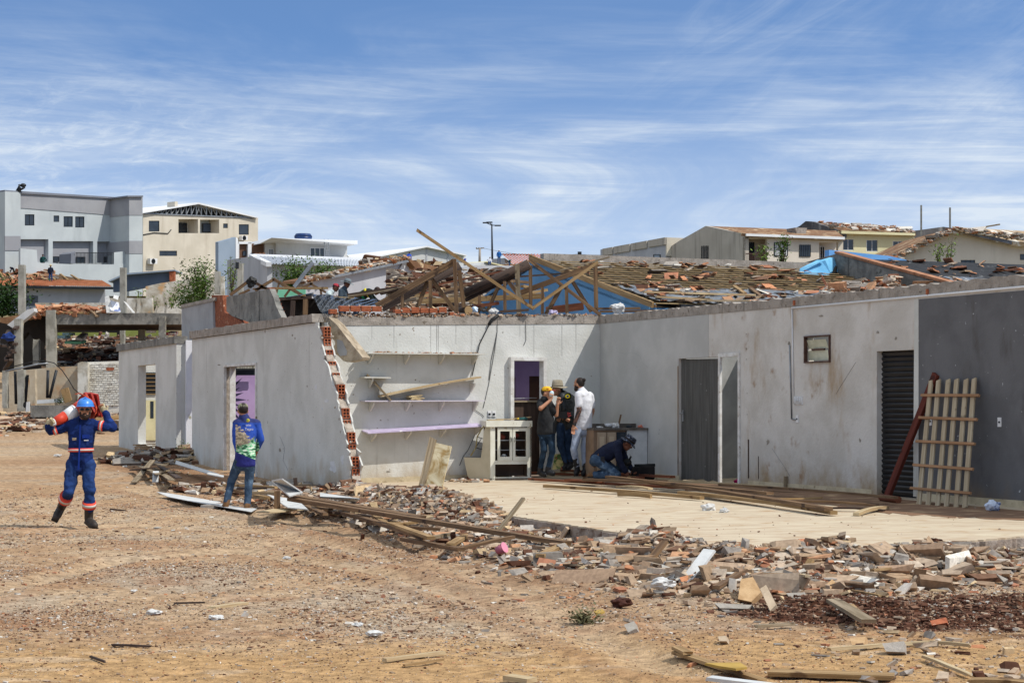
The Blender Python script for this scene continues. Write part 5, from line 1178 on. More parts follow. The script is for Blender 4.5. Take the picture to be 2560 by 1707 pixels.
# --- yellow house with dark side wall
YB = 190.; Yf = Pl(2108, YB, UD)
Y1 = root('yellow_house', P(2200, 660, YB), 'pale yellow house with three paired windows and littered roof', 'house')
yw = [R4(2106, 2134, 598, 626), R4(2166, 2194, 600, 629), R4(2232, 2259, 603, 630)]
pan(Yf, [(2096, 700), (2096, 578), (2286, 586), (2286, 700)], 0, .4, yw).build('wall', yellow, Y1)
for w in yw: window(Yf, Y1, w[0][0], w[1][0], w[0][1], w[2][1], -.1, fm=white_sheet, mull=1, frame=1.0)
pan(Yf, [(2100, 634), (2280, 634), (2280, 640), (2100, 640)], .04, .1).build('string_band', farm('pale_band', '#cfc79f'), Y1)
roofplane(Yf, 2106, 578, 2290, 584, 2014, 553, 2270, 574, 8, clay_old, 'roof', Y1)
pan(Yf, [(2104, 577), (2288, 583), (2288, 589), (2104, 584)], .75, .15).build('eave_board', yellow, Y1)
Yg = Pl(2106, YB-.5, WD)
MB().poly([Yg.at(x, y) for x, y in [(1985, 600), (1985, 572), (1999, 565), (2014, 553), (2030, 554), (2108, 580), (2108, 596)]], UD*.4).build('side_wall', mat('mouldy_grey_render', '#5e5c5c', '#464546', scale=.5, rough=.95, bump=.8, bscale=3, c4='#86837f', s4=(1, 1, .2), t4=(.5, .7)), Y1)
px = []
for i in range(300): t = R.random(); q = R.random(); x = 2050+t*220; y = 558+t*14+q*(12+t*0); p = hit(min(x+q*25, 2285), y, Yf.p+Yf.n*(.5-(1-q)*8), Yf.n); px.append(tuple(p+ZD*.1))
scatter('roof_scraps', np.array(px), .38, .2, {'white': 4, 'brick': 3, 'grey': 2}, chip_m, kind='stuff', label='loose tiles strewn over the roof of the yellow house')
# --- right hand beige gable
YC = 130.; Cg = Pl(2420, YC, (1, .12, 0))
C1 = root('beige_gabled_house', P(2420, 665, YC), 'wide beige gable with ragged tile roof at the right edge', 'house')
pan(Cg, [(2215, 760), (2215, 652), (2240, 645), (2382, 578), (2530, 611), (2640, 625), (2640, 760)], 0, .4, [R4(2402, 2438, 650, 668), R4(2550, 2575, 635, 650)]).build('gable_wall', farm('warm_beige_wall', '#cfc6b8', '#c4baab', c4='#b0a698'), C1)
window(Cg, C1, 2402, 2438, 650, 680, -.1, mull=2); window(Cg, C1, 2550, 2575, 635, 650, -.1, mull=0)
MB().poly([Cg.at(2210, 650, .7), Cg.at(2380, 571, .7), Cg.at(2384, 577, .7), Cg.at(2214, 657, .7)], -Cg.n*10).build('roof', clay_old, C1)
MB().poly([Cg.at(2380, 570, .7), Cg.at(2530, 603, .7), Cg.at(2530, 611, .7), Cg.at(2380, 577, .7)], -Cg.n*.8).build('roof', mat('tarnished_verge', '#7d8088', '#5b5e66', scale=2), C1)
MB().poly([Cg.at(2380, 569.5, .6), Cg.at(2534, 604, .6), Cg.at(2700, 615, .6), hit(2700, 585, Cg.p-Cg.n*9, Cg.n), hit(2390, 568, Cg.p-Cg.n*9, Cg.n)], (0, 0, -.3)).build('roof', mat('littered_pale_roof', '#b39c7d', '#7c6750', scale=.8, rough=.95, bump=.9, bscale=3, c3='#dcd8cf', s3=1.0, t3=(.52, .62)), C1)
px = []
for i in range(420):
    t = R.random(); x = 2225+t*155 if i % 2 else 2385+t*190; y = (648-t*74 if i % 2 else 572+t*22)+R.uniform(-3, 8); p = Cg.at(x, y, .75); px.append(tuple(p))
scatter('roof_scraps', np.array(px), .26, .3, {'white': 3, 'brick': 2, 'stone': 3, 'grey': 3}, chip_m, kind='stuff', label='broken tiles along the verge of the right hand gable')
D1 = root('dark_side_house', P(2330, 600, 200), 'dark mould stained wall between the yellow house and the gable', 'wall')
Dp = Pl(2330, 205, UD); pan(Dp, [(2286, 700), (2286, 577), (2358, 567), (2420, 575), (2420, 700)], 0, 4).build('wall', mat('mouldy_grey_render', '#5e5c5c'), D1)
for px_, y0, y1, lb in ((2303, 513, 600, 'left'), (2375, 519, 600, 'right')):
    a, b = P(px_, y1, 150), P(px_, y0, 150); MB().beam(a, b, .12, .12, up=(0, 1, 0)).build('concrete_post', concrete_dark, None, 'thin bare concrete post on the skyline, %s of the pair' % lb, 'post', 'pair of posts on the skyline')
MB().beam(P(2465, 567, 128), P(2500, 561, 128), .10, .06, up=(0, 1, 0)).build('roof_lath', W_grey, None, 'grey lath lifted off the roof of the right gable', 'lath')
shrub('shrub', P(2345, 668, 60), .80, .22, 150, leaf3, 0, 'thin leafy sapling left of the gable window', leaf=.05)
shrub('shrub', P(2375, 668, 60), .95, .22, 150, leaf3, 0, 'taller leafy sapling just left of the gable window', leaf=.05)
# blue wall strips beyond the ridge
MB().poly([P(2118, 648, 70), P(2310, 655, 72), P(2310, 672, 72), P(2118, 675, 70)], V((0, .3, 0))).build('blue_wall', mat('light_blue_paint', '#6fa6dc'), None, 'long bright blue wall behind the parapet', 'wall')
MB().poly([P(2075, 662, 69), P(2118, 650, 69), P(2118, 680, 69), P(2085, 690, 69)], V((0, .3, 0))).build('blue_wall', mat('strong_blue_paint', '#4d8fd9', '#4585cf'), None, 'short stronger blue wall right of the fallen block', 'wall')
# --- street light and power pole
lp = root('street_lamp', P(1231, 665, 230), 'tall street lamp with three short arms on the skyline', 'street lamp')
pb, pt = P(1231, 668, 230), P(1229.5, 560, 230); MB().tube(pb, pt, .14, .08, 8).build('pole', metal_dark, lp)
for dx, dy, dd in ((-15, -3, 0), (15, 4, 0), (-6, -4, 3)):
    e = P(1229.5+dx, 560+dy, 230+dd); MB().tube(pt-ZD*.15, e, .06, .05, 6).build('arm', metal_dark, lp); MB().box(e, (.75, .3, .14)).build('lamp_head', metal_dark, lp)
pp = root('power_pole', P(1199, 668, 250), 'grey power pole with crossarms left of the street lamp', 'power pole')
MB().tube(P(1199, 668, 250), P(1199.5, 620, 250), .18, .14, 8).build('pole', concrete, pp)
MB().beam(P(1190, 622, 250), P(1210, 620, 250), .15, .15).build('crossarm', concrete, pp)
for i in range(4): MB().tube(P(1191+i*6, 621, 250), P(1191+i*6, 618.6, 250), .08, .06, 6).build('insulator', metal_dark, pp)
pz = root('power_pole', P(1448, 668, 250), 'dark pole top with a transformer right of the red roof', 'power pole')
MB().tube(P(1448, 668, 250), P(1448, 631, 250), .15, .15, 8).build('pole', metal_dark, pz); MB().box(P(1449, 638, 250), (.5, .4, .9)).build('transformer', metal_dark, pz)
b_ = MB()
a, c = P(1210, 621, 250), P(1448, 635, 250); pts_ = [a.lerp(c, i/14)-ZD*1.1*math.sin(math.pi*i/14)*.5 for i in range(15)]; b_.path(pts_, .025, 4)
b_.build('power_line', metal_grey, None, 'sagging power line between the two poles', 'power line')
MB().path([P(1448, 636, 250), P(1505, 637, 252)], .025, 4).build('power_line', metal_grey, None, 'level power line right of the dark pole', 'power line')
# ================================================================== left side: gutted concrete frame, old walls, orange roofed house
R.seed(55)
c1 = lambda x, y: (x/3.675, 440+y/3.675)
cl = lambda x, y: (x/4.356, 740+y/4.356)
peel = mat('peeling_limewash', '#d6d3c9', '#a39a86', scale=1.6, rough=.95, bump=.5, bscale=8, c3='#c79a66', s3=.9, t3=(.55, .66), c4='#58544c', s4=(5, 5, .8), t4=(.56, .72))
peel_o = mat('peeling_ochre_wall', '#c0b39c', '#a8967c', scale=.9, rough=.95, bump=.5, bscale=8, c3='#b98452', s3=.8, t3=(.52, .66), c4='#615a4d', s4=(3, 3, .8), t4=(.58, .75))
post_m = mat('old_concrete_post', '#a9a69b', '#87847a', scale=2, rough=.95, bump=.6, bscale=14, c4='#5a584f', s4=(6, 6, .7), t4=(.55, .75))
def fp(poly, Y, dp, name, m, parent=None, label=None, cat=None, dx=0., holes=(), **k):
    return MB().poly([P(x, y, Y) for x, y in poly], V((dx, dp, 0)), [[P(x, y, Y) for x, y in h] for h in holes]).build(name, m, parent, label, cat, **k)
# orange roofed house with the workers
OH = root('orange_roof_house', P(130, 760, 180), 'grey house whose roof is half new orange tiles and half bare rafters', 'house')
fp([(-60, 800), (-60, 716), (262, 722), (262, 800)], 180, .4, 'wall', greyw, OH, holes=[[(37, 739), (95, 739), (95, 765), (37, 765)]])
fp([(37, 739), (95, 739), (95, 765), (37, 765)], 180.2, .1, 'window', glass, OH); fp([(60, 739), (63, 739), (63, 765), (60, 765)], 180.1, .1, 'window_frame', metal_grey, OH)
b_ = MB(); n = 150; vs = []
for i in range(n+1):
    t = i/n; x = -60+t*340; z = .13 if i % 2 else 0
    vs += [P(x, 713.5+t*4.0, 179)+ZD*z, P(-60+t*315, 698.5+t*4.5, 181.3)+ZD*z]
b_.add(vs, [(2*i, 2*i+1, 2*i+3, 2*i+2) for i in range(n)]); b_.build('tiled_roof', clay_new, OH)
MB().beam(P(-60, 716.5, 179), P(283, 720.5, 179), .3, .22).build('gutter', metal_dark, OH)
deck = mat('bare_roof_underside', '#6b5137', '#4a3826', scale=1.2, rough=.95)
MB().poly([P(-60, 699, 181.4), P(255, 703, 181.4), P(215, 699, 183), P(150, 688, 185), P(95, 678, 187), P(60, 670, 188), P(-60, 662, 188)], (0, 0, -.2)).build('bare_roof', deck, OH)
for i, x in enumerate((-8, 12, 38, 64, 92, 118, 150, 178)):
    MB().beam(P(x, 668+max(0, x)*.11, 187), P(x+20, 700, 181), .16, .12).build('rafter', W_tan, OH)
roofs = []
for i in range(160):
    x, y = R.uniform(0, 130), R.uniform(680, 700); p = P(x, y, 182.5+(700-y)*.2); roofs.append((p.x, p.y, p.z+.1))
scatter('roof_tiles', np.array(roofs), .55, .3, {'brick': 6, 'stone': 2, 'grey': 2}, chip_m, kind='stuff', label='stacked loose tiles on the half stripped orange roof')
# slate lean-to and white stained yard walls
LT = root('slate_lean_to', P(360, 720, 130), 'slate blue lean-to shed with white edged roof by the stained wall', 'shed')
fp([(283, 730), (283, 700), (310, 686), (430, 676), (432, 706), (400, 712), (318, 728)], 130, .4, 'wall', mat('slate_dark', '#59677a', '#4d5a6b', scale=.5), LT)
fp([(270, 702), (312, 683), (437, 674), (437, 677), (313, 687), (272, 705)], 129.5, 3, 'roof', bluegrey, LT)
fp([(423, 678), (436, 677), (436, 704), (424, 704)], 129.6, .5, 'brick_pier', brick_m, LT)
fp([(366, 770), (364, 716), (400, 708), (484, 696), (560, 690), (560, 790), (366, 790)], 92, .3, 'stained_wall', peel, None, 'white yard wall streaked black with damp below the bushes', 'wall')
fp([(88, 790), (88, 757), (270, 757), (268, 790)], 84, .3, 'stained_wall', peel, None, 'low limewashed wall behind the heap of orange tiles', 'wall')
fp([(268, 790), (272, 745), (380, 745), (382, 790)], 86, .3, 'stained_wall', peel, None, 'stained grey wall right of the tall bare post', 'wall')
# bare posts
for (x0, x1, y0, y1, Y, lb) in ((45, 60.5, 662, 790, 78, 'tall bare concrete post in front of the orange roofed house'), (299, 313.5, 669, 786, 76, 'tall bare concrete post right of the orange roof eave'), (593, 606, 658, 735, 62, 'bare concrete post with a bracket by the pale shed'), (536, 549, 678, 735, 62, 'grey post among the bushes')):
    fp([(x0, y1), (x0+.5, y0), (x1-.3, y0), (x1, y1)], Y, .3, 'concrete_post', post_m, None, lb, 'post', group='bare posts on the left')
MB().box(P(593, 664, 61.8), (.10, .1, .2)).build('bracket', metal_dark, None, 'small dark bracket on the post by the pale shed', 'bracket')
# gutted frame: columns, beam, slab
FR = root('gutted_concrete_frame', P(270, 930, 72), 'gutted building of bare concrete columns and a blackened beam', 'building')
YF = 72.
fp([(134, 811), (134, 782), (260, 783), (380, 782), (452, 784), (452, 811)], YF, .5, 'beam', concrete_dark, FR)
MB().poly([P(134, 812, YF+.3), P(470, 812, YF+.3), P(470, 826, YF+5), P(120, 826, YF+5)], (0, 0, .2)).build('slab', mat('soffit', '#4a3524', '#2a2019', scale=1), FR)  # dark soffit colour paints in the shade below the slab
fp([(140, 784), (141, 778), (224, 780), (224, 784)], YF-.05, .4, 'plank', W_tan, FR)
for (x0, x1, y0, y1, Y) in ((115, 137.5, 775, 925, YF-.2), (35, 52.5, 797, 932, YF-1.5), (397, 412, 790, 855, YF-.3), (82, 96, 800, 910, YF+4), (345, 360, 812, 870, YF+4), (300, 310, 812, 860, YF+5.5)):
    b_ = MB(); n = 7
    rg_ = [P(x0+R.uniform(-.8, .8), y1+(y0-y1)*i/n, Y) for i in range(n+1)]+[P(x1+R.uniform(-.8, .8), y0+(y1-y0)*i/n, Y) for i in range(n+1)]
    b_.poly(rg_, V((0, .32, 0))).build('column', post_m, FR)
fp([(52, 850), (60, 808), (78, 792), (100, 780), (113, 783), (113, 860), (96, 845), (84, 848), (70, 830)], YF+.5, .5, 'broken_wall', dk_room, FR)
fp([(-30, 960), (-30, 800), (35, 810), (60, 826), (150, 826), (300, 826), (300, 870), (470, 870), (470, 960)], YF+9, .4, 'back_wall', mat('shade_dark_wall', '#211c18', '#15110f', scale=1), FR, holes=[[(138, 830), (230, 830), (292, 831), (292, 852), (240, 860), (138, 868)]])  # near-black wall colour stands in for the shadow under the slab
fp([(130, 840), (130, 822), (420, 822), (420, 840)], YF+26, .4, 'grass_bank', mat('distant_grass', '#7f8a4a', '#6a7339', scale=.4), None, 'strip of green verge seen through the gutted frame', 'verge', kind='stuff')
pts_ = []
for i in range(1500):
    x = R.uniform(120, 470); y = R.uniform(838, 925); Y = YF+8.5-(y-838)/90*8
    pts_.append(tuple(P(x, y, Y)))
pts_ = pts_[:600]
vs, fs = [], []
for j in range(9):
    for i in range(31): x = 118+i*12; y = 842+j*11; vs.append(P(x, y+4*noise.noise(V((i*.5, j*.7, 0))), YF+8.5-j*1.0))
for j in range(8):
    for i in range(30): k = j*31+i; fs.append((k, k+1, k+32, k+31))
MB().add(vs, fs).build('debris_mound', mat('shade_dark_rubble', '#4a3e36', '#241d19', scale=1.2, rough=.95, bump=.8, bscale=8, c3='#8f7f70', s3=2.5, t3=(.56, .68)), None, 'dark mound of wreckage inside the gutted frame', 'mound', kind='stuff')  # mound coloured dark to paint the slab's shadow over the wreckage
scatter('debris', np.array(pts_), .17, .3, {'brick': 1.3, 'white': .9, 'grey': 3, 'stone': 2, 'soil': 12, 'wood': 2}, chip_m, tilt=.6, elong=.8, kind='stuff', label='mixed wreckage under the slab of the gutted frame')  # mostly dark tones, carrying the painted shade under the slab
for x, y, wx, hh, m, nm, lb in ((190, 858, 22, 5, green_w, 'green_panel', 'flat mint green panel lying in the gutted frame'), (205, 844, 9, 14, whitew, 'white_board', 'pale board leaning over the green panel'), (172, 838, 9, 2.5, mat('sky_panel', '#9fd0ea'), 'blue_sheet', 'small pale blue panel, upper of two in the frame'), (155, 845, 17, 2.2, mat('sky_panel', '#9fd0ea'), 'blue_sheet', 'longer pale blue panel, lower of two in the frame'), (378, 832, 7, 3, white_pvc, 'white_sack', 'white sack behind the beam end column'), (430, 836, 12, 6, mat('red_white_cloth', '#b3343a', '#e6e2df', scale=5, mix=(.45, .55)), 'red_cloth', 'red and white cloth heap by the wall end')):
    p = P(x, y, YF+2.8); k = YF/F; MB().hexa([p+V((-wx*k, -.5, -hh*k*.5)), p+V((wx*k, -.6, -hh*k*.7)), p+V((wx*k*.8, .6, hh*k*.5)), p+V((-wx*k*.7, .5, hh*k*.6)), p+V((-wx*k, -.5, -hh*k*.5+.1)), p+V((wx*k, -.6, -hh*k*.7+.1)), p+V((wx*k*.8, .6, hh*k*.5+.1)), p+V((-wx*k*.7, .5, hh*k*.6+.1))]).build(nm, m, None, lb, 'panel' if 'panel' in nm or 'sheet' in nm else 'cloth' if 'cloth' in nm else 'board' if 'board' in nm else 'sack')
# orange tile heap on top and papers
pts_ = []
for i in range(900):
    t = R.random(); x = 64+t*196; top_ = 783-15*min(1, t*4)*(1-max(0, t-.75)*2.2)-(3*math.sin(t*14)); y = 786-(786-top_)*R.random()**1.3+(t < .25)*(.25-t)*100*.6; p = P(x, y, YF+R.uniform(0, 2.5)); pts_.append((p.x, p.y, p.z))
scatter('tile_heap', np.array(pts_), .22, .3, {'brick': 12, 'stone': 2}, chip_m, tilt=.6, kind='stuff', label='long heap of broken orange tiles on the dark slab')
for i, (x0, y0, x1, y1, x2, y2, x3, y3, m) in enumerate(((266, 782, 262, 742, 272, 738, 284, 782, rag_w), (276, 776, 272, 750, 296, 756, 302, 780, mat('blue_marked_paper', '#dfe2ea', '#6f7fb0', scale=4, mix=(.5, .6))), (283, 745, 285, 737, 297, 740, 295, 750, rag_w), (308, 752, 316, 756, 338, 782, 332, 782, rag_w))):
    MB().hexa([P(x0, y0, YF-.1), P(x3, y3, YF-.1), P(x3, y3, YF+.3), P(x0, y0, YF+.3), P(x1, y1, YF+.2), P(x2, y2, YF+.2), P(x2, y2, YF+.3), P(x1, y1, YF+.3)]).build('torn_banner', m, None, 'torn white sheet stood on the slab by the tall post, %s from the left' % ORD[i], 'sheet', group='torn sheets on the slab')
fp([(18, 812), (68, 774), (84, 770), (86, 779), (60, 800), (32, 820)], YF-1, .5, 'white_slab', whitew, None, 'white slab sliding down left of the tile heap', 'slab')
fp([(0, 806), (0, 795), (60, 785), (70, 776), (66, 788), (20, 810)], YF-.5, .6, 'brown_slab', clay_old, None, 'brown slab lying behind the white slab', 'slab')
for i in range(12):
    x, y = R.uniform(-5, 40), R.uniform(815, 905); MB().beam(P(x, y, 70), P(x+R.uniform(-18, 22), y+R.uniform(-25, 25), 71), .15, .08).build('burnt_beam', W_dark, None, 'dark broken beam in the tangle at the left edge, %s of its heap' % ORD[i], 'beam', 'tangle of beams at the left edge')
crumple('blue_bag', 22, 842, 69.5, .22, mat('dark_blue_bag', '#1f3a7a', '#16285a', scale=3), 'dark blue plastic bag in the tangle at the left edge', 'bag')
# near old wall, pillars, painted brick wall
YW = 62.
fp([(8, 1030), (8, 928), (60, 925), (130, 918), (195, 915), (205, 918), (205, 1020)], YW, .25, 'old_wall', peel_o, None, 'long peeling ochre stained wall along the far side of the track', 'wall')
fp([(194, 1015), (194, 908), (203, 904), (219, 906), (219, 1015)], YW-.3, .4, 'pillar', peel, None, 'white plastered pillar joining the ochre and the brick wall', 'pillar')
brick_white = mat('whitewashed_bricks', '#dedbd1', '#cfc9bb', scale=2, rough=.95, c3='#9b907e', s3=5, t3=(.6, .7))
bw = root('whitewashed_brick_wall', P(255, 1020, YW), 'whitewashed brick wall with one bare orange brick near its top', 'wall')
fp([(218, 1040), (218, 905), (300, 902), (300, 1040)], YW+.03, .25, 'wall_core', brick_white, bw)
b_ = MB(); y = 908; r_ = 0
while y < 1012:
    x = 219+(r_ % 2)*5.5
    while x < 298:
        w = R.uniform(9.5, 11.5)
        if not (264 < x+5 < 286 and 918 < y < 925): b_.poly([P(a, c, YW-R.uniform(0, .02)) for a, c in ((x, y+4.3), (x+.3, y), (min(x+w, 299), y+R.uniform(-.3, .3)), (min(x+w, 299), y+4.5))], V((0, .05, 0)))
        x += w+.8
    y += 5.6; r_ += 1
b_.build('brick_courses', brick_white, bw)
fp([(266, 926), (266, 919), (284, 919), (284, 926)], YW-.01, .1, 'bare_brick', brick_m, bw)
for i, (x0, x1, y0, y1) in enumerate(((5, 17, 926, 1020), (43, 60, 924, 1028), (74, 88, 924, 1014))):
    n = 8; b_ = MB().poly([P(x0+R.uniform(-1, 1), y1+(y0-y1)*k/n, YW-1.5) for k in range(n+1)]+[P(x1+R.uniform(-1.2, 1.2), y0+(y1-y0)*k/n, YW-1.5) for k in range(n+1)], V((0, .25, 0)))
    b_.build('crumbling_pillar', post_m if i < 2 else peel_o, None, 'crumbling pillar in front of the ochre wall, %s from the left' % ORD[i], 'pillar', 'pillars before the ochre wall')
for i, (x0, y0, x1, y1) in enumerate(((38, 928, 40, 1010), (62, 940, 60, 970), (69, 937, 63, 1012), (120, 925, 118, 995), (141, 925, 124, 995))): MB().tube(P(x0, y0, YW-1.3), P(x1, y1, YW-1.3), .045).build('iron_rod', metal_dark, None, 'thin dark rod standing against the ochre wall, %s from the left' % ORD[i], 'rod', 'rods by the ochre wall')
cab = [(12, 922), (50, 912), (85, 903), (110, 902), (135, 907), (155, 925), (172, 950), (185, 972), (200, 985), (215, 992)]
MB().path([P(x, y, YW-2.2) for x, y in cab], .016, 6).build('black_cable', black_rub, None, 'black cable looping over the ochre wall towards the helmeted worker', 'cable')
MB().path([P(x, y, YW-2.0) for x, y in [(14, 928), (60, 918), (95, 910), (120, 908)]], .03, 6).build('grey_cable', metal_grey, None, 'grey cable lying along the top of the ochre wall', 'cable')
fp([(76, 1042), (76, 1013), (190, 1014), (235, 1018), (235, 1044)], YW-3, 1.2, 'planter_wall', concrete_dark, None, 'low dark concrete trough in front of the ochre wall', 'trough')
fp([(92, 1009), (92, 1000), (152, 996), (152, 1005)], YW-2.6, .3, 'white_trough', white_board, None, 'white board lying on the low concrete trough', 'board')
for i, (q) in enumerate((((151, 975), (161, 970), (172, 1004), (162, 1008)), ((162, 970), (170, 968), (179, 1000), (172, 1006)))): fp(q, YW-2.7, .08, 'tan_board', W_tan, None, 'tan board leaning on the trough, %s' % ('left one', 'right one')[i], 'board', group='boards on the trough')
shrub('shrub', P(149, 1010, YW-2.8), .22, .16, 160, leaf2, 0, 'tiny green clump on the concrete trough', leaf=.03)
fp([(64, 1030), (66, 1005), (73, 1004), (73, 1028)], YW-3.2, .1, 'white_plate', white_board, None, 'white sheet stood beside the low trough', 'sheet')
MB().tube(P(64, 1012, YW-3), P(70, 1012, YW-2.9), .1, .1, 16).build('tyre', black_rub, None, 'small black wheel against the third crumbling pillar', 'wheel')
fp([(236, 1062), (236, 1046), (300, 1052), (300, 1070)], 56, 2, 'kerb_slab', concrete, None, 'grey concrete step at the foot of the slit window wall', 'step')
MB().beam(P(230, 1050, 55), P(300, 1042, 56), .3, .12).build('plank', W_tan, None, 'tan plank on the grey step behind the helmeted worker', 'plank')
# trees and bushes
R.seed(66)
shrub('tree', P(2, 800, 110), 2.3, 1.5, 2600, leaf2, 0, 'dark green tree at the left edge below the orange roof', leaf=.14, cat='tree')
shrub('bush', P(508, 780, 70), 1.75, .62, 2600, leaf1, 0, 'tall sparse bush left of the post among pale stems', leaf=.055, cat='bush')
shrub('bush', P(470, 780, 71), 1.0, .7, 1400, leaf1, 0, 'lower bush at the foot of the stained wall', leaf=.06, cat='bush')
shrub('bush', P(580, 745, 70), 1.4, .35, 320, leaf3, 0, 'thin bush just left of the bracketed post', leaf=.05, cat='bush')
shrub('bush', P(735, 748, 80), 1.55, .7, 2600, leaf1, 0, 'bushy green shrub behind the leaning gutter', leaf=.07, cat='bush')
shrub('bush', P(810, 728, 84), 1.2, .8, 1800, leaf1, 0, 'wider green shrub right of the leaning gutter', leaf=.07, cat='bush')
for i, (x, y) in enumerate(((352, 752), (385, 770), (428, 765))): shrub('ivy_tuft', P(x, y+8, 88), .7, .25, 90, leaf3, 0, 'small green weed hanging on the stained wall, %s from the left' % ORD[i], leaf=.06, cat='weed')
shrub('weeds', P(462, 1152, 43), .42, .22, 150, leaf3, 0, 'dry weeds in the gap between the two left walls', leaf=.03, cat='weeds')
# ================================================================== things in and around the shop
R.seed(77)
# shelves on the sunlit wall
edge_b = mat('faint_lilac_board', '#c8c2c8', '#bdb4c4', scale=4, rough=.6)
br_m = mat('white_shelf_bracket', '#cfcdc5', '#c0bdb3', scale=5, rough=.6, c3='#9a917f', s3=12, t3=(.68, .76))
def shelf(label, x0, y0, x1, y1, brs, m, depth=.30, bh=24, tilt=0., th=.022):
    a, b = onW(CW, x0, y0), onW(CW, x1, y1); s = root('wall_shelf', (a+b)/2-WD*depth/2, label, 'shelf', 'shelves on the sunlit wall')
    MB().hexa([a-WD*.005, b-WD*.005, b-WD*depth-ZD*tilt, a-WD*depth-ZD*tilt, a-WD*.005+ZD*th, b-WD*.005+ZD*th, b-WD*depth-ZD*(tilt-th), a-WD*depth-ZD*(tilt-th)]).build('board', m, s)
    for x in brs:
        t = (x-x0)/(x1-x0); y = y0+(y1-y0)*t; p = onW(CW, x, y)-WD*.004-ZD*.002; h = bh/137
        MB().poly([p, p-WD*depth*.85-ZD*tilt*.8, p-WD*depth*.80-ZD*(.05+tilt*.8), p-WD*.05-ZD*h, p-ZD*h], UD*.028).build('bracket', br_m, s)
    return s
shelf('highest white shelf, crumbs of mortar along its top', 904, 885, 1197, 888, (919, 1009, 1096, 1178), br_m, .32)
shelf('short stub of white shelf left on one bracket', 899, 945, 965, 946, (920,), br_m, .28)
shelf('lilac edged shelf holding a bundle of old papers', 899, 1004, 1197, 1003, (922, 1012, 1096, 1180), edge_b, .30)
shelf('lowest lilac shelf sagging down towards its left end', 904, 1078, 1193, 1060, (925, 1012, 1098, 1185), lilac_board, .36, tilt=.04, bh=26)
def plankW(pts, m, name, label, cat, off=.25, th=.03, wdt=.25, g=None):
    a, b = onW(CW-off, *pts[0]), onW(CW-off, *pts[1]); return MB().beam(a, b, wdt, th, bend=.02).build(name, m, None, label, cat, g)
plankW([(950, 990), (1197, 943)], W_pale, 'fallen_shelf_board', 'pale shelf board fallen at one end, sloping up right', 'board', off=.16)
MB().beam(onW(CW-.05, 918, 936), onW(CW-.22, 978, 1001), .24, .03, up=(0, 0, 1)).build('fallen_shelf_board', W_grey, None, 'grey board slipped diagonally between two shelves', 'board')
p = onW(CW-.15, 1181, 958); MB().poly([p+WD*.14, p-WD*.1, p-WD*.08-ZD*.04, p+WD*.12-ZD*.17, p+WD*.14-ZD*.17], UD*.028).build('bracket', br_m, None, 'single white bracket under the upper end of the sloping board', 'bracket')
bd = root('newspaper_bundle', onW(CW-.15, 1037, 1003), 'bundle of yellowed papers lying on the lilac edged shelf', 'papers')
for i in range(6): MB().box(onW(CW-.15, 1037+R.uniform(-4, 4), 999-i*2.0), (.26+R.uniform(-.06, .05), .2, .016), UD+WD*R.uniform(-.4, .4)+ZD*R.uniform(-.12, .12), WD, ZD).build('paper', mat('yellowed_paper', '#cdbb95', '#a8926a', scale=6), bd)
pts_ = []
for i in range(130): x = R.choice((R.uniform(905, 990), R.uniform(1000, 1196), R.uniform(1140, 1196))); p = onW(CW-R.uniform(.03, .3), x, 885); pts_.append((p.x, p.y, onW(CW, x, 883.6+.01*(x-904)).z+.015))
scatter('crumbs', np.array(pts_), .035, .5, {'stone': 5, 'brick': 4, 'grey': 3}, chip_m, kind='stuff', label='mortar crumbs along the highest shelf')
# cables on the wall
MB().path([onW(CW-.03, x, y) for x, y in [(1246, 788), (1229, 800), (1222, 812)]], .03, 6).build('cable_clamp', black_rub, None, 'black cable bundle hooked over the wall top', 'cable')
MB().path([onW(CW-.03, x, y) for x, y in [(1228, 802), (1199, 860), (1193, 885), (1180, 940)]], .010, 5).build('hanging_cable', black_rub, None, 'thick grey cable hanging from the wall top to the shelves', 'cable')
for i, pt in enumerate(([(1243, 790), (1243, 830), (1236, 880), (1222, 960), (1208, 1020)], [(1243, 830), (1228, 900), (1222, 950)], [(1314, 802), (1315, 850), (1309, 864)], [(1185, 1023), (1205, 1036), (1210, 1042)], [(1193, 1075), (1170, 1125), (1158, 1140), (1149, 1163)])):
    MB().path([onW(CW-.012, x, y) for x, y in pt], .005, 4).build('thin_wire', metal_dark, None, ('long thin wire hanging right of the shelves', 'second thin wire hanging beside the longest one', 'short wire hanging above the back doorway', 'wire looping onto the top of the white cabinet', 'wire dropping from the lowest shelf towards the floor')[i], 'wire', 'wires on the sunlit wall')
for x, lb in ((1224, 'left'), (1235, 'right')): q = MB().box(onW(CW-.01, x, 1034), (.07, .02, .11), UD, WD, ZD).build('wall_socket', white_pvc, None, '%s one of two open socket boxes above the white cabinet' % lb, 'socket'); MB().box(onW(CW-.025, x, 1035), (.04, .01, .04), UD, WD, ZD).build('hole', black_rub, q)
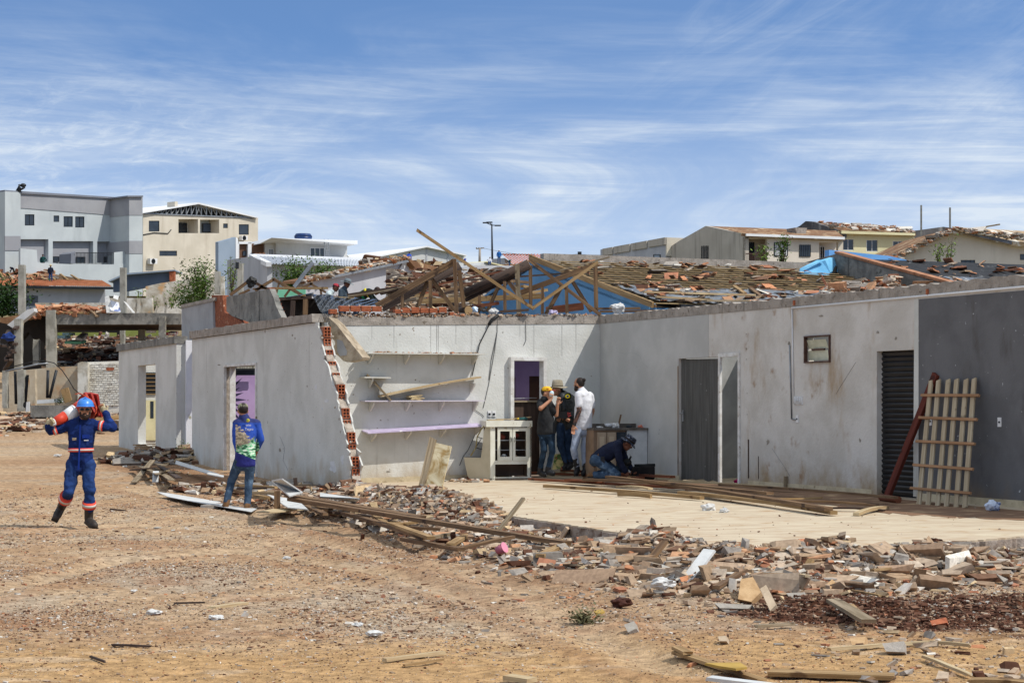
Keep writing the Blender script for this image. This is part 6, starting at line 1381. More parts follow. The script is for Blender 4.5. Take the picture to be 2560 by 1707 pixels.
# boards standing on the floor
def board4(pts, Ys, m, name, label, cat, th):
    q = [P(x, y, Y) for (x, y), Y in zip(pts, Ys)]; n_ = (q[1]-q[0]).cross(q[3]-q[0]).normalized(); 
    if n_.y < 0: n_ = -n_
    return MB().hexa([*q, *[p+n_*th for p in q]]).build(name, m, None, label, cat)
old_panel = mat('stained_cream_panel', '#c9bfa2', '#8f7444', scale=3.5, mix=(.38, .6), rough=.7, dist=.8)
FY = FL(1060, 1222).y
board4([(1045, 1219), (1058, 1223), (1089, 1098), (1074, 1090)], [FY, FY-.05, FY+.28, FY+.3], W_grey, 'leaning_board', 'narrow grey cabinet side stood tilting on the floor', 'board', .05)
board4([(1063, 1211), (1104, 1220), (1128, 1115), (1089, 1106)], [FY+.12, FY-.05, FY+.28, FY+.3], old_panel, 'leaning_cabinet_side', 'stained cream cabinet panel tilting against the grey board', 'panel', .03)
# the white display cabinet
cbm = mat('cream_white_cabinet', '#e4e3d6', '#d6d3c2', scale=3, rough=.55, c3='#a99c7c', s3=9, t3=(.66, .75)); cbs = mat('beige_cabinet_side', '#bfb69f', '#b0a78f', scale=2, rough=.6)
zf = zfloor(13.2)
A = onW(CW-.66, 1226, 1190); Yc = A.y; A.z = zf; ux = (UD*.90-WD*.12).normalized(); uy = ZD.cross(ux).normalized()
cb = root('display_cabinet', A, 'white free-standing cabinet with two glazed doors and an open base', 'cabinet')
K = Yc/F; Wc, Hc, Dc = 103*K*1.03, 1.10, .48
def cp_(a, d, z): return A+ux*a+uy*d+ZD*z
MB().box(cp_(.045, .015, Hc*.45), (.09, .03, Hc*.9), ux, uy, ZD).box(cp_(Wc-.035, .015, Hc*.45), (.07, .03, Hc*.9), ux, uy, ZD).box(cp_(Wc/2, .016, .335), (Wc-.14, .03, .07), ux, uy, ZD).box(cp_(Wc/2, .016, .04), (Wc-.14, .03, .05), ux, uy, ZD).build('front_frame', cbm, cb)
MB().box(cp_(Wc/2-.04, .20, Hc-.055), (Wc+.10, .48, .11), ux, uy, ZD).build('top_box', cbm, cb)
MB().box(cp_(Wc/2, Dc, Hc/2), (Wc, .02, Hc-.14), ux, uy, ZD).box(cp_(Wc-.012, Dc/2, Hc/2-.03), (.02, Dc, Hc-.2), ux, uy, ZD).box(cp_(Wc/2, Dc/2, .03), (Wc, Dc, .03), ux, uy, ZD).box(cp_(Wc/2, Dc/2, .36), (Wc, Dc-.03, .02), ux, uy, ZD).build('carcass', mat('brown_cabinet_inside', '#7d6b5b', '#66544a', scale=2), cb)
sidepts = [(0, 0), (.30, 0), (.36, .08), (.40, .30), (.42, .42), (.145, .42), (.12, .62), (.10, .9), (.07, Hc-.11), (0, Hc-.11)]
MB().poly([cp_(-.004-d*.95, .02+d*.9, z) for d, z in sidepts], ux*.02).build('side_panel', cbs, cb)
MB().poly([cp_(-.01, .25, .42), cp_(-.38, .42, .42), cp_(-.38, .45, .42), cp_(.02, .45, .42)], ZD*.02).build('side_shelf', mat('grey_side_shelf', '#8f8d86'), cb)
for s, (xa, xb) in enumerate(((.13, .40), (.41, .70))):
    xa, xb = xa*Wc/.75, xb*Wc/.75; z0, z1 = .37, Hc-.13
    dr = MB().poly([cp_(xa, -.012, z0), cp_(xb, -.012, z0), cp_(xb, -.012, z1), cp_(xa, -.012, z1)], uy*.025, [[cp_(xa+.048, -.012, z0+.07), cp_(xb-.048, -.012, z0+.07), cp_(xb-.048, -.012, z1-.06), cp_(xa+.048, -.012, z1-.06)]]).build('door', cbm, cb)
    xh = xb-.03 if s == 0 else xa+.03; MB().path([cp_(xh, -.014, z1-.17), cp_(xh, -.04, z1-.19), cp_(xh, -.04, z1-.24), cp_(xh, -.014, z1-.26)], .006, 5).build('handle', metal_dark, dr)
for i, (a, z, c, nm) in enumerate(((.25, .78, '#7a3b2c', 'red brown books'), (.30, .42, '#dcdcd8', 'white bag'), (.5, .40, '#d9b88e', 'pale bundle'), (.52, .80, '#84382f', 'red cloth'))):
    MB().rock(cp_(a*Wc/.75, .18, z+.03), .07, .7, n=2).build('content', mat('content_%d' % i, c), cb, label=nm+' inside the glazed cabinet')
for z in (.56, .74): MB().box(cp_(Wc/2, .25, z), (Wc-.15, .4, .012), ux, uy, ZD).build('wire_shelf', metal_grey, cb)
MB().path([cp_(-.05, .08, Hc-.05), cp_(-.13, .15, Hc-.15), cp_(-.2, .2, .8), cp_(-.22, .22, .6), cp_(-.3, .3, .45)], .012, 6).build('cable', mat('ochre_hose', '#8f8256'), cb)
rk = MB(); q = [cp_(-.02, .2, .75), cp_(-.17, .3, .8), cp_(-.2, .32, .6), cp_(-.02, .2, .56), cp_(-.2, .32, .6), cp_(-.1, .25, .78)]; rk.path(q, .007, 5); rk.build('wire_rack', metal_dark, cb)
for i, (a, d, L_, w_1, an, m) in enumerate(((.10, .05, .3, .1, .1, W_pale), (.30, .1, .34, .09, -.1, W_pale), (.62, .12, .32, .10, -.5, W_pale))):
    c = cp_(a*Wc/.75, d, Hc+.015+.012*i); v = (ux*math.cos(an)+uy*math.sin(an)); MB().beam(c-v*L_/2, c+v*L_/2+ZD*.03*(i == 2), w_1, .018).build('board_offcut', m, None, 'pale offcut on top of the white cabinet, %s from the left' % ORD[i], 'offcut', 'offcuts on the cabinet')
dl = root('power_drill', cp_(Wc-.1, .1, Hc+.04), 'green and black cordless drill lying on the white cabinet', 'drill')
c = cp_(Wc-.12, .05, Hc+.04); MB().tube(c-ux*.1, c+ux*.06, .022, .03, 10).build('body', mat('drill_teal', '#2f5a58'), dl); MB().tube(c-ux*.14, c-ux*.1, .012, .02, 8).build('chuck', mat('drill_yellow', '#c7a63c'), dl); MB().tube(c+ux*.04, c+ux*.06-ZD*.03+uy*.1, .02, .022, 8).build('grip', black_rub, dl)
# shards by the cabinet
pts_ = []
for i in range(110): p = FL(1150+R.gauss(12, 30), 1200+R.uniform(-3, 6)); pts_.append((p.x, p.y, p.z+.01))
scatter('brick_crumbs', np.array(pts_), .045, .6, {'brick': 4, 'white': 3, 'stone': 3}, chip_m, kind='stuff', label='crushed brick and plaster on the floor left of the cabinet')
pts_ = []
for i in range(260): p = FL(R.uniform(900, 2500), R.uniform(1225, 1345)); pts_.append((p.x, p.y, p.z+.005))
scatter('crumbs', np.array([q for q in pts_ if in_slab(np.array(q[0]), np.array(q[1]))]), .013, .5, {'stone': 3, 'brick': 1, 'soil': 3, 'white': 1}, chip_m, kind='stuff', label='scattered crumbs on the tiled floor')
# sink unit in the corner behind the kneeling man
su = root('sink_unit', UW(15.3, CW-.3, .37), 'old sink counter with cream doors and a white fridge side in the corner', 'counter')
SW = 31.75
def SU(u, d, z): return UW(u, SW-.02-d, .37+z)
x0, x1 = onW(SW-.5, 1484, 1100).dot(UD), onW(SW-.5, 1621, 1100).dot(UD); x1 = min(x1, CU-.03); xm = onW(SW-.5, 1564, 1100).dot(UD); zt = onW(SW-.5, 1550, 1075).z-.37
MB().box(SU((x0+x1)/2, .26, zt+.02), (x1-x0+.03, .54, .04), UD, WD, ZD).build('worktop', mat('stained_worktop', '#6a625a', '#4a443e', scale=6, rough=.6), su)
MB().box(SU((x0+x1)/2, .05, zt+.07), (x1-x0, .03, .09), UD, WD, ZD).build('splashback', mat('stained_worktop', ''), su)
MB().box(SU((x0+xm)/2, .25, zt/2), (xm-x0, .46, zt), UD, WD, ZD).build('carcass', mat('tan_carcass', '#8c7560', '#7a6450', scale=3), su)
MB().box(SU((xm+x1)/2+.02, .25, zt/2), (x1-xm-.01, .47, zt), UD, WD, ZD).build('white_side', white_board, su, label='flat white panel at the right of the sink counter')
n = 3
for i in range(n):
    a, b = x0+.06+(xm-x0-.06)*i/n, x0+.06+(xm-x0-.06)*(i+1)/n; d_1 = MB().box(SU((a+b)/2, .49, zt*.5), (b-a-.02, .02, zt*.92), UD, WD, ZD).build('door', mat('beige_door', '#b29d86', '#a18c76', scale=3) if i < 2 else glass, su)
    if i < 2: MB().box(SU((a+b)/2, .503, zt*.5), (b-a-.1, .008, zt*.75), UD, WD, ZD).build('door_panel', mat('beige_door_panel', '#bda98f'), d_1)
for i, (px, r, m, nm, lb, cat, sq) in enumerate(((1500, .06, rag_w, 'white_cloth', 'bluish white cloth on the sink counter near the white t-shirt', 'cloth', .3), (1537, .07, rag_w, 'crumpled_paper', 'crumpled paper peak in the middle of the sink counter', 'paper', .8), (1572, .05, metal_dark, 'dark_rag', 'small dark rag at the right of the sink counter', 'rag', .6), (1601, .05, mat('coral_cloth', '#c9745c'), 'coral_cloth', 'coral coloured cloth at the right end of the sink counter', 'cloth', .6))):
    q = onW(SW-.3, px, 1070); q.z = .37+zt+.04+r*sq*.6; crumple(nm, 0, 0, 1, r, m, lb, cat, sq=sq, z0=q)
q = onW(SW-.25, 1521, 1060); q.z = .37+zt+.05; bo = MB(); pr = [(.03, 0), (.065, .02), (.075, .07), (.07, .07)]; bo.loft([[q+V((math.cos(t)*r, math.sin(t)*r, z)) for t in [6.283*i/16 for i in range(16)]] for r, z in pr]); bo.build('enamel_bowl', white_pvc, None, 'white enamel bowl on the sink counter', 'bowl')
q = onW(SW-.2, 1545, 1060); q.z = .37+zt+.04; MB().beam(q, q+ZD*.24+UD*.06, .035, .02).build('wooden_mallet', W_brown, None, 'wooden tool handle sticking up from the sink counter', 'tool handle')
# pallet of slats leaning on the grey wall
pl_ = root('slatted_bed_base', onU(15.6, 2370, 1255).xy.to_3d()+ZD*.38, 'slatted bed base of six pale slats leaning on the dark grey wall', 'bed base')
tops = [(2328, 950), (2347, 950), (2371, 949), (2392, 948), (2416, 948), (2436, 946)]; bots = [(2297, 1263), (2320, 1264), (2344, 1265), (2366, 1267), (2390, 1269), (2412, 1269)]
slat_m = wood('slat_wood', '#b5a78d', '#9f8d72', c3='#84735a')
def pa(px, py): # leaning plane: foot .55 m out, head on the wall
    n_ = (UD*.985-ZD*-.0); c0 = UW(CU-.62, 24, .38); c1_2 = UW(CU-.03, 24, 2.15); nn = (c1_2-c0).cross(WD).normalized(); return hit(px, py, c0, nn)
nrm_p = (UW(CU-.03, 24, 2.15)-UW(CU-.62, 24, .38)).cross(WD).normalized()
if nrm_p.dot(UD) > 0: nrm_p = -nrm_p
for t, b in zip(tops, bots): MB().beam(pa(*b), pa(*t), .085, .022, up=nrm_p).build('slat', slat_m, pl_)
for x0_, y0_, x1_, y1_ in ((2307, 989, 2452, 990), (2301, 1045, 2447, 1050), (2294, 1104, 2441, 1111), (2287, 1163, 2437, 1174), (2280, 1221, 2431, 1234)):
    MB().beam(pa(x0_, y0_)+nrm_p*.026, pa(x1_, y1_)+nrm_p*.026, .035, .028, up=nrm_p).build('rail', wood('rail_wood', '#a8805e', '#8f6a4a'), pl_)
a, b = FL(2216, 1246), onU(CU-.03, 2340, 935); MB().beam(a, b, .11, .055, up=UD).build('red_beam', wood('oxide_beam', '#6a3226', '#562419', c3='#3f1a13'), None, 'dark red beam leaning from the floor beside the slatted base', 'beam')
a, b = FL(2204, 1252), FL(2246, 1258); MB().tube(a+ZD*.05, b+ZD*.05, .05, .05, 12).build('log_block', W_red, None, 'short red brown log at the foot of the leaning red beam', 'log')
crumple('paper_ball', 0, 0, 1, .10, mat('blue_white_paper', '#ccd4e2', '#3b5a99', scale=9, mix=(.45, .6)), 'crumpled blue and white packaging on the floor at the right', 'packaging', z0=FL(2484, 1277)+ZD*.07)
for i, (x, y, r, lb) in enumerate(((2177, 1234, .09, 'white crumpled cloth at the foot of the wall by the slatted door'), (1945, 1212, .05, 'small white scrap by the skirting tiles'), (1770, 1276, .09, 'folded white and green paper among the floor timbers'), (1810, 1281, .06, 'small white paper tip beside the folded one'), (1671, 1194, .04, 'tiny white scrap by the dark door'))): crumple('white_scrap', 0, 0, 1, r, rag_w, lb, 'scrap', sq=.6, z0=FL(x, y)+ZD*r*.4)
MB().box(onU(CU-.03, 1964, 1207).xy.to_3d()+ZD*.48, (.06, .04, .22), WD, UD, ZD).build('wood_stub', W_grey, None, 'grey wood stub standing at the skirting of the right wall', 'stub')
crumple('pink_cloth', 0, 0, 1, .09, mat('magenta_cloth', '#b3256b', '#8d1b55'), 'magenta cloth on the floor inside the open doorway', 'cloth', sq=.5, z0=UW(CU+.5, onU(CU+.4, 1838, 1190).dot(WD), .42))
# timbers stacked on the floor
fl_planks = [((1330, 1192), (1604, 1205), .16, .05, W_red, .10, 'red brown plank, farthest back at the left of the floor pile'), ((1352, 1186), (1682, 1207), .14, .05, W_red, .14, 'reddish plank lying highest at the back of the floor pile'),
 ((1326, 1203), (1725, 1227), .14, .05, W_red, .05, 'long red brown plank under the back of the floor pile'), ((1362, 1221), (1755, 1252), .09, .06, W_tan, .05, 'long tan joist along the front of the floor pile'), ((1546, 1232), (1626, 1236), .14, .03, W_pale, .12, 'short pale board lying on the front tan joist'), ((1546, 1242), (1628, 1247), .05, .08, W_tan, .05, 'short tan block under the pale board'),
 ((1674, 1211), (1982, 1232), .10, .04, W_pale, .07, 'long pale plank behind the others on the floor pile'), ((1462, 1214), (1735, 1232), .14, .05, W_brown, .12, 'brown plank in the middle of the floor pile'), ((1520, 1214), (1925, 1256), .14, .05, W_brown, .18, 'brown plank topmost in the middle of the floor pile'), ((1660, 1226), (2072, 1290), .15, .06, W_brown, .12, 'thick brown beam slanting to the front of the floor pile'),
 ((1700, 1238), (2085, 1290), .12, .06, W_tan, .05, 'tan beam beside the thick slanting one'), ((1800, 1230), (2240, 1263), .10, .04, W_brown, .14, 'long brown plank reaching farthest right on the floor pile'), ((1960, 1262), (2195, 1272), .10, .04, W_brown, .05, 'brown plank low at the right end of the floor pile'), ((1925, 1259), (2055, 1255), .08, .03, W_tan, .08, 'short tan lath crossing the right of the floor pile'), ((2140, 1290), (2216, 1274), .10, .05, W_pale, .03, 'short pale split block at the right end of the floor pile'), ((2030, 1276), (2210, 1280), .10, .03, W_dark, .02, 'dark lath flat on the floor at the right of the pile'), ((1420, 1210), (1500, 1215), .2, .04, W_red, .09, 'short wide red board in the back of the floor pile')]
for (a, b, w, h, m, dz, lb) in fl_planks: MB().beam(FL(*a)+ZD*dz*.85, FL(*b)+ZD*(dz*.68+.01), w*.8, h*.8, jag=.01, bend=R.uniform(-.01, .03)).build('timber_plank', m, None, lb, 'plank', 'timbers on the shop floor')
# timbers thrown outside
def GB(px, py, dz): 
    p = GR(px, py); z = float(gheight(np.array(p.x), np.array(p.y))); q = onZ(z, px, py); z = float(gheight(np.array(q.x), np.array(q.y))); return onZ(z+dz, px, py)
out_planks = [((722, 1238), (1053, 1293), .24, .05, W_brown, .26, 'wide brown plank, topmost and highest of the outdoor timbers'), ((726, 1247), (1418, 1358), .16, .07, W_brown, .18, 'longest brown beam running down the outdoor timber pile'), ((760, 1262), (812, 1285), .14, .05, W_brown, .12, 'short brown plank end under the outdoor pile at its left'), ((860, 1282), (1066, 1345), .15, .06, W_brown, .14, 'brown beam in front of the longest outdoor one'),
 ((1008, 1347), (1153, 1373), .13, .06, W_brown, .10, 'brown beam lowest in front of the outdoor truss pile'), ((1150, 1371), (1284, 1342), .10, .05, W_brown, .10, 'brown strut rising right by the pink cup'), ((1066, 1346), (1158, 1329), .10, .05, W_grey, .12, 'greyish strut inside the outdoor truss pile'), ((1126, 1361), (1175, 1332), .14, .05, W_tan, .13, 'short tan strut standing out in the outdoor truss pile'), ((1350, 1389), (1418, 1356), .14, .05, W_tan, .10, 'tan board end angled below the right tip of the longest beam'),
 ((975, 1308), (1078, 1344), .14, .05, W_tan, .20, 'tan plank crossing the middle of the outdoor pile'), ((985, 1316), (1140, 1325), .09, .05, W_brown, .14, 'thin brown bar across the outdoor truss pile'), ((936, 1288), (965, 1308), .12, .04, W_tan, .16, 'short tan board poking up in the outdoor pile'), ((975, 1312), (1040, 1305), .08, .04, W_tan, .18, 'thin tan lath under the plank crossing'), ((1280, 1310), (1330, 1336), .08, .04, W_tan, .12, 'small tan stick by the slab edge right of the upright stick'),
 ((1700, 1370), (1786, 1336), .12, .04, W_grey, .18, 'grey board lying on the rubble crest'), ((1860, 1425), (1790, 1468), .10, .04, W_brown, .14, 'brown board half buried right of the white plank'), ((2082, 1500), (2172, 1552), .17, .04, W_grey, .10, 'grey board lying on the dark soil patch'), ((2122, 1512), (2148, 1536), .12, .03, W_tan, .06, 'tan board under the grey one on the dark soil'),
 ((2074, 1622), (2330, 1604), .05, .03, W_pale, .04, 'pale slat, left half, curving along the front of the dark soil'), ((2326, 1604), (2424, 1612), .05, .03, W_pale, .04, 'pale slat, right half, beyond the dark soil'), ((2310, 1640), (2424, 1686), .05, .025, W_pale, .04, 'pinkish pale lath pointing to the lower right corner'), ((1775, 1694), (1960, 1716), .14, .03, white_board, .04, 'white painted board cut by the bottom edge'),
 ((1690, 1630), (1905, 1700), .10, .03, W_tan, .03, 'tan lath lying flat near the bottom edge'), ((1690, 1618), (1720, 1632), .10, .03, W_tan, .06, 'short tan chip near the bottom edge'), ((1925, 1680), (2235, 1690), .22, .04, W_tan, .03, 'broad tan board stained orange at the bottom right'), ((2420, 1700), (2570, 1706), .16, .03, W_tan, .03, 'tan board in the lower right corner'), ((960, 1649), (1108, 1630), .07, .03, W_pale, .03, 'pale lath lying on the smooth orange dirt'), ((1010, 1662), (1108, 1648), .03, .02, W_tan, .02, 'thin stick below the pale lath on the orange dirt'),
 ((530, 1519), (612, 1507), .12, .03, W_pale, .02, 'pale flat stick left of centre on the dirt'), ((437, 1507), (512, 1505), .03, .02, W_dark, .02, 'thin dark stick on the left dirt'), ((282, 1611), (376, 1615), .04, .02, W_dark, .02, 'dark thin stick on the orange dirt at the left'), ((1270, 1691), (1330, 1700), .16, .04, W_pale, .03, 'small pale block at the bottom edge centre'), ((226, 1640), (262, 1653), .02, .02, W_dark, .02, 'tiny dark twig at the lower left'), ((275, 1272), (315, 1276), .05, .03, W_dark, .02, 'dark stick right of the helmeted worker'),
 ((1890, 1565), (1985, 1558), .06, .03, W_grey, .04, 'grey lath below the rubble, left of the dark soil'), ((2130, 1475), (2200, 1488), .04, .02, W_tan, .10, 'thin tan stick above the dark soil'), ((2180, 1425), (2245, 1418), .06, .03, W_tan, .12, 'tan stick on the light rubble right of centre'),
 ((560, 1212), (690, 1218), .12, .05, W_tan, .12, 'tan beam lying behind the man in the printed shirt'), ((570, 1222), (640, 1238), .12, .05, W_brown, .06, 'brown beam behind the legs of the man in the printed shirt'), ((638, 1240), (668, 1244), .14, .07, W_tan, .10, 'short tan block right of the man in the printed shirt'), ((735, 1216), (792, 1224), .12, .05, W_brown, .10, 'brown plank at the foot of the left wall')]
for (a, b, w, h, m, dz, lb) in out_planks: MB().beam(GB(*a, dz*.85), GB(*b, dz*.85), w*.68, h*.75, jag=.012, bend=R.uniform(-.005, .02)*min(1, max(0, math.dist(a, b)/200-.3))).build('timber_plank' if m is not white_board else 'white_plank', m, None, lb, 'plank', 'timbers thrown outside')
def stick(a, b, w, h, m, nm, lb, cat, Yo=0): 
    p = GB(*a, .05); q = P(b[0], b[1], p.y+Yo); MB().beam(p, q, w, h, jag=.015).build(nm, m, None, lb, cat)
stick((1246, 1326), (1309, 1245), .06, .03, W_grey, 'upright_stick', 'grey stick leaning up over the edge of the floor', 'stick', .3)
stick((1826, 1368), (1898, 1323), .07, .03, W_tan, 'upright_stick', 'tan stick rising over the rubble at the slab corner', 'stick', .4)
stick((1712, 1458), (1774, 1375), .12, .03, white_board, 'white_strip', 'white strip of board leaning up out of the rubble', 'strip', .5)
stick((2001, 1455), (2028, 1397), .07, .03, W_tan, 'upright_stick', 'pointed tan splinter upright in the rubble', 'stick', .15)
stick((1605, 1362), (1635, 1337), .03, .03, W_dark, 'upright_stick', 'dark twig at the edge of the floor', 'stick', .2)
stick((1605, 1425), (1662, 1353), .08, .03, W_brown, 'upright_stick', 'brown curled strip leaning on the slab edge', 'strip', .3)
stick((693, 1275), (693, 1228), .09, .06, W_brown, 'post_stub', 'short brown post standing upright behind the timbers', 'post')
stick((740, 1222), (738, 1194), .08, .06, W_dark, 'post_stub', 'short dark post at the foot of the left wall', 'post')
# panels and sheets outdoors
board4([(724, 1239), (757, 1229), (706, 1195), (679, 1200)], [GB(724, 1239, .28).y, GB(757, 1229, .28).y+.1, GB(706, 1195, .4).y, GB(679, 1200, .3).y], white_board, 'white_melamine_sheet', 'white melamine panel propped on the timbers by the left wall', 'panel', .02)
def sheetG(pts, m, nm, lb, cat, dz=.05, th=.015):
    q = [GB(x, y, dz) for x, y in pts]; MB().poly(q, (0, 0, th)).build(nm, m, None, lb, cat)
sheetG([(392, 1230), (425, 1234), (520, 1250), (600, 1262), (642, 1272), (628, 1280), (560, 1268), (470, 1252), (420, 1242)], white_board, 'white_sheet', 'long white sheet lying on the dirt under the printed shirt man', 'sheet', .02, .008)
sheetG([(668, 1238), (745, 1252), (770, 1275), (720, 1270)], white_board, 'white_sheet', 'white panel lying flat under the propped panel', 'panel', .12)
sheetG([(640, 1281), (690, 1272), (772, 1273), (690, 1282)], W_pale, 'pale_board', 'pale board flat on the dirt right of his boots', 'board', .06)
sheetG([(800, 1233), (900, 1248), (890, 1256), (800, 1243)], white_board, 'white_board', 'white board lying under the broken wall end', 'board', .16)
sheetG([(440, 1152), (548, 1186), (540, 1191), (438, 1160)], white_board, 'white_lath', 'long white lath on the dark heap by the wall gap', 'lath', .10)
sheetG([(520, 1181), (560, 1190), (558, 1194), (518, 1186)], white_board, 'white_lath', 'short white lath at the foot of the left doorway', 'lath', .14)
for i, (a, b, m) in enumerate([((335, 1205), (382, 1150), W_grey), ((350, 1165), (395, 1185), W_grey), ((380, 1190), (445, 1180), W_grey), ((385, 1170), (430, 1200), W_grey), ((388, 1205), (390, 1178), white_board), ((330, 1175), (375, 1170), W_dark), ((400, 1165), (448, 1195), W_dark), ((355, 1152), (410, 1163), W_grey), ((368, 1198), (420, 1176), W_grey)]):
    MB().beam(GB(*a, .03), GB(*b, .14), .11, .02).build('grey_lath', m, None, 'weathered slat in the heap at the wall gap, %s from the left' % ORD[i], 'slat', 'slats in the heap at the wall gap')
crumple('white_bag', 0, 0, 1, .19, mat('greenish_white_bag', '#d7dcc8', '#bfc6ad', scale=4, rough=.5, bump=.5, bscale=10), 'round greenish white bag at the foot of the broken wall', 'bag', sq=.85, z0=GB(894, 1254, .13))
cu = root('pink_cup', GB(1252, 1376, .05), 'tipped pink plastic cup among the outdoor timbers', 'cup')
q = GB(1252, 1372, .12); ax_ = V((.5, -.3, .25)).normalized(); MB().tube(q-ax_*.05, q+ax_*.05, .042, .058, 12).build('cup_body', mat('pink_plastic', '#b0667a', '#9c586a', rough=.6), cu); MB().tube(q+ax_*.048, q+ax_*.056, .061, .061, 12).build('rim', mat('pink_rim', '#d98ba0'), cu)
crumple('plastic_bottle', 0, 0, 1, .10, rag_w, 'crumpled clear plastic in the rubble left of the white strip', 'plastic', sq=.5, z0=GB(1655, 1458, .08))
crumple('plastic_wrap', 0, 0, 1, .09, rag_w, 'torn clear plastic right of the white strip', 'plastic', sq=1., z0=GB(1755, 1452, .10))
crumple('clay_clod', 0, 0, 1, .10, mat('dark_clod', '#5f4636', '#4a3528', scale=5, bump=.8), 'round brown clod sitting on the slab edge', 'clod', sq=.8, z0=GB(1686, 1344, .20))
crumple('soil_lump', 0, 0, 1, .09, mat('red_lump', '#4d2b20', '#3a1e16', scale=5, bump=.8), 'dark red earth lump alone on the gravel', 'lump', sq=.5, z0=GB(1552, 1505, .05))
for i, (x, y, r, lb) in enumerate(((334, 1476, .03, 'a'), (718, 1394, .045, 'b'), (895, 1560, .04, 'c'), (934, 1582, .06, 'd'), (385, 1530, .06, 'e'), (540, 1543, .06, 'f'), (145, 1138, .09, 'g'))): crumple('white_scrap', 0, 0, 1, r, rag_w, ('small white pebble like scrap on the left dirt', 'white paper scrap alone on the middle track', 'white round scrap near the orange dirt', 'white shard by the orange dirt', 'flat white scrap on the left dirt', 'flat white chip left of centre near the orange dirt', 'white plastic by the hip of the helmeted worker')[i], 'scrap', 'white scraps on the dirt', ) if False else crumple('white_scrap', 0, 0, 1, r, rag_w, ('small white pebble like scrap on the left dirt', 'white paper scrap alone on the middle track', 'white round scrap near the orange dirt', 'white shard by the orange dirt', 'flat white scrap on the left dirt', 'flat white chip left of centre near the orange dirt', 'white plastic by the hip of the helmeted worker')[i], 'scrap', sq=.4, z0=GB(x, y, .02))
yt = mat('yellow_tape', '#b3934a', '#9c7f3c', scale=3)
sheetG([(1762, 1662), (1850, 1660), (1868, 1672), (1840, 1676), (1800, 1670)], yt, 'yellow_strap', 'yellow strap crumpled near the bottom edge', 'strap', .06)
sheetG([(1485, 1530), (1505, 1526), (1512, 1532), (1490, 1538)], yt, 'yellow_scrap', 'small yellow scrap by the grass tuft', 'scrap', .05)
shrub('grass_tuft', GB(1455, 1560, 0), .10, .14, 420, mat('dry_grass', '#6d6848', '#545138'), 0, 'small dry grass tuft alone on the gravel', leaf=.022, cat='grass tuft')
# big flat shards standing out of the rubble, each its own piece
shard_m = [mat('pale_tile_shard', '#b7a48c', '#9d8a73', scale=5, rough=.9, bump=.4), mat('grey_shard', '#a39c92', '#877f75', scale=5, rough=.95, bump=.5), mat('ochre_shard', '#c0a078', '#a5835c', scale=5, rough=.9, bump=.4), concrete]
shards = [((1845, 1505), (1852, 1455), (1882, 1450), (1902, 1488), (1878, 1512)), ((1898, 1405), (1895, 1430), (1955, 1432), (1960, 1418)), ((1785, 1515), (1800, 1528), (1870, 1530), (1880, 1520)), ((2150, 1430), (2240, 1455), (2230, 1462), (2140, 1440)), ((2290, 1410), (2350, 1402), (2355, 1420), (2335, 1445), (2300, 1430)), ((1965, 1490), (2012, 1488), (2015, 1500), (1975, 1502)), ((1970, 1460), (2000, 1455), (2012, 1470), (1995, 1482), (1968, 1478)), ((2055, 1480), (2080, 1455), (2088, 1462), (2068, 1490)), ((1655, 1437), (1690, 1432), (1700, 1448), (1660, 1452)), ((2440, 1385), (2475, 1375), (2510, 1395), (2500, 1402)), ((2205, 1618), (2260, 1612), (2262, 1640), (2215, 1638)), ((1915, 1470), (1940, 1520), (1925, 1535), (1900, 1480)), ((2490, 1440), (2520, 1455), (2510, 1462)), ((1795, 1600), (1815, 1598), (1816, 1612), (1798, 1612)), ((1560, 1570), (1585, 1562), (1590, 1580), (1570, 1590)), ((2125, 1605), (2165, 1600), (2160, 1620), (2130, 1622)), ((2030, 1408), (2170, 1415), (2172, 1405), (2120, 1398), (2040, 1400)), ((2210, 1384), (2222, 1380), (2252, 1408), (2245, 1412)), ((2065, 1440), (2085, 1436), (2092, 1446), (2075, 1450)), ((2325, 1560), (2365, 1552), (2368, 1565), (2330, 1572))]
sm_ = [2, 0, 1, 0, 0, 1, 0, 2, 2, 1, 3, 0, 1, 0, 1, 2, 'w', 'w', 'w', 'b']
snm = ['large standing ochre shard with five sides', 'flat tan slab piece under the slab corner', 'curved flat shard below the standing ochre one', 'long flat tan shard right of the bulge', 'broad tan shard propped before the slab at the right', 'thick grey block left of the dark soil', 'squarish tan shard above the thick grey block', 'narrow ochre shard leaning by the dark soil', 'small ochre tile by the crumpled plastic', 'grey wedge near the slab at the far right', 'mossy concrete lump on the front pale slat', 'leaning narrow shard right of the standing ochre one', 'small grey wedge at the right edge', 'small square tile on the front gravel', 'pale lump below the grass tuft', 'ochre stone in front of the slat', 'long white plastic profile on the rubble bulge', 'short white strip tilted right of the profile', 'small white chip above the dark soil', 'half brick on the dark soil']
for i, s in enumerate(shards):
    m = {'w': rag_w, 'b': brick_m}.get(sm_[i]) or shard_m[sm_[i]]; ym = max(y for x, y in s); p0 = GB(sum(x for x, y in s)/len(s), ym, .0)
    q = [P(x, y, p0.y+(ym-y)*.006+.02) for x, y in s]; q = [v+ZD*.03 for v in q]
    MB().poly(q, V((.03, .07, -.04))).build('rubble_shard', m, None, snm[i], 'shard', 'big shards in the rubble')
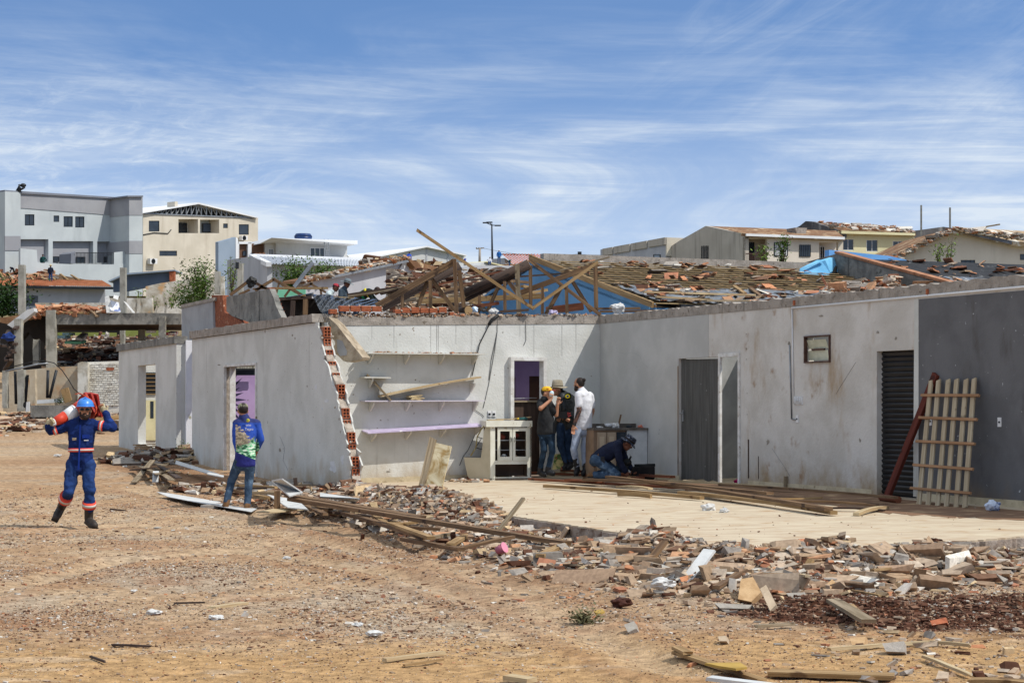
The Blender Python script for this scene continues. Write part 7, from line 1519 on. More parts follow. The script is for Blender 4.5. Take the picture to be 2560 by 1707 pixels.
# grey screed bulge on the slab edge
bm = bmesh.new(); bmesh.ops.create_icosphere(bm, subdivisions=4, radius=1); c = UW(CS*GB(2105, 1408, 0).x+SN*GB(2105, 1408, 0).y, 16.25, .05); vs = []
for v in bm.verts: d = v.co*(1+.15*noise.noise(v.co*2)+.04*noise.noise(v.co*9)); vs.append(c+UD*d.x*.46+WD*d.y*.30+ZD*d.z*.26)
MB().add(vs, [[v.index for v in f.verts] for f in bm.faces]).build('screed_lump', mat('grey_rough_screed', '#a09e98', '#87847e', scale=8, rough=.95, bump=1., bscale=24), None, 'big grey lump of rough screed bulging at the slab corner', 'lump'); bm.free()

R.seed(91)
for i in range(18):
    x, y = 600+i*23+R.uniform(-8, 8), 1226+i*5.2+R.uniform(-8, 10); L_ = R.uniform(30, 95); an = R.uniform(-.12, .42); m = R.choice((W_brown, W_grey, W_tan, W_dark, W_pale))
    MB().beam(GB(x, y, R.uniform(.03, .12)), GB(x+L_*math.cos(an), y+L_*math.sin(an)*.55, R.uniform(.03, .14)), R.uniform(.05, .11), R.uniform(.018, .04), jag=.02).build('splintered_board', m, None, '%s splintered board in the tangle below the broken wall, %s from the left' % ({W_brown: 'brown', W_grey: 'grey', W_tan: 'tan', W_dark: 'dark', W_pale: 'pale'}[m], ORD[i]), 'board', 'splintered boards below the broken wall')
for i in range(14):
    x, y = 1420+i*78+R.uniform(-25, 25), 1418+R.uniform(-25, 55)-(40 if i > 9 else 0); L_ = R.uniform(18, 60); an = R.uniform(-.9, .9); m = R.choice((W_brown, W_grey, W_tan, W_pale))
    MB().beam(GB(x, y, .03), GB(x+L_*math.cos(an), y+L_*math.sin(an)*.4, R.uniform(.03, .12)), R.uniform(.03, .07), .02, jag=.02).build('splinter', m, None, '%s splinter of wood in the rubble bank, %s from the left' % ({W_brown: 'brown', W_grey: 'grey', W_tan: 'tan', W_pale: 'pale'}[m], ORD[i]), 'splinter', 'splinters in the rubble bank')
# ================================================================== people
R.seed(88)
clouds = bpy.data.textures.new('cloth_folds', 'CLOUDS'); clouds.noise_scale = .11; clouds.noise_depth = 2
def organic(mb, name, m, parent, vox, it=3, disp=0., label=None):
    o = mb.build(name, m, parent, label, weld=False)
    a = o.modifiers.new('r', 'REMESH'); a.mode = 'VOXEL'; a.voxel_size = vox; a.use_smooth_shade = True
    s = o.modifiers.new('s', 'SMOOTH'); s.iterations = it; s.factor = .5
    if disp: d = o.modifiers.new('d', 'DISPLACE'); d.texture = clouds; d.strength = disp; d.mid_level = .5; d.texture_coords = 'GLOBAL'
    dg = bpy.context.evaluated_depsgraph_get(); dg.update(); me = bpy.data.meshes.new_from_object(o.evaluated_get(dg)); old = o.data
    o.modifiers.clear(); o.data = me; bpy.data.meshes.remove(old); me.polygons.foreach_set('use_smooth', [True]*len(me.polygons))
    if not me.materials: me.materials.append(m)
    return o
def cap(b, p, q, r0, r1):
    b.tube(p, q, r0, r1, 12); 
    for c, r in ((p, r0), (q, r1)): b.ell(c, V((r, 0, 0)), V((0, r, 0)), V((0, 0, r)), 12, 8)
skin_m = mat('skin', '#b8866a', '#a47358', scale=9, rough=.55); skin_d = mat('skin_tanned', '#7a4f3c', '#6a4232', scale=9, rough=.55)
hair_m = mat('dark_hair', '#1c1512', '#2a1f1a', scale=30, rough=.6)
def cloth(name, a, b, **k): return mat(name, a, b, scale=k.pop('scale', 5), rough=.9, bump=.35, bscale=k.pop('bscale', 14), spec=.15, **k)
class Man:
    def __init__(s, label, Y, j, face, skin=skin_m, vox=.008, size=1., group=None, foot=None):
        s.Y = Y; s.j = {k: P(v[0], v[1], Y+(v[2] if len(v) > 2 else 0)) for k, v in j.items()}; s.k = size; s.vox = vox
        J = s.j; s.face = V(face).normalized(); s.skin = skin
        base = (J['aL']+J['aR'])/2 if 'aL' in J else (J['hL']+J['hR'])/2
        low = min([J[q].z for q in ('tL', 'tR', 'aL', 'aR') if q in J] or [base.z])
        s.root = root('person', V((base.x, base.y, low-.03)), label, 'person', group)
        s.hips = (J['hL']+J['hR'])/2; s.neck = J['neck']; s.side = (J['sR']-J['sL']).normalized(); sp = (s.neck-s.hips)
        s.up = sp.normalized(); s.fr = s.side.cross(s.up).normalized()
        s.hup = V(j.get('_hup', (0, 0, 1))) if False else V((0, 0, 1)); s.body_done = False
    def ring(s, t, ex=0.):
        """t 0 hips .. 1 shoulders"""
        J = s.j; c = s.hips.lerp((J['sL']+J['sR'])/2, t); sw = (J['sR']-J['sL']).length/2; hw = .155*s.k
        hs = (J['hR']-J['hL']).normalized(); sd = hs.lerp(s.side, t).normalized()
        if t > .3: w = hw*.92+(sw*.92-hw*.92)*min(1, (t-.3)/.5)
        else: w = hw*(1.04-.12*t/.3)
        d = (.105+.02*math.sin(t*3.1))*s.k
        if t > .85: d *= 1-(t-.85)*1.6; 
        return c, sd*(w+ex), s.fr*(d+ex)
    def torso(s, b, ex, t0=-.05, t1=.97, n=30):
        for i in range(n+1):
            t = t0+(t1-t0)*i/n; c, X, Y_ = s.ring(t, ex); b.ell(c, X, Y_, s.up*(.085*s.k), 20, 8)
        cap(b, s.j['sL'].lerp(s.j['sR'], .12), s.j['sR'].lerp(s.j['sL'], .12), .062*s.k+ex, .062*s.k+ex)
        cap(b, (s.j['sL']+s.j['sR'])/2, s.neck, .085*s.k+ex, .062*s.k+ex)
    def head(s, tilt=(0, 0, 1)):
        up = V(tilt).normalized(); f = (s.face-up*s.face.dot(up)).normalized(); sd = f.cross(up).normalized(); c = s.j['head']; k = s.k; s.hu, s.hf, s.hs = up, f, sd
        return c, up, f, sd, k
    def body(s, tilt=(0, 0, 1), hands=None, legs=True, arms=('L', 'R'), hdir=None):
        b = MB(); c, up, f, sd, k = s.head(tilt); J = s.j
        b.ell(c+up*.02*k, sd*.076*k, f*.096*k, up*.105*k, 16, 12); b.ell(c-up*.055*k+f*.022*k, sd*.056*k, f*.068*k, up*.062*k, 14, 8)
        b.ell(c-up*.012*k+f*.098*k, sd*.013*k, f*.018*k, up*.026*k, 8, 6); b.ell(c-up*.10*k+f*.055*k, sd*.026*k, f*.026*k, up*.02*k, 8, 6)
        b.ell(c-up*.062*k+f*.086*k, sd*.026*k, f*.012*k, up*.009*k, 8, 6)
        for q in (-1, 1): b.ell(c+sd*q*.078*k-up*.005*k-f*.005, sd*.012*k, f*.022*k, up*.033*k, 8, 6)
        cap(b, c-up*.05*k-f*.02*k, s.neck+s.up*.01, .054*k, .062*k); s.torso(b, -.022)
        for q in arms:
            if 'e'+q not in J: continue
            cap(b, J['s'+q], J['e'+q], .046*k, .040*k); cap(b, J['e'+q], J['w'+q], .040*k, .028*k)
            s.hand(b, q, (hdir or {}).get(q), (hands or {}).get(q, .35))
        if legs:
            for q in 'LR':
                if 'k'+q not in J: continue
                cap(b, J['h'+q], J['k'+q], .062*k, .046*k)
                if 'a'+q in J: cap(b, J['k'+q], J['a'+q], .044*k, .030*k)
                if 't'+q in J: hl_ = J['a'+q]-(J['k'+q]-J['a'+q]).normalized()*.045*k; cap(b, J['a'+q], hl_, .030*k, .026*k); cap(b, hl_, J['t'+q].lerp(hl_, .15), .026*k, .020*k)
        return organic(b, 'body', s.skin, s.root, s.vox, 2)
    def hand(s, b, q, d=None, curl=.35):
        J = s.j; w = J['w'+q]; d = V(d).normalized() if d else (w-J['e'+q]).normalized(); k = s.k
        lat = d.cross(V((0, 1, 0))); lat = lat.normalized() if lat.length > .1 else V((1, 0, 0)); n = d.cross(lat).normalized()
        if q == 'R': lat = -lat
        pc = w+d*.05*k; b.ell(pc, d*.052*k, lat*.042*k, n*.018*k, 12, 8)
        for i, ln in enumerate((.070, .080, .074, .058)):
            r0 = pc+d*.042*k+lat*(.030-.020*i)*k; a1 = curl*.7; m = r0+(d*math.cos(a1)+n*math.sin(a1))*ln*.5*k; a2 = curl*2.2; e = m+(d*math.cos(a2)+n*math.sin(a2))*ln*.5*k
            cap(b, r0, m, .0095*k, .0088*k); cap(b, m, e, .0088*k, .0078*k)
        t0 = w+d*.02*k+lat*.035*k; t1 = t0+(d*.6+lat*.7).normalized()*.035*k; cap(b, t0, t1, .012*k, .010*k); cap(b, t1, t1+(d*.9+lat*.2+n*.3).normalized()*.032*k, .010*k, .009*k)
    def shirt(s, m, ex=.012, sleeve=1., hem=-.1, name='shirt', r=1., disp=.02, arms=('L', 'R'), cuff=.9, vox=None):
        b = MB(); J = s.j; s.torso(b, ex, hem); k = s.k
        for q in arms:
            if 'e'+q not in J: continue
            if sleeve >= 1:
                cap(b, J['s'+q], J['e'+q], (.058*r)*k, (.052*r)*k); w = J['e'+q].lerp(J['w'+q], cuff); cap(b, J['e'+q], w, (.052*r)*k, (.040*r)*k)
            else: cap(b, J['s'+q], J['s'+q].lerp(J['e'+q], sleeve), .060*r*k, .062*r*k)
        return organic(b, name, m, s.root, vox or max(s.vox, .011), 3, disp*s.k)
    def trousers(s, m, r=1., cuff=.93, name='trousers', disp=.025, top=.06):
        b = MB(); J = s.j; k = s.k
        for t in (-.12, -.05, .0, top): c, X, Y_ = s.ring(t, .004); b.ell(c, X, Y_, s.up*.09*k, 16, 6)
        for q in 'LR':
            if 'k'+q not in J: continue
            cap(b, J['h'+q], J['k'+q], .092*k*r, .068*k*r)
            if 'a'+q in J: cap(b, J['k'+q], J['k'+q].lerp(J['a'+q], cuff), .066*k*r, .055*k*r*(1.1 if r > 1.05 else 1))
        return organic(b, name, m, s.root, max(s.vox, .011), 3, disp*s.k)
    def boots(s, m, hi=.12, sides='LR', name='boot'):
        J = s.j; k = s.k
        for q in sides:
            a, t = J['a'+q], J['t'+q]; b = MB(); d = (t-a); fl = V((d.x, d.y, 0)); 
            leg = (J['k'+q]-a).normalized(); cap(b, a+leg*hi*k, a-leg*.02*k, .056*k, .052*k)
            heel = a-leg*.05*k; cap(b, heel, t.lerp(heel, .35), .048*k, .052*k); cap(b, t.lerp(heel, .35), t, .052*k, .042*k)
            o = organic(b, name, m, s.root, max(.009, s.vox), 2); so = MB()
            dn = -leg if d.normalized().dot(leg) > -.8 else V((0, 0, -1)); dn = (dn-d.normalized()*dn.dot(d.normalized())).normalized()
            so.beam(heel+dn*.035*k-d.normalized()*.03*k, t+dn*.032*k+d.normalized()*.03*k, .082*k, .022*k, up=-dn); so.build('sole', black_rub, o)
    def band(s, p, q, t0, t1, r, m, name='reflective_band', parent=None, m2=None):
        a, b_ = p.lerp(q, t0), p.lerp(q, t1); o = MB().tube(a, b_, r, r, 18).build(name, m, parent or s.root)
        if m2: MB().tube(a.lerp(b_, .3), a.lerp(b_, .7), r+.002, r+.002, 18).build('grey_strip', m2, o)
    def tband(s, t0, t1, ex, m, m2):
        def rg(t, e): c, X, Y_ = s.ring(t, e); return [c+X*math.cos(a)+Y_*math.sin(a) for a in [6.283*i/28 for i in range(28)]]
        o = MB().loft([rg(t0, ex), rg(t1, ex)]).build('reflective_band', m, s.root); MB().loft([rg(t0+(t1-t0)*.3, ex+.003), rg(t0+(t1-t0)*.7, ex+.003)]).build('grey_strip', m2, o)
    def hair(s, back=True, bun=False):
        c, up, f, sd, k = s.j['head'], s.hu, s.hf, s.hs, s.k; b = MB()
        b.ell(c+up*.035*k-f*.022*k, sd*.082*k, f*.088*k, up*.098*k, 16, 10)
        if bun: b.ell(c+up*.085*k-f*.105*k, sd*.035*k, f*.035*k, up*.035*k, 12, 8); b.ell(c+up*.06*k-f*.08*k, sd*.05*k, f*.03*k, up*.04*k, 12, 8)
        return organic(b, 'hair', hair_m, s.root, max(.008, s.vox), 1)
    def facebits(s, beard=None, glasses=False):
        c, up, f, sd, k = s.j['head'], s.hu, s.hf, s.hs, s.k
        if glasses:
            b = MB()
            for q in (-1, 1): b.ell(c+sd*q*.034*k+up*.012*k+f*.088*k, sd*.031*k, f*.012*k, up*.021*k, 12, 8); b.beam(c+sd*q*.066*k+up*.014*k+f*.078*k, c+sd*q*.082*k+up*.01*k-f*.01*k, .005, .01)
            b.build('sunglasses', mat('black_lens', '#0c0c0e', rough=.15, spec=.6), s.root)
        else:
            for q in (-1, 1):
                e = MB().ell(c+sd*q*.032*k+up*.008*k+f*.084*k, sd*.013*k, f*.010*k, up*.009*k, 8, 6).build('eye', white_pvc, s.root)
                MB().ell(c+sd*q*.032*k+up*.008*k+f*.092*k, sd*.006*k, f*.004*k, up*.006*k, 8, 6).build('iris', hair_m, e)
        if beard:
            b = MB(); b.ell(c-up*.082*k+f*.035*k, sd*.060*k, f*.066*k, up*.052*k, 14, 8); b.ell(c-up*.045*k+f*.086*k, sd*.03*k, f*.016*k, up*.010*k, 10, 6)
            for q in (-1, 1): b.ell(c+sd*q*.062*k-up*.05*k+f*.02*k, sd*.018*k, f*.04*k, up*.05*k, 10, 6)
            organic(b, 'beard', mat('beard_hair', '#2b201b', '#3a2b24', scale=30), s.root, .008, 1)
    def capx(s, m, m2, back=False, name='cap'):
        c, up, f, sd, k = s.j['head'], s.hu, s.hf, s.hs, s.k; b = MB(); n = 18; rings = []
        for j in range(7): ph = j/6*1.45; rings.append([c+up*(.045+.085*math.sin(ph))*k+(sd*math.cos(a)*.087+f*math.sin(a)*.106)*k*math.cos(ph)**.75 for a in [6.283*i/n for i in range(n)]])
        o = b.loft(rings).build(name, m, s.root); v = MB(); sg = -1 if back else 1; pts = [c+up*.05*k+(sd*math.cos(a)*.080+f*sg*(.08+.09*math.sin(a)))*k for a in [math.pi*i/10 for i in range(11)]]
        v.poly(pts, up*.008); v.build('visor', m2, o); return o
    def brim(s, m, rb=.17, hc=.11, crown=.092, name='hat', droop=.01, m2=None):
        c, up, f, sd, k = s.j['head'], s.hu, s.hf, s.hs, s.k; n = 26
        def rg(r, z, e=1.12): return [c+up*z*k+(sd*math.cos(a)*r+f*math.sin(a)*r*e)*k+up*(.012*math.sin(3*a+1)*k if r > .13 else 0) for a in [6.283*i/n for i in range(n)]]
        o = MB().loft([rg(rb, .045-droop), rg(rb*.75, .048), rg(crown*1.02, .055), rg(crown*.98, .07+hc*.4), rg(crown*.86, .06+hc), rg(crown*.5, .065+hc), rg(.005, .06+hc)]).loft([rg(rb, .045-droop), rg(rb, .051-droop)]).build(name, m, s.root)
        MB().loft([rg(crown*1.04, .058), rg(crown*1.03, .085)]).build('hat_band', m2 or hair_m, o); return o
leather = mat('boot_leather', '#2a2421', '#3d352f', scale=9, rough=.6); leather_t = mat('tan_boot', '#7c5b3d', '#644528', scale=9, rough=.7); leather_k = mat('black_boot', '#17171a', '#222226', scale=9, rough=.45)
# ---- helmeted worker with the cones
wc = lambda x, y, d=0.: (60+x/3.921, 957+y/3.921, d)
Y1w = 26.8
m1 = Man('worker in blue overalls and blue helmet striding with traffic cones on his shoulders', Y1w, {
  'head': wc(600, 270, -.08), 'neck': wc(572, 372, 0), 'sL': wc(432, 420, 0), 'sR': wc(700, 412, 0), 'eL': wc(262, 470, -.02), 'wL': wc(232, 412, -.16), 'eR': wc(868, 438, -.05), 'wR': wc(795, 292, .06),
  'hL': wc(480, 800, 0), 'hR': wc(628, 800, 0), 'kL': wc(440, 1060, -.12), 'aL': wc(370, 1210, .28), 'tL': wc(312, 1322, .16), 'kR': wc(642, 1055, -.1), 'aR': wc(635, 1310, .02), 'tR': wc(692, 1396, -.14)}, (.14, -1, -.14), vox=.007)
blue = cloth('royal_blue_workwear', '#1a2f66', '#142552', c3='#203a78', s3=7); blue_d = cloth('blue_work_trousers', '#263f72', '#1c305a')
m1.body(hands={'L': .9, 'R': .8}, hdir={'L': (.55, -.2, .45), 'R': (-.5, 0, .9)}); m1.facebits(beard=True, glasses=True)
m1.shirt(blue, .022, 1., -.10, 'jacket', 1.28, .05, cuff=.92); m1.trousers(blue_d, 1.18, .68, disp=.055); m1.k = 1.2; m1.boots(leather, .19); m1.k = 1.
orange_b = mat('orange_reflective', '#e5503a', rough=.6); silver_b = mat('silver_reflective', '#c9c6bd', rough=.4)
m1.tband(.33, .42, .033, orange_b, silver_b)
J = m1.j
for q in 'LR':
    m1.band(J['s'+q], J['e'+q], .62 if q == 'L' else .28, .86 if q == 'L' else .50, .077, orange_b, m2=silver_b)
    m1.band(J['k'+q], J['a'+q], .42 if q == 'R' else .30, .66 if q == 'R' else .58, .094, orange_b, m2=silver_b)
# jacket details
b_ = MB()
def front(s, t, x, dx, dz, m, name, ex=.035):
    c, X, Y_ = s.ring(t, ex); a = x; sa = math.sqrt(max(0, 1-a*a)); fsign = 1 if Y_.y < 0 else -1; c2 = c+X*a+Y_*fsign*sa; return MB().box(c2, (dx, .012, dz), X, Y_, s.up).build(name, m, s.root)
front(m1, .72, .45, .10, .05, cloth('pocket_flap', '#1b3789', '#162e76'), 'pocket_flap'); front(m1, .62, .5, .06, .012, white_pvc, 'chest_print'); front(m1, .66, -.32, .055, .035, mat('small_badge', '#a9a184', '#7a5a4a', scale=40), 'badge'); front(m1, .45, .07, .022, .62, cloth('placket', '#1b3789', '#162e76'), 'placket', .03)
for q in (-1, 1): MB().hexa([m1.neck+V((q*.02, -.10, -.03)), m1.neck+V((q*.10, -.085, -.05)), m1.neck+V((q*.10, -.05, -.04)), m1.neck+V((q*.02, -.06, .0)), m1.neck+V((q*.03, -.10, .03)), m1.neck+V((q*.11, -.07, .02)), m1.neck+V((q*.11, -.04, .04)), m1.neck+V((q*.04, -.06, .05))]).build('collar', blue, m1.root)
# helmet
c, up, f, sd = J['head'], V((0, .08, 1)).normalized(), m1.hf, m1.hs; n = 24; hm = mat('blue_helmet', '#3d86d8', '#3a80cf', rough=.35, spec=.5)
rings = [[c+up*(.055+.125*math.sin(ph))+(sd*math.cos(a)*.118+f*math.sin(a)*.138)*max(.05, math.cos(ph))**.8 for a in [6.283*i/n for i in range(n)]] for ph in [j/8*1.52 for j in range(9)]]
he = MB().loft(rings); he.loft([[c+up*.052+(sd*math.cos(a)*.128+f*(math.sin(a)*.15+(.045*max(0, math.sin(a))**2)))*1. for a in [6.283*i/n for i in range(n)]], [c+up*.066+(sd*math.cos(a)*.122+f*(math.sin(a)*.143+(.03*max(0, math.sin(a))**2))) for a in [6.283*i/n for i in range(n)]]]); ho = he.build('helmet', hm, m1.root)
MB().ell(c+up*.145+f*.078, sd*.018, f*.008, up*.02).build('helmet_badge', white_pvc, ho); b_ = MB()
for x in (-.03, 0, .03): b_.path([c+up*(.06+.128*math.sin(ph))+sd*x*math.cos(ph)+f*math.cos(ph)**.8*.13*sg for sg, ph in [(-1, .7), (-1, 1.1), (1, 1.5), (1, 1.1), (1, .9)]], .006, 5)
b_.build('ridge', hm, ho)
# gloves over the hands
for q, d in (('L', V((.55, -.2, .45)).normalized()), ('R', V((-.5, 0, .9)).normalized())):
    b = MB(); w = J['w'+q]; lat = d.cross(V((0, 1, 0))).normalized()*(1 if q == 'L' else -1); n_ = d.cross(lat).normalized(); pc = w+d*.05; b.ell(pc, d*.06, lat*.05, n_*.03); cap(b, w-d*.05, w+d*.02, .038, .04)
    for i, ln in enumerate((.07, .08, .075, .06)): r0 = pc+d*.045+lat*(.034-.023*i); m = r0+(d*.8+n_*.6)*ln*.5; cap(b, r0, m, .014, .013); cap(b, m, m+(n_*.95-d*.2)*ln*.5, .013, .012)
    cap(b, w+d*.02+lat*.04, w+d*.06+lat*.075, .015, .013)
    organic(b, 'glove', mat('work_glove', '#cbbf9c', '#8d8266', scale=14, rough=.9), m1.root, .007, 1)
# cones: three nested ones over the shoulders
co_o = mat('cone_orange', '#c8412b', '#b53722', scale=5, rough=.5); co_w = mat('cone_white', '#dcdcdc', rough=.5); co_r = mat('cone_base_red', '#a82f22', '#93261b', scale=4, rough=.6)
tip, bs_ = P(118, 1062, Y1w-.17), P(214, 1020, Y1w+.20)
ax = (bs_-tip).normalized(); Lc = (bs_-tip).length
for i in range(3):
    off = ax*(.055*i); T, B_ = tip+off, bs_+off
    cn = root('traffic_cone', B_, 'traffic cone nested over the worker\'s shoulders, %s' % ('outermost with the white bands showing', 'middle one, only its red base showing', 'last one, its base farthest behind his head')[i], 'traffic cone', 'nested traffic cones')
    r = lambda t: .035+.115*t
    if i == 0:
        for k_, (t0, t1, m) in enumerate(((0, .03, co_o), (.03, .18, co_w), (.18, .46, co_o), (.46, .72, co_w), (.72, 1.0, co_o))):
            MB().tube(T.lerp(B_, t0), T.lerp(B_, t1), r(t0), r(t1), 24).build('band' if m is co_w else 'cone_body', m, cn)
    else: MB().tube(T.lerp(B_, .9), B_, r(.9), r(1), 20).build('cone_body', co_o, cn)
    e1_ = ax.cross(ZD).normalized(); e2_ = ax.cross(e1_).normalized(); ro = .35+.28*i; h_ = .235; pts = []
    for q in range(4):
        a = ro+q*math.pi/2; a2 = ro+(q+.5)*math.pi/2; pts += [B_+(e1_*math.cos(a)+e2_*math.sin(a))*h_+ax*.03*(q % 2), B_+(e1_*math.cos(a2)+e2_*math.sin(a2))*h_*.78]
    MB().poly(pts, ax*.03).build('base', co_r, cn)
cdm = mat('orange_cord', '#e2603a'); MB().path([P(x, y, Y1w-.02+d) for x, y, d in [(188, 985, .1), (200, 983, 0), (215, 990, -.1), (230, 1000, -.06), (240, 1015, 0), (241, 1030, 0), (236, 1040, .02)]], .006, 5).build('orange_rope', cdm, None, 'thin orange cord looped round the nested cones', 'cord')
# ---- man in the printed shirt, seen from behind
pc6 = lambda x, y, d=0.: (520+x/4.61, 977+y/4.61, d)
m2 = Man('man in khaki cap and printed blue long sleeved shirt, seen from behind', 30.6, {
  'head': pc6(402, 232, 0), 'neck': pc6(412, 300, 0), 'sL': pc6(325, 372, -.02), 'sR': pc6(560, 372, .02), 'eL': pc6(320, 580, .0), 'wL': pc6(364, 768, .0), 'eR': pc6(612, 560, .05), 'wR': pc6(560, 680, .22),
  'hL': pc6(360, 810, 0), 'hR': pc6(490, 810, 0), 'kL': pc6(270, 1040, .12), 'aL': pc6(212, 1290, .02), 'tL': pc6(190, 1330, .22), 'kR': pc6(472, 1040, .05), 'aR': pc6(452, 1350, -.05), 'tR': pc6(405, 1392, .12)}, (-.35, 1, -.05), vox=.007)
def print_mat():
    m = bpy.data.materials.new('printed_shirt'); m.use_nodes = True; t = m.node_tree; n, l = t.nodes, t.links; b = n['Principled BSDF']; b.inputs['Roughness'].default_value = .8
    tc_ = n.new('ShaderNodeTexCoord'); s_ = n.new('ShaderNodeSeparateXYZ'); l.new(tc_.outputs['Object'], s_.inputs[0])
    nz = n.new('ShaderNodeTexNoise'); mp = n.new('ShaderNodeMapping'); mp.inputs['Scale'].default_value = (14, 3, 26); mp.inputs['Rotation'].default_value = (0, .5, 0); l.new(tc_.outputs['Object'], mp.inputs[0]); l.new(mp.outputs[0], nz.inputs['Vector']); nz.inputs['Scale'].default_value = 1.3; nz.inputs['Detail'].default_value = 4
    def M(op, a, b2):
        q = n.new('ShaderNodeMath'); q.operation = op
        for i, v in enumerate((a, b2)):
            if isinstance(v, (int, float)): q.inputs[i].default_value = v
            else: l.new(v, q.inputs[i])
        return q.outputs[0]
    def S(x, lo, hi):
        q = n.new('ShaderNodeMapRange'); q.interpolation_type = 'SMOOTHSTEP'; l.new(x, q.inputs[0]); q.inputs[1].default_value = lo; q.inputs[2].default_value = hi; return q.outputs[0]
    def X(f, a, b2):
        q = n.new('ShaderNodeMix'); q.data_type = 'RGBA'; l.new(f, q.inputs['Factor'])
        for v, i in ((a, 'A'), (b2, 'B')):
            if isinstance(v, str): q.inputs[i].default_value = (*hexc(v), 1)
            else: l.new(v, q.inputs[i])
        return q.outputs['Result']
    x, z = s_.outputs[0], s_.outputs[2]; w = M('MULTIPLY', M('SUBTRACT', nz.outputs['Fac'], .5), .42); zz_ = M('ADD', z, w)
    xo = m2.root.location.x; x0 = P(600, 0, 30.6).x-xo; zo = m2.root.location.z
    d1 = M('ADD', M('SUBTRACT', zz_, 1.39-zo), M('MULTIPLY', M('SUBTRACT', x, x0-.03), .77))     # <0 below the upper diagonal
    d2 = M('SUBTRACT', M('SUBTRACT', zz_, 1.07-zo), M('MULTIPLY', M('SUBTRACT', x, x0), .5))
    d3 = M('ADD', M('SUBTRACT', z, .97-zo), M('MULTIPLY', M('SUBTRACT', x, x0), .42))
    col = X(S(z, 1.42-zo, 1.46-zo), '#1a46a4', '#182560')
    pat = X(S(nz.outputs['Fac'], .46, .54), '#c9b89a', '#8a7f6a'); grn = X(S(nz.outputs['Fac'], .44, .52), '#1d5a3c', '#8fd0a0'); grn = X(S(nz.outputs['Fac'], .56, .6), grn, '#e6eedd')
    p2 = X(S(d2, .02, -.04), pat, grn); inside = M('MULTIPLY', S(d1, .01, -.03), M('MULTIPLY', S(x, x0-.07, x0-.05), S(x, x0+.31, x0+.28)))
    col = X(inside, col, p2); col = X(S(d3, .0, -.02), col, '#1a1f6e'); l.new(col, b.inputs['Base Color']); return m
pm = print_mat(); m2.body(hands={'L': .5, 'R': .5}, hdir={'L': (.12, 0, -1)}); m2.hair(); m2.shirt(pm, .018, 1., -.07, 'shirt', 1.12, .022)
m2.facebits(); khaki = cloth('khaki_cap', '#9a9a80', '#86866c'); m2.capx(khaki, khaki); jeans = cloth('blue_jeans', '#43566c', '#2d3d50', scale=7, c3='#667c92', s3=5, t3=(.56, .7)); m2.trousers(jeans, 1.0, .95); m2.boots(leather_t, .05)
def text_on(s, txt, c, X_, Z_, size, m, parent):
    cu_ = bpy.data.curves.new('txt', 'FONT'); cu_.body = txt; cu_.size = size; cu_.extrude = .002; cu_.align_x = 'CENTER'; o = bpy.data.objects.new('txt', cu_); sc.collection.objects.link(o)
    dg = bpy.context.evaluated_depsgraph_get(); me = bpy.data.meshes.new_from_object(o.evaluated_get(dg)); bpy.data.objects.remove(o)
    b = MB(); b.add([c+X_*v.co.x+Z_*v.co.y-X_.cross(Z_).normalized()*(-v.co.z) for v in me.vertices], [list(p.vertices) for p in me.polygons]); return b.build('lettering', m, parent)
for tx, (x, y), sz in (('uno', (466, 405), .055), ('Terco', (474, 452), .055)):
    px_, py_, _ = pc6(x, y); text_on(m2, tx, P(px_, py_, 30.6-.165), V((1, 0, 0)), ZD, sz, white_pvc, m2.root)
px_, py_, _ = pc6(460, 340); MB().ell(P(px_, py_, 30.6-.14), V((.03, 0, 0)), V((0, .01, 0)), V((0, 0, .03))).build('back_logo', mat('logo_yellow_green', '#c9b23a', '#3f8a4a', scale=30), m2.root)
# ---- the group in the corner
gc = lambda x, y, d=0.: (1320+x/5.228, 920+y/5.228, d)
YG = 35.0
m3 = Man('man in yellow and red cap and black t-shirt holding a mask to his face', YG, {
  'head': gc(243, 330), 'neck': gc(222, 410), 'sL': gc(165, 455, .10), 'sR': gc(285, 470, .02), 'eL': gc(165, 530, -.22), 'wL': gc(292, 420, -.12), 'eR': gc(370, 615, .0), 'wR': gc(388, 470, -.05),
  'hL': gc(190, 820, .06), 'hR': gc(290, 820, 0), 'kL': gc(208, 1080, -.02), 'aL': gc(160, 1330, .08), 'tL': gc(215, 1385, -.03), 'kR': gc(318, 1080, -.04), 'aR': gc(262, 1325, .0), 'tR': gc(330, 1372, -.05)}, (.93, -.36, -.12), vox=.008)
m3.body(hands={'L': 1.0, 'R': .9}, hdir={'L': (.2, 0, 1), 'R': (.2, 0, 1)}); m3.hair(); m3.facebits()
blk = cloth('black_cotton', '#343536', '#27282a'); dj = cloth('dark_jeans', '#2c3f52', '#1b2836', scale=8, c3='#6f8fa8', s3=5, t3=(.6, .72)); m3.shirt(blk, .02, .7, -.04, 't_shirt', 1.15, .022); m3.trousers(dj, .88); m3.boots(leather_k, .03, name='shoe')
yc = mat('yellow_cap', '#e3b52a', '#d8a820', scale=4, rough=.7); cp3 = m3.capx(yc, mat('red_visor', '#d4434a', rough=.6)); MB().box(m3.j['head']+m3.hu*.085+m3.hf*.05+m3.hs*.075*(-1 if m3.hs.y > 0 else 1), (.05, .01, .012), m3.hf, m3.hs, m3.hu).build('cap_print', mat('red_print', '#c2502a'), cp3)
MB().ell(P(*gc(308, 335)[:2], YG-.12), V((.045, .0, .01)), V((0, .04, 0)), V((0, 0, .055))).build('face_mask', mat('pale_blue_mask', '#c3d6dd', rough=.7), None, 'pale blue mask held up by the man in the yellow cap', 'mask')
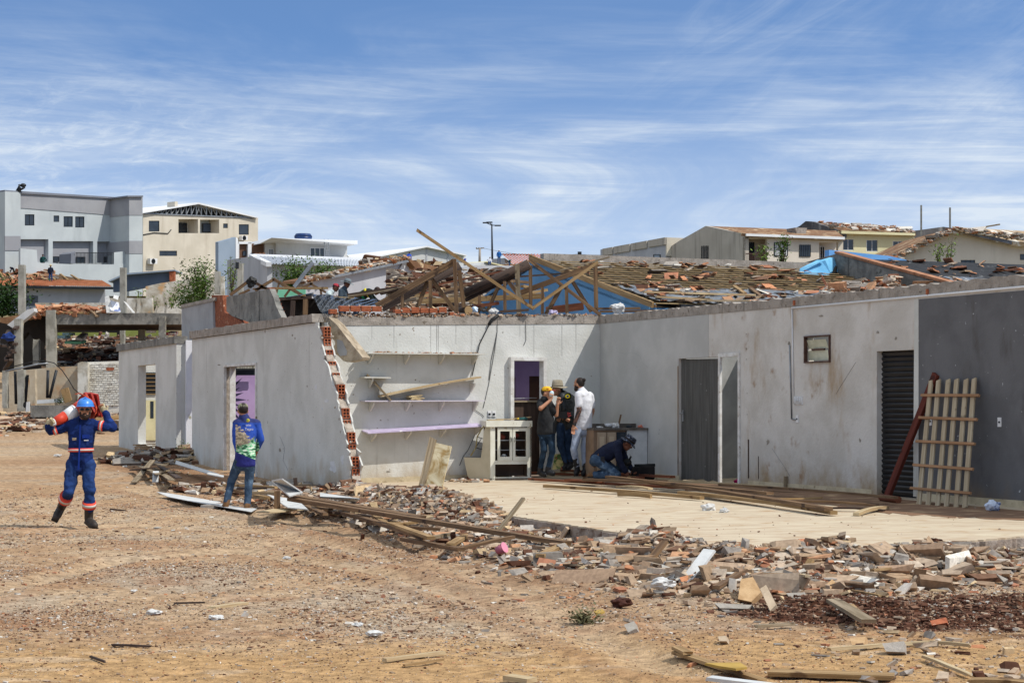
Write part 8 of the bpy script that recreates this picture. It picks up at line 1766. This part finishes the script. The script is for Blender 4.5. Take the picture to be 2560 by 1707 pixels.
m4 = Man('man in felt brimmed hat and black jacket with a round shoulder patch', YG+.35, {
  'head': gc(385, 280, -.05), 'neck': gc(430, 335), 'sL': gc(440, 375, -.18), 'sR': gc(570, 400, .10), 'eR': gc(590, 540, .14), 'wR': gc(535, 650, -.05), 'eL': gc(470, 520, -.22), 'wL': gc(430, 610, -.2),
  'hL': gc(430, 740, 0), 'hR': gc(530, 740, .05), 'kL': gc(425, 1010, -.05), 'aL': gc(500, 1240, 0), 'tL': gc(470, 1300, -.12), 'kR': gc(520, 1020, .05), 'aR': gc(555, 1230, .05), 'tR': gc(520, 1300, -.1)}, (-.86, -.42, -.25), vox=.008)
m4.body(hands={'L': .9, 'R': .8}); m4.hair(); m4.facebits(beard=False)
bj = mat('black_leather_jacket', '#171a1c', '#23272a', scale=5, rough=.45, bump=.5, bscale=10); m4.shirt(bj, .026, 1., -.12, 'jacket', 1.3, .03); bj2 = cloth('indigo_jeans', '#2c3f5a', '#1e2d42', scale=7); m4.trousers(bj2, 1.0); m4.boots(leather_k, .05, name='shoe')
felt = cloth('felt_hat', '#9d9482', '#857c6a'); m4.brim(felt, .175, .115, .094, m2=mat('hat_ribbon', '#6e6656'))
pc_ = P(*gc(517, 368)[:2], YG-.02+.05); pa_ = MB().ell(pc_, V((.052, 0, 0)), V((0, .02, 0)), V((0, 0, .042)), 16, 8).build('shoulder_patch', mat('patch_yellow', '#d7c52e'), m4.root); MB().ell(pc_-V((0, .018, 0)), V((.02, 0, 0)), V((0, .008, 0)), V((0, 0, .02)), 12, 6).build('patch_disc', mat('patch_blue', '#1d3a8a'), pa_); MB().loft([[pc_+V((.01, -.005, 0))+V((math.cos(a)*r_, -.003, math.sin(a)*r_)) for a in [6.283*i/16 for i in range(16)]] for r_ in (.052, .062)]).build('patch_edge', mat('patch_green', '#2f8a3f'), pa_)
for dx, dz in ((0, 0), (.03, .02), (.01, -.035), (.04, -.02), (-.005, .03)): MB().box(P(*gc(530, 605)[:2], YG+.11)+V((dx-.01, -.03, dz)), (.03, .01, .018)).build('red_print', mat('red_sleeve_print', '#d6504c'), m4.root)
MB().box(P(*gc(440, 610)[:2], YG+.10), (.20, .1, .13)).build('waist_bag', black_rub, m4.root)
m5 = Man('man in white t-shirt and pale jeans with hair tied in a bun', YG-.05, {
  'head': gc(668, 215), 'neck': gc(695, 290), 'sL': gc(655, 350, -.16), 'sR': gc(815, 365, .08), 'eL': gc(668, 560, -.2), 'wL': gc(598, 755, -.22), 'eR': gc(845, 560, .16), 'wR': gc(800, 720, .2),
  'hL': gc(655, 790, -.04), 'hR': gc(770, 790, .05), 'kL': gc(600, 1060, -.12), 'aL': gc(640, 1290, -.02), 'tL': gc(625, 1375, -.12), 'kR': gc(735, 1060, .05), 'aR': gc(745, 1290, .05), 'tR': gc(720, 1375, -.02)}, (-.82, .55, -.15), vox=.008)
m5.body(hands={'L': .45}, hdir={'L': (-.1, 0, -1)}, arms=('L', 'R')); m5.hair(bun=True)
m5.facebits(beard=True); wt = cloth('white_cotton', '#d9dadf', '#cfd0d6'); m5.shirt(wt, .018, .62, .04, 't_shirt', 1.12, .02); pj = cloth('washed_pale_jeans', '#9ba5b6', '#8792a6', scale=7, c3='#6d7990', s3=6, t3=(.58, .7)); m5.trousers(pj, .98, .92, disp=.03); m5.boots(leather_k, .16)
tat = mat('tattooed_forearm', '#6a4a3e', '#2f2624', scale=16, mix=(.42, .56), rough=.6, c3='#a03f3a', s3=14, t3=(.64, .68)); b = MB(); cap(b, m5.j['sL'].lerp(m5.j['eL'], .6), m5.j['eL'], .048, .045); cap(b, m5.j['eL'], m5.j['eL'].lerp(m5.j['wL'], .85), .045, .033); organic(b, 'tattoo', tat, m5.root, .009, 2)
MB().tube(m5.j['eL'].lerp(m5.j['wL'], .88), m5.j['eL'].lerp(m5.j['wL'], .96), .036, .036).build('watch', black_rub, m5.root)
m6 = Man('kneeling man in navy sweater and patterned bucket hat bending to his tools', YG-.95, {
  'head': gc(1300, 985, -.05), 'neck': gc(1225, 985), 'sL': gc(1165, 1010, -.17), 'sR': gc(1195, 1030, .17), 'eL': gc(1195, 1210, -.2), 'wL': gc(1275, 1360, -.15), 'eR': gc(1270, 1200, .2), 'wR': gc(1360, 1320, .1),
  'hL': gc(885, 1200, -.12), 'hR': gc(925, 1190, .13), 'kL': gc(1165, 1395, -.2), 'aL': gc(880, 1395, -.12), 'tL': gc(800, 1400, -.12), 'kR': gc(1130, 1330, .16), 'aR': gc(930, 1380, .14), 'tR': gc(860, 1390, .14)}, (.75, -.15, -.6), skin=skin_d, vox=.008)
m6.body(tilt=(.62, 0, .78), hands={'L': .9, 'R': .9}); m6.hair(); m6.facebits()
navy = cloth('navy_knit', '#23283c', '#191d2e'); m6.shirt(navy, .03, 1., -.06, 'sweater', 1.25, .03); m6.trousers(jeans, 1.1, 1.0); m6.boots(leather_t, .1)
camo = mat('patterned_hat', '#3c4150', '#1d2028', scale=22, mix=(.45, .52), c3='#8e93a3', s3=26, t3=(.58, .62)); m6.brim(camo, .145, .09, .095, droop=.03)
MB().box(P(*gc(975, 1215)[:2], YG-.95-.2), (.07, .05, .16)).build('belt_pouch', leather_k, m6.root)
MB().tube(m6.hips+V((-.03, 0, .03)), m6.hips+V((.03, 0, .0)), .165, .165, 20).build('belt', leather_t, m6.root)
# tools by the kneeling man
bg_ = root('tool_bag', P(*gc(1480, 1450)[:2], YG-.8), 'open black tool bag on the floor in front of the kneeling man', 'tool bag'); q = P(*gc(1500, 1370)[:2], YG-.75)
bb = MB().box(q, (.42, .28, .24), V((1, .1, .05))); bb.build('bag_body', cloth('black_canvas', '#1c1a1b', '#2b2725'), bg_, bevel=.03); MB().tube(q+V((-.15, 0, .13)), q+V((.22, 0, .14)), .03, .03).build('bag_flap', black_rub, bg_)
q = P(*gc(1290, 1230)[:2], YG-.9); cs = root('black_power_tool', q-ZD*.15, 'black power tool held upright by the kneeling man', 'tool'); MB().ell(q, V((.09, 0, 0)), V((0, .05, 0)), V((0, 0, .07))).box(q-ZD*.1, (.06, .05, .14)).build('tool_body', black_rub, cs); MB().tube(q+V((.05, 0, .05)), q+V((.08, 0, .11)), .02, .015).build('trigger_guard', black_rub, cs)
q = P(*gc(1352, 1440)[:2], YG-1.1); MB().box(q, (.16, .1, .08), V((1, .2, 0))).build('wood_block', W_tan, None, 'small tan block with a dark hole by the kneeling man', 'block')
gb = P(*gc(420, 1240)[:2], YG+.5); MB().poly([gb+V((-.14, 0, -.12)), gb+V((-.1, .02, .16)), gb+V((.1, .02, .18)), gb+V((.16, 0, -.1))], V((0, .12, 0))).build('feed_sack', mat('printed_sack', '#c7b77c', '#4e6b39', scale=9, mix=(.42, .55), c3='#b2453a', s3=9, t3=(.6, .65)), None, 'printed sack slumped behind the legs of the man in the felt hat', 'sack')
# ---- roof workers half hidden behind the tarp
rc = lambda x, y, d=0.: (560+x/5.345, 620+y/5.345, d)
YR = 57.5
def half(label, jj, face, skin, shirt_m, tilt=(0, 0, 1), r=1.1, group='men working behind the tarp'):
    m = Man(label, YR, jj, face, skin=skin, vox=.016, group=group); m.body(tilt=tilt, hands={'L': .5, 'R': .5}); m.hair(); m.shirt(shirt_m, .02, 1., -.1, 'shirt', r, .02, vox=.016); m.trousers(jeans, 1); return m
def legs(x): return {'hL': rc(x-12, 820), 'hR': rc(x+12, 820, .2), 'kL': rc(x, 1020), 'kR': rc(x+20, 1020, .2), 'aL': rc(x, 1210), 'aR': rc(x+20, 1210, .2), 'tL': rc(x+30, 1230), 'tR': rc(x+50, 1230, .2)}
a7 = half('roof worker in red cap and pale shirt, behind the tarp', {'head': rc(1492, 530), 'neck': rc(1445, 580), 'sL': rc(1405, 615, -.15), 'sR': rc(1415, 610, .17), 'eL': rc(1440, 700, -.25), 'wL': rc(1500, 665, -.2), 'eR': rc(1470, 690, .2), 'wR': rc(1520, 660, .15), **legs(1380)}, (.9, -.1, -.4), skin_d, cloth('pale_shirt', '#c9d4d4', '#b3bfc0'), (.35, 0, .95)); a7.capx(mat('red_cap', '#b5404c', '#a2343f'), mat('red_cap_visor', '#9c3340'))
a8 = half('roof worker in grey wide brimmed hat and dark shirt', {'head': rc(1642, 480), 'neck': rc(1612, 535), 'sL': rc(1555, 575, -.15), 'sR': rc(1625, 580, .15), 'eL': rc(1560, 680, -.2), 'wL': rc(1620, 720, -.25), 'eR': rc(1650, 670, .2), 'wR': rc(1690, 700, .15), **legs(1580)}, (.9, -.2, -.35), skin_d, cloth('slate_shirt', '#46535e', '#333e48'), (.3, 0, .95)); a8.brim(cloth('grey_hat', '#7a8489', '#666f74'), .19, .1, .095)
a9 = half('roof worker bent forward in dark shirt with yellow and green shoulders', {'head': rc(2040, 575), 'neck': rc(1968, 585), 'sL': rc(1925, 585, -.17), 'sR': rc(1935, 580, .17), 'eL': rc(1980, 680, -.2), 'wL': rc(2040, 740, -.2), 'eR': rc(2010, 670, .2), 'wR': rc(2070, 730, .2), 'hL': rc(1760, 700, -.1), 'hR': rc(1770, 700, .12), 'kL': rc(1760, 920), 'kR': rc(1780, 920, .2), 'aL': rc(1750, 1120), 'aR': rc(1770, 1120, .2), 'tL': rc(1780, 1140), 'tR': rc(1800, 1140, .2)}, (.8, 0, -.6), skin_d, cloth('dark_jersey', '#15201f', '#1f2b2a'), (.7, 0, .7)); a9.capx(mat('brown_cap', '#4a3a34', '#3b2d28'), mat('brown_cap_visor', '#55433b'))
c, X_, Y_ = a9.ring(.8, .03); MB().loft([[c+X_*math.cos(t)+Y_*math.sin(t) for t in [6.283*i/20 for i in range(20)]], [c+a9.up*.07+X_*.98*math.cos(t)+Y_*.98*math.sin(t) for t in [6.283*i/20 for i in range(20)]]]).build('yellow_yoke', mat('jersey_yellow', '#d7c832'), a9.root)
c, X_, Y_ = a9.ring(.45, .03); MB().loft([[c+X_*math.cos(t)+Y_*math.sin(t) for t in [6.283*i/20 for i in range(20)]], [c+a9.up*.07+X_*.98*math.cos(t)+Y_*.98*math.sin(t) for t in [6.283*i/20 for i in range(20)]]]).build('green_stripe', mat('jersey_green', '#1f7a4a'), a9.root)
# ---- small figures on far roofs
def far_man(label, px, py_foot, hpx, Y, shirt_m, trouser_m, hat=None, lean=0., sit=False, arms=(.0, .0), group='men on the far roofs', face=(0, -1, 0), bend=0.):
    u = hpx/1.75; X0 = px
    def q(x, z, d=0): return (X0+x*u, py_foot-z*u, d)
    if sit: jj = {'head': q(.05, .72), 'neck': q(0, .60), 'sL': q(-.19, .5), 'sR': q(.19, .5), 'eL': q(-.26, .25, -.1), 'wL': q(-.1, .1, -.3), 'eR': q(.26, .25, -.1), 'wR': q(.1, .1, -.3), 'hL': q(-.1, .05), 'hR': q(.1, .05), 'kL': q(-.12, .25, -.4), 'aL': q(-.1, -.15, -.55), 'tL': q(-.1, -.2, -.7), 'kR': q(.12, .25, -.4), 'aR': q(.1, -.15, -.55), 'tR': q(.1, -.2, -.7)}
    elif bend: jj = {'head': q(bend*.75, 1.0, -.1), 'neck': q(bend*.6, 1.0), 'sL': q(bend*.5, 1.0, -.18), 'sR': q(bend*.5, .98, .18), 'eL': q(bend*.6, .7, -.2), 'wL': q(bend*.7, .45, -.15), 'eR': q(bend*.55, .7, .2), 'wR': q(bend*.7, .5, .1), 'hL': q(-.05, .85, -.1), 'hR': q(-.05, .85, .1), 'kL': q(.02, .45, -.1), 'aL': q(-.08, .08, -.1), 'tL': q(.08, .03, -.1), 'kR': q(.1, .45, .1), 'aR': q(.08, .08, .1), 'tR': q(.22, .03, .1)}
    else: jj = {'head': q(lean, 1.62), 'neck': q(lean*.8, 1.47), 'sL': q(-.19+lean*.7, 1.4), 'sR': q(.19+lean*.7, 1.4), 'eL': q(-.27-arms[0], 1.14), 'wL': q(-.25+arms[0], .92, -.1), 'eR': q(.27+arms[1], 1.14), 'wR': q(.25-arms[1], .92, -.1), 'hL': q(-.1, .9), 'hR': q(.1, .9), 'kL': q(-.12, .5, -.04), 'aL': q(-.13, .08), 'tL': q(-.15, .03, -.16), 'kR': q(.12, .5, -.04), 'aR': q(.13, .08), 'tR': q(.15, .03, -.16)}
    m = Man(label, Y, jj, face, skin=skin_d, vox=.028, group=group, size=u*Y/F); m.body(hands={'L': .5, 'R': .5}); m.hair(); m.shirt(shirt_m, .02, 1., -.1, 'shirt', 1.15, 0, vox=.028); m.trousers(trouser_m, 1.05, disp=0); m.boots(leather_k, .05, name='shoe')
    if hat == 'helmet': m.capx(white_pvc, white_pvc, name='helmet')
    elif hat == 'straw': m.brim(mat('straw', '#d9cba0', '#bfae80', scale=20), .23, .1, .095, m2=leather_t)
    elif hat: m.capx(hat, hat)
    return m
teal = cloth('teal_shirt', '#1f4a48', '#183a39'); dkn = cloth('dark_navy', '#232a3c', '#1a2030'); blk2 = cloth('black_cloth', '#1d1d20', '#26262a'); jn = cloth('jeans_far', '#33507e', '#284068'); bls = cloth('bright_blue_shirt', '#2d55c4', '#2447a8'); grn_ = cloth('green_shirt', '#2f5a44', '#264a38')
far_man('man in teal shirt standing on the bare rafters of the orange roof', 107, 678.5, 43, 186, teal, jn, mat('dark_cap', '#2a2a30'), arms=(.0, .12), group='men on the orange roof')
far_man('man in straw hat standing on the orange tiles', 126.5, 706, 44, 180.8, dkn, jn, 'straw', group='men on the orange roof', face=(-.5, .8, 0))
far_man('man in black bending over on the orange roof', 62, 672, 30, 187, blk2, blk2, None, bend=.3, group='men on the orange roof')
far_man('man bent low over the tiles near the left edge', 34, 690, 36, 184.5, cloth('plum_shirt', '#3a3348', '#2c2738'), blk2, None, bend=-.55, group='men on the orange roof')
far_man('standing man in white helmet and blue shirt on the skyline', 1247.5, 659.5, 35, 208, cloth('mid_blue_shirt', '#2f6db8', '#275c9e'), jn, 'helmet')
far_man('seated man in white shirt beside the street lamp', 1224, 659, 35, 206, cloth('white_far_shirt', '#d8d8de', '#c5c6ce'), jn, None, sit=True)
far_man('man in green shirt stooping near the red roof', 1273, 668, 30, 150, grn_, jn, None, bend=.3)
far_man('man in blue shirt seated on the torn white roof', 1022.5, 650, 42, 93, bls, jn, mat('dark_cap', '#2a2a30'), sit=True)
far_man('man in dark blue stooping behind the longest beam', 1161, 664, 28, 150, bls, dkn, None, bend=.3)
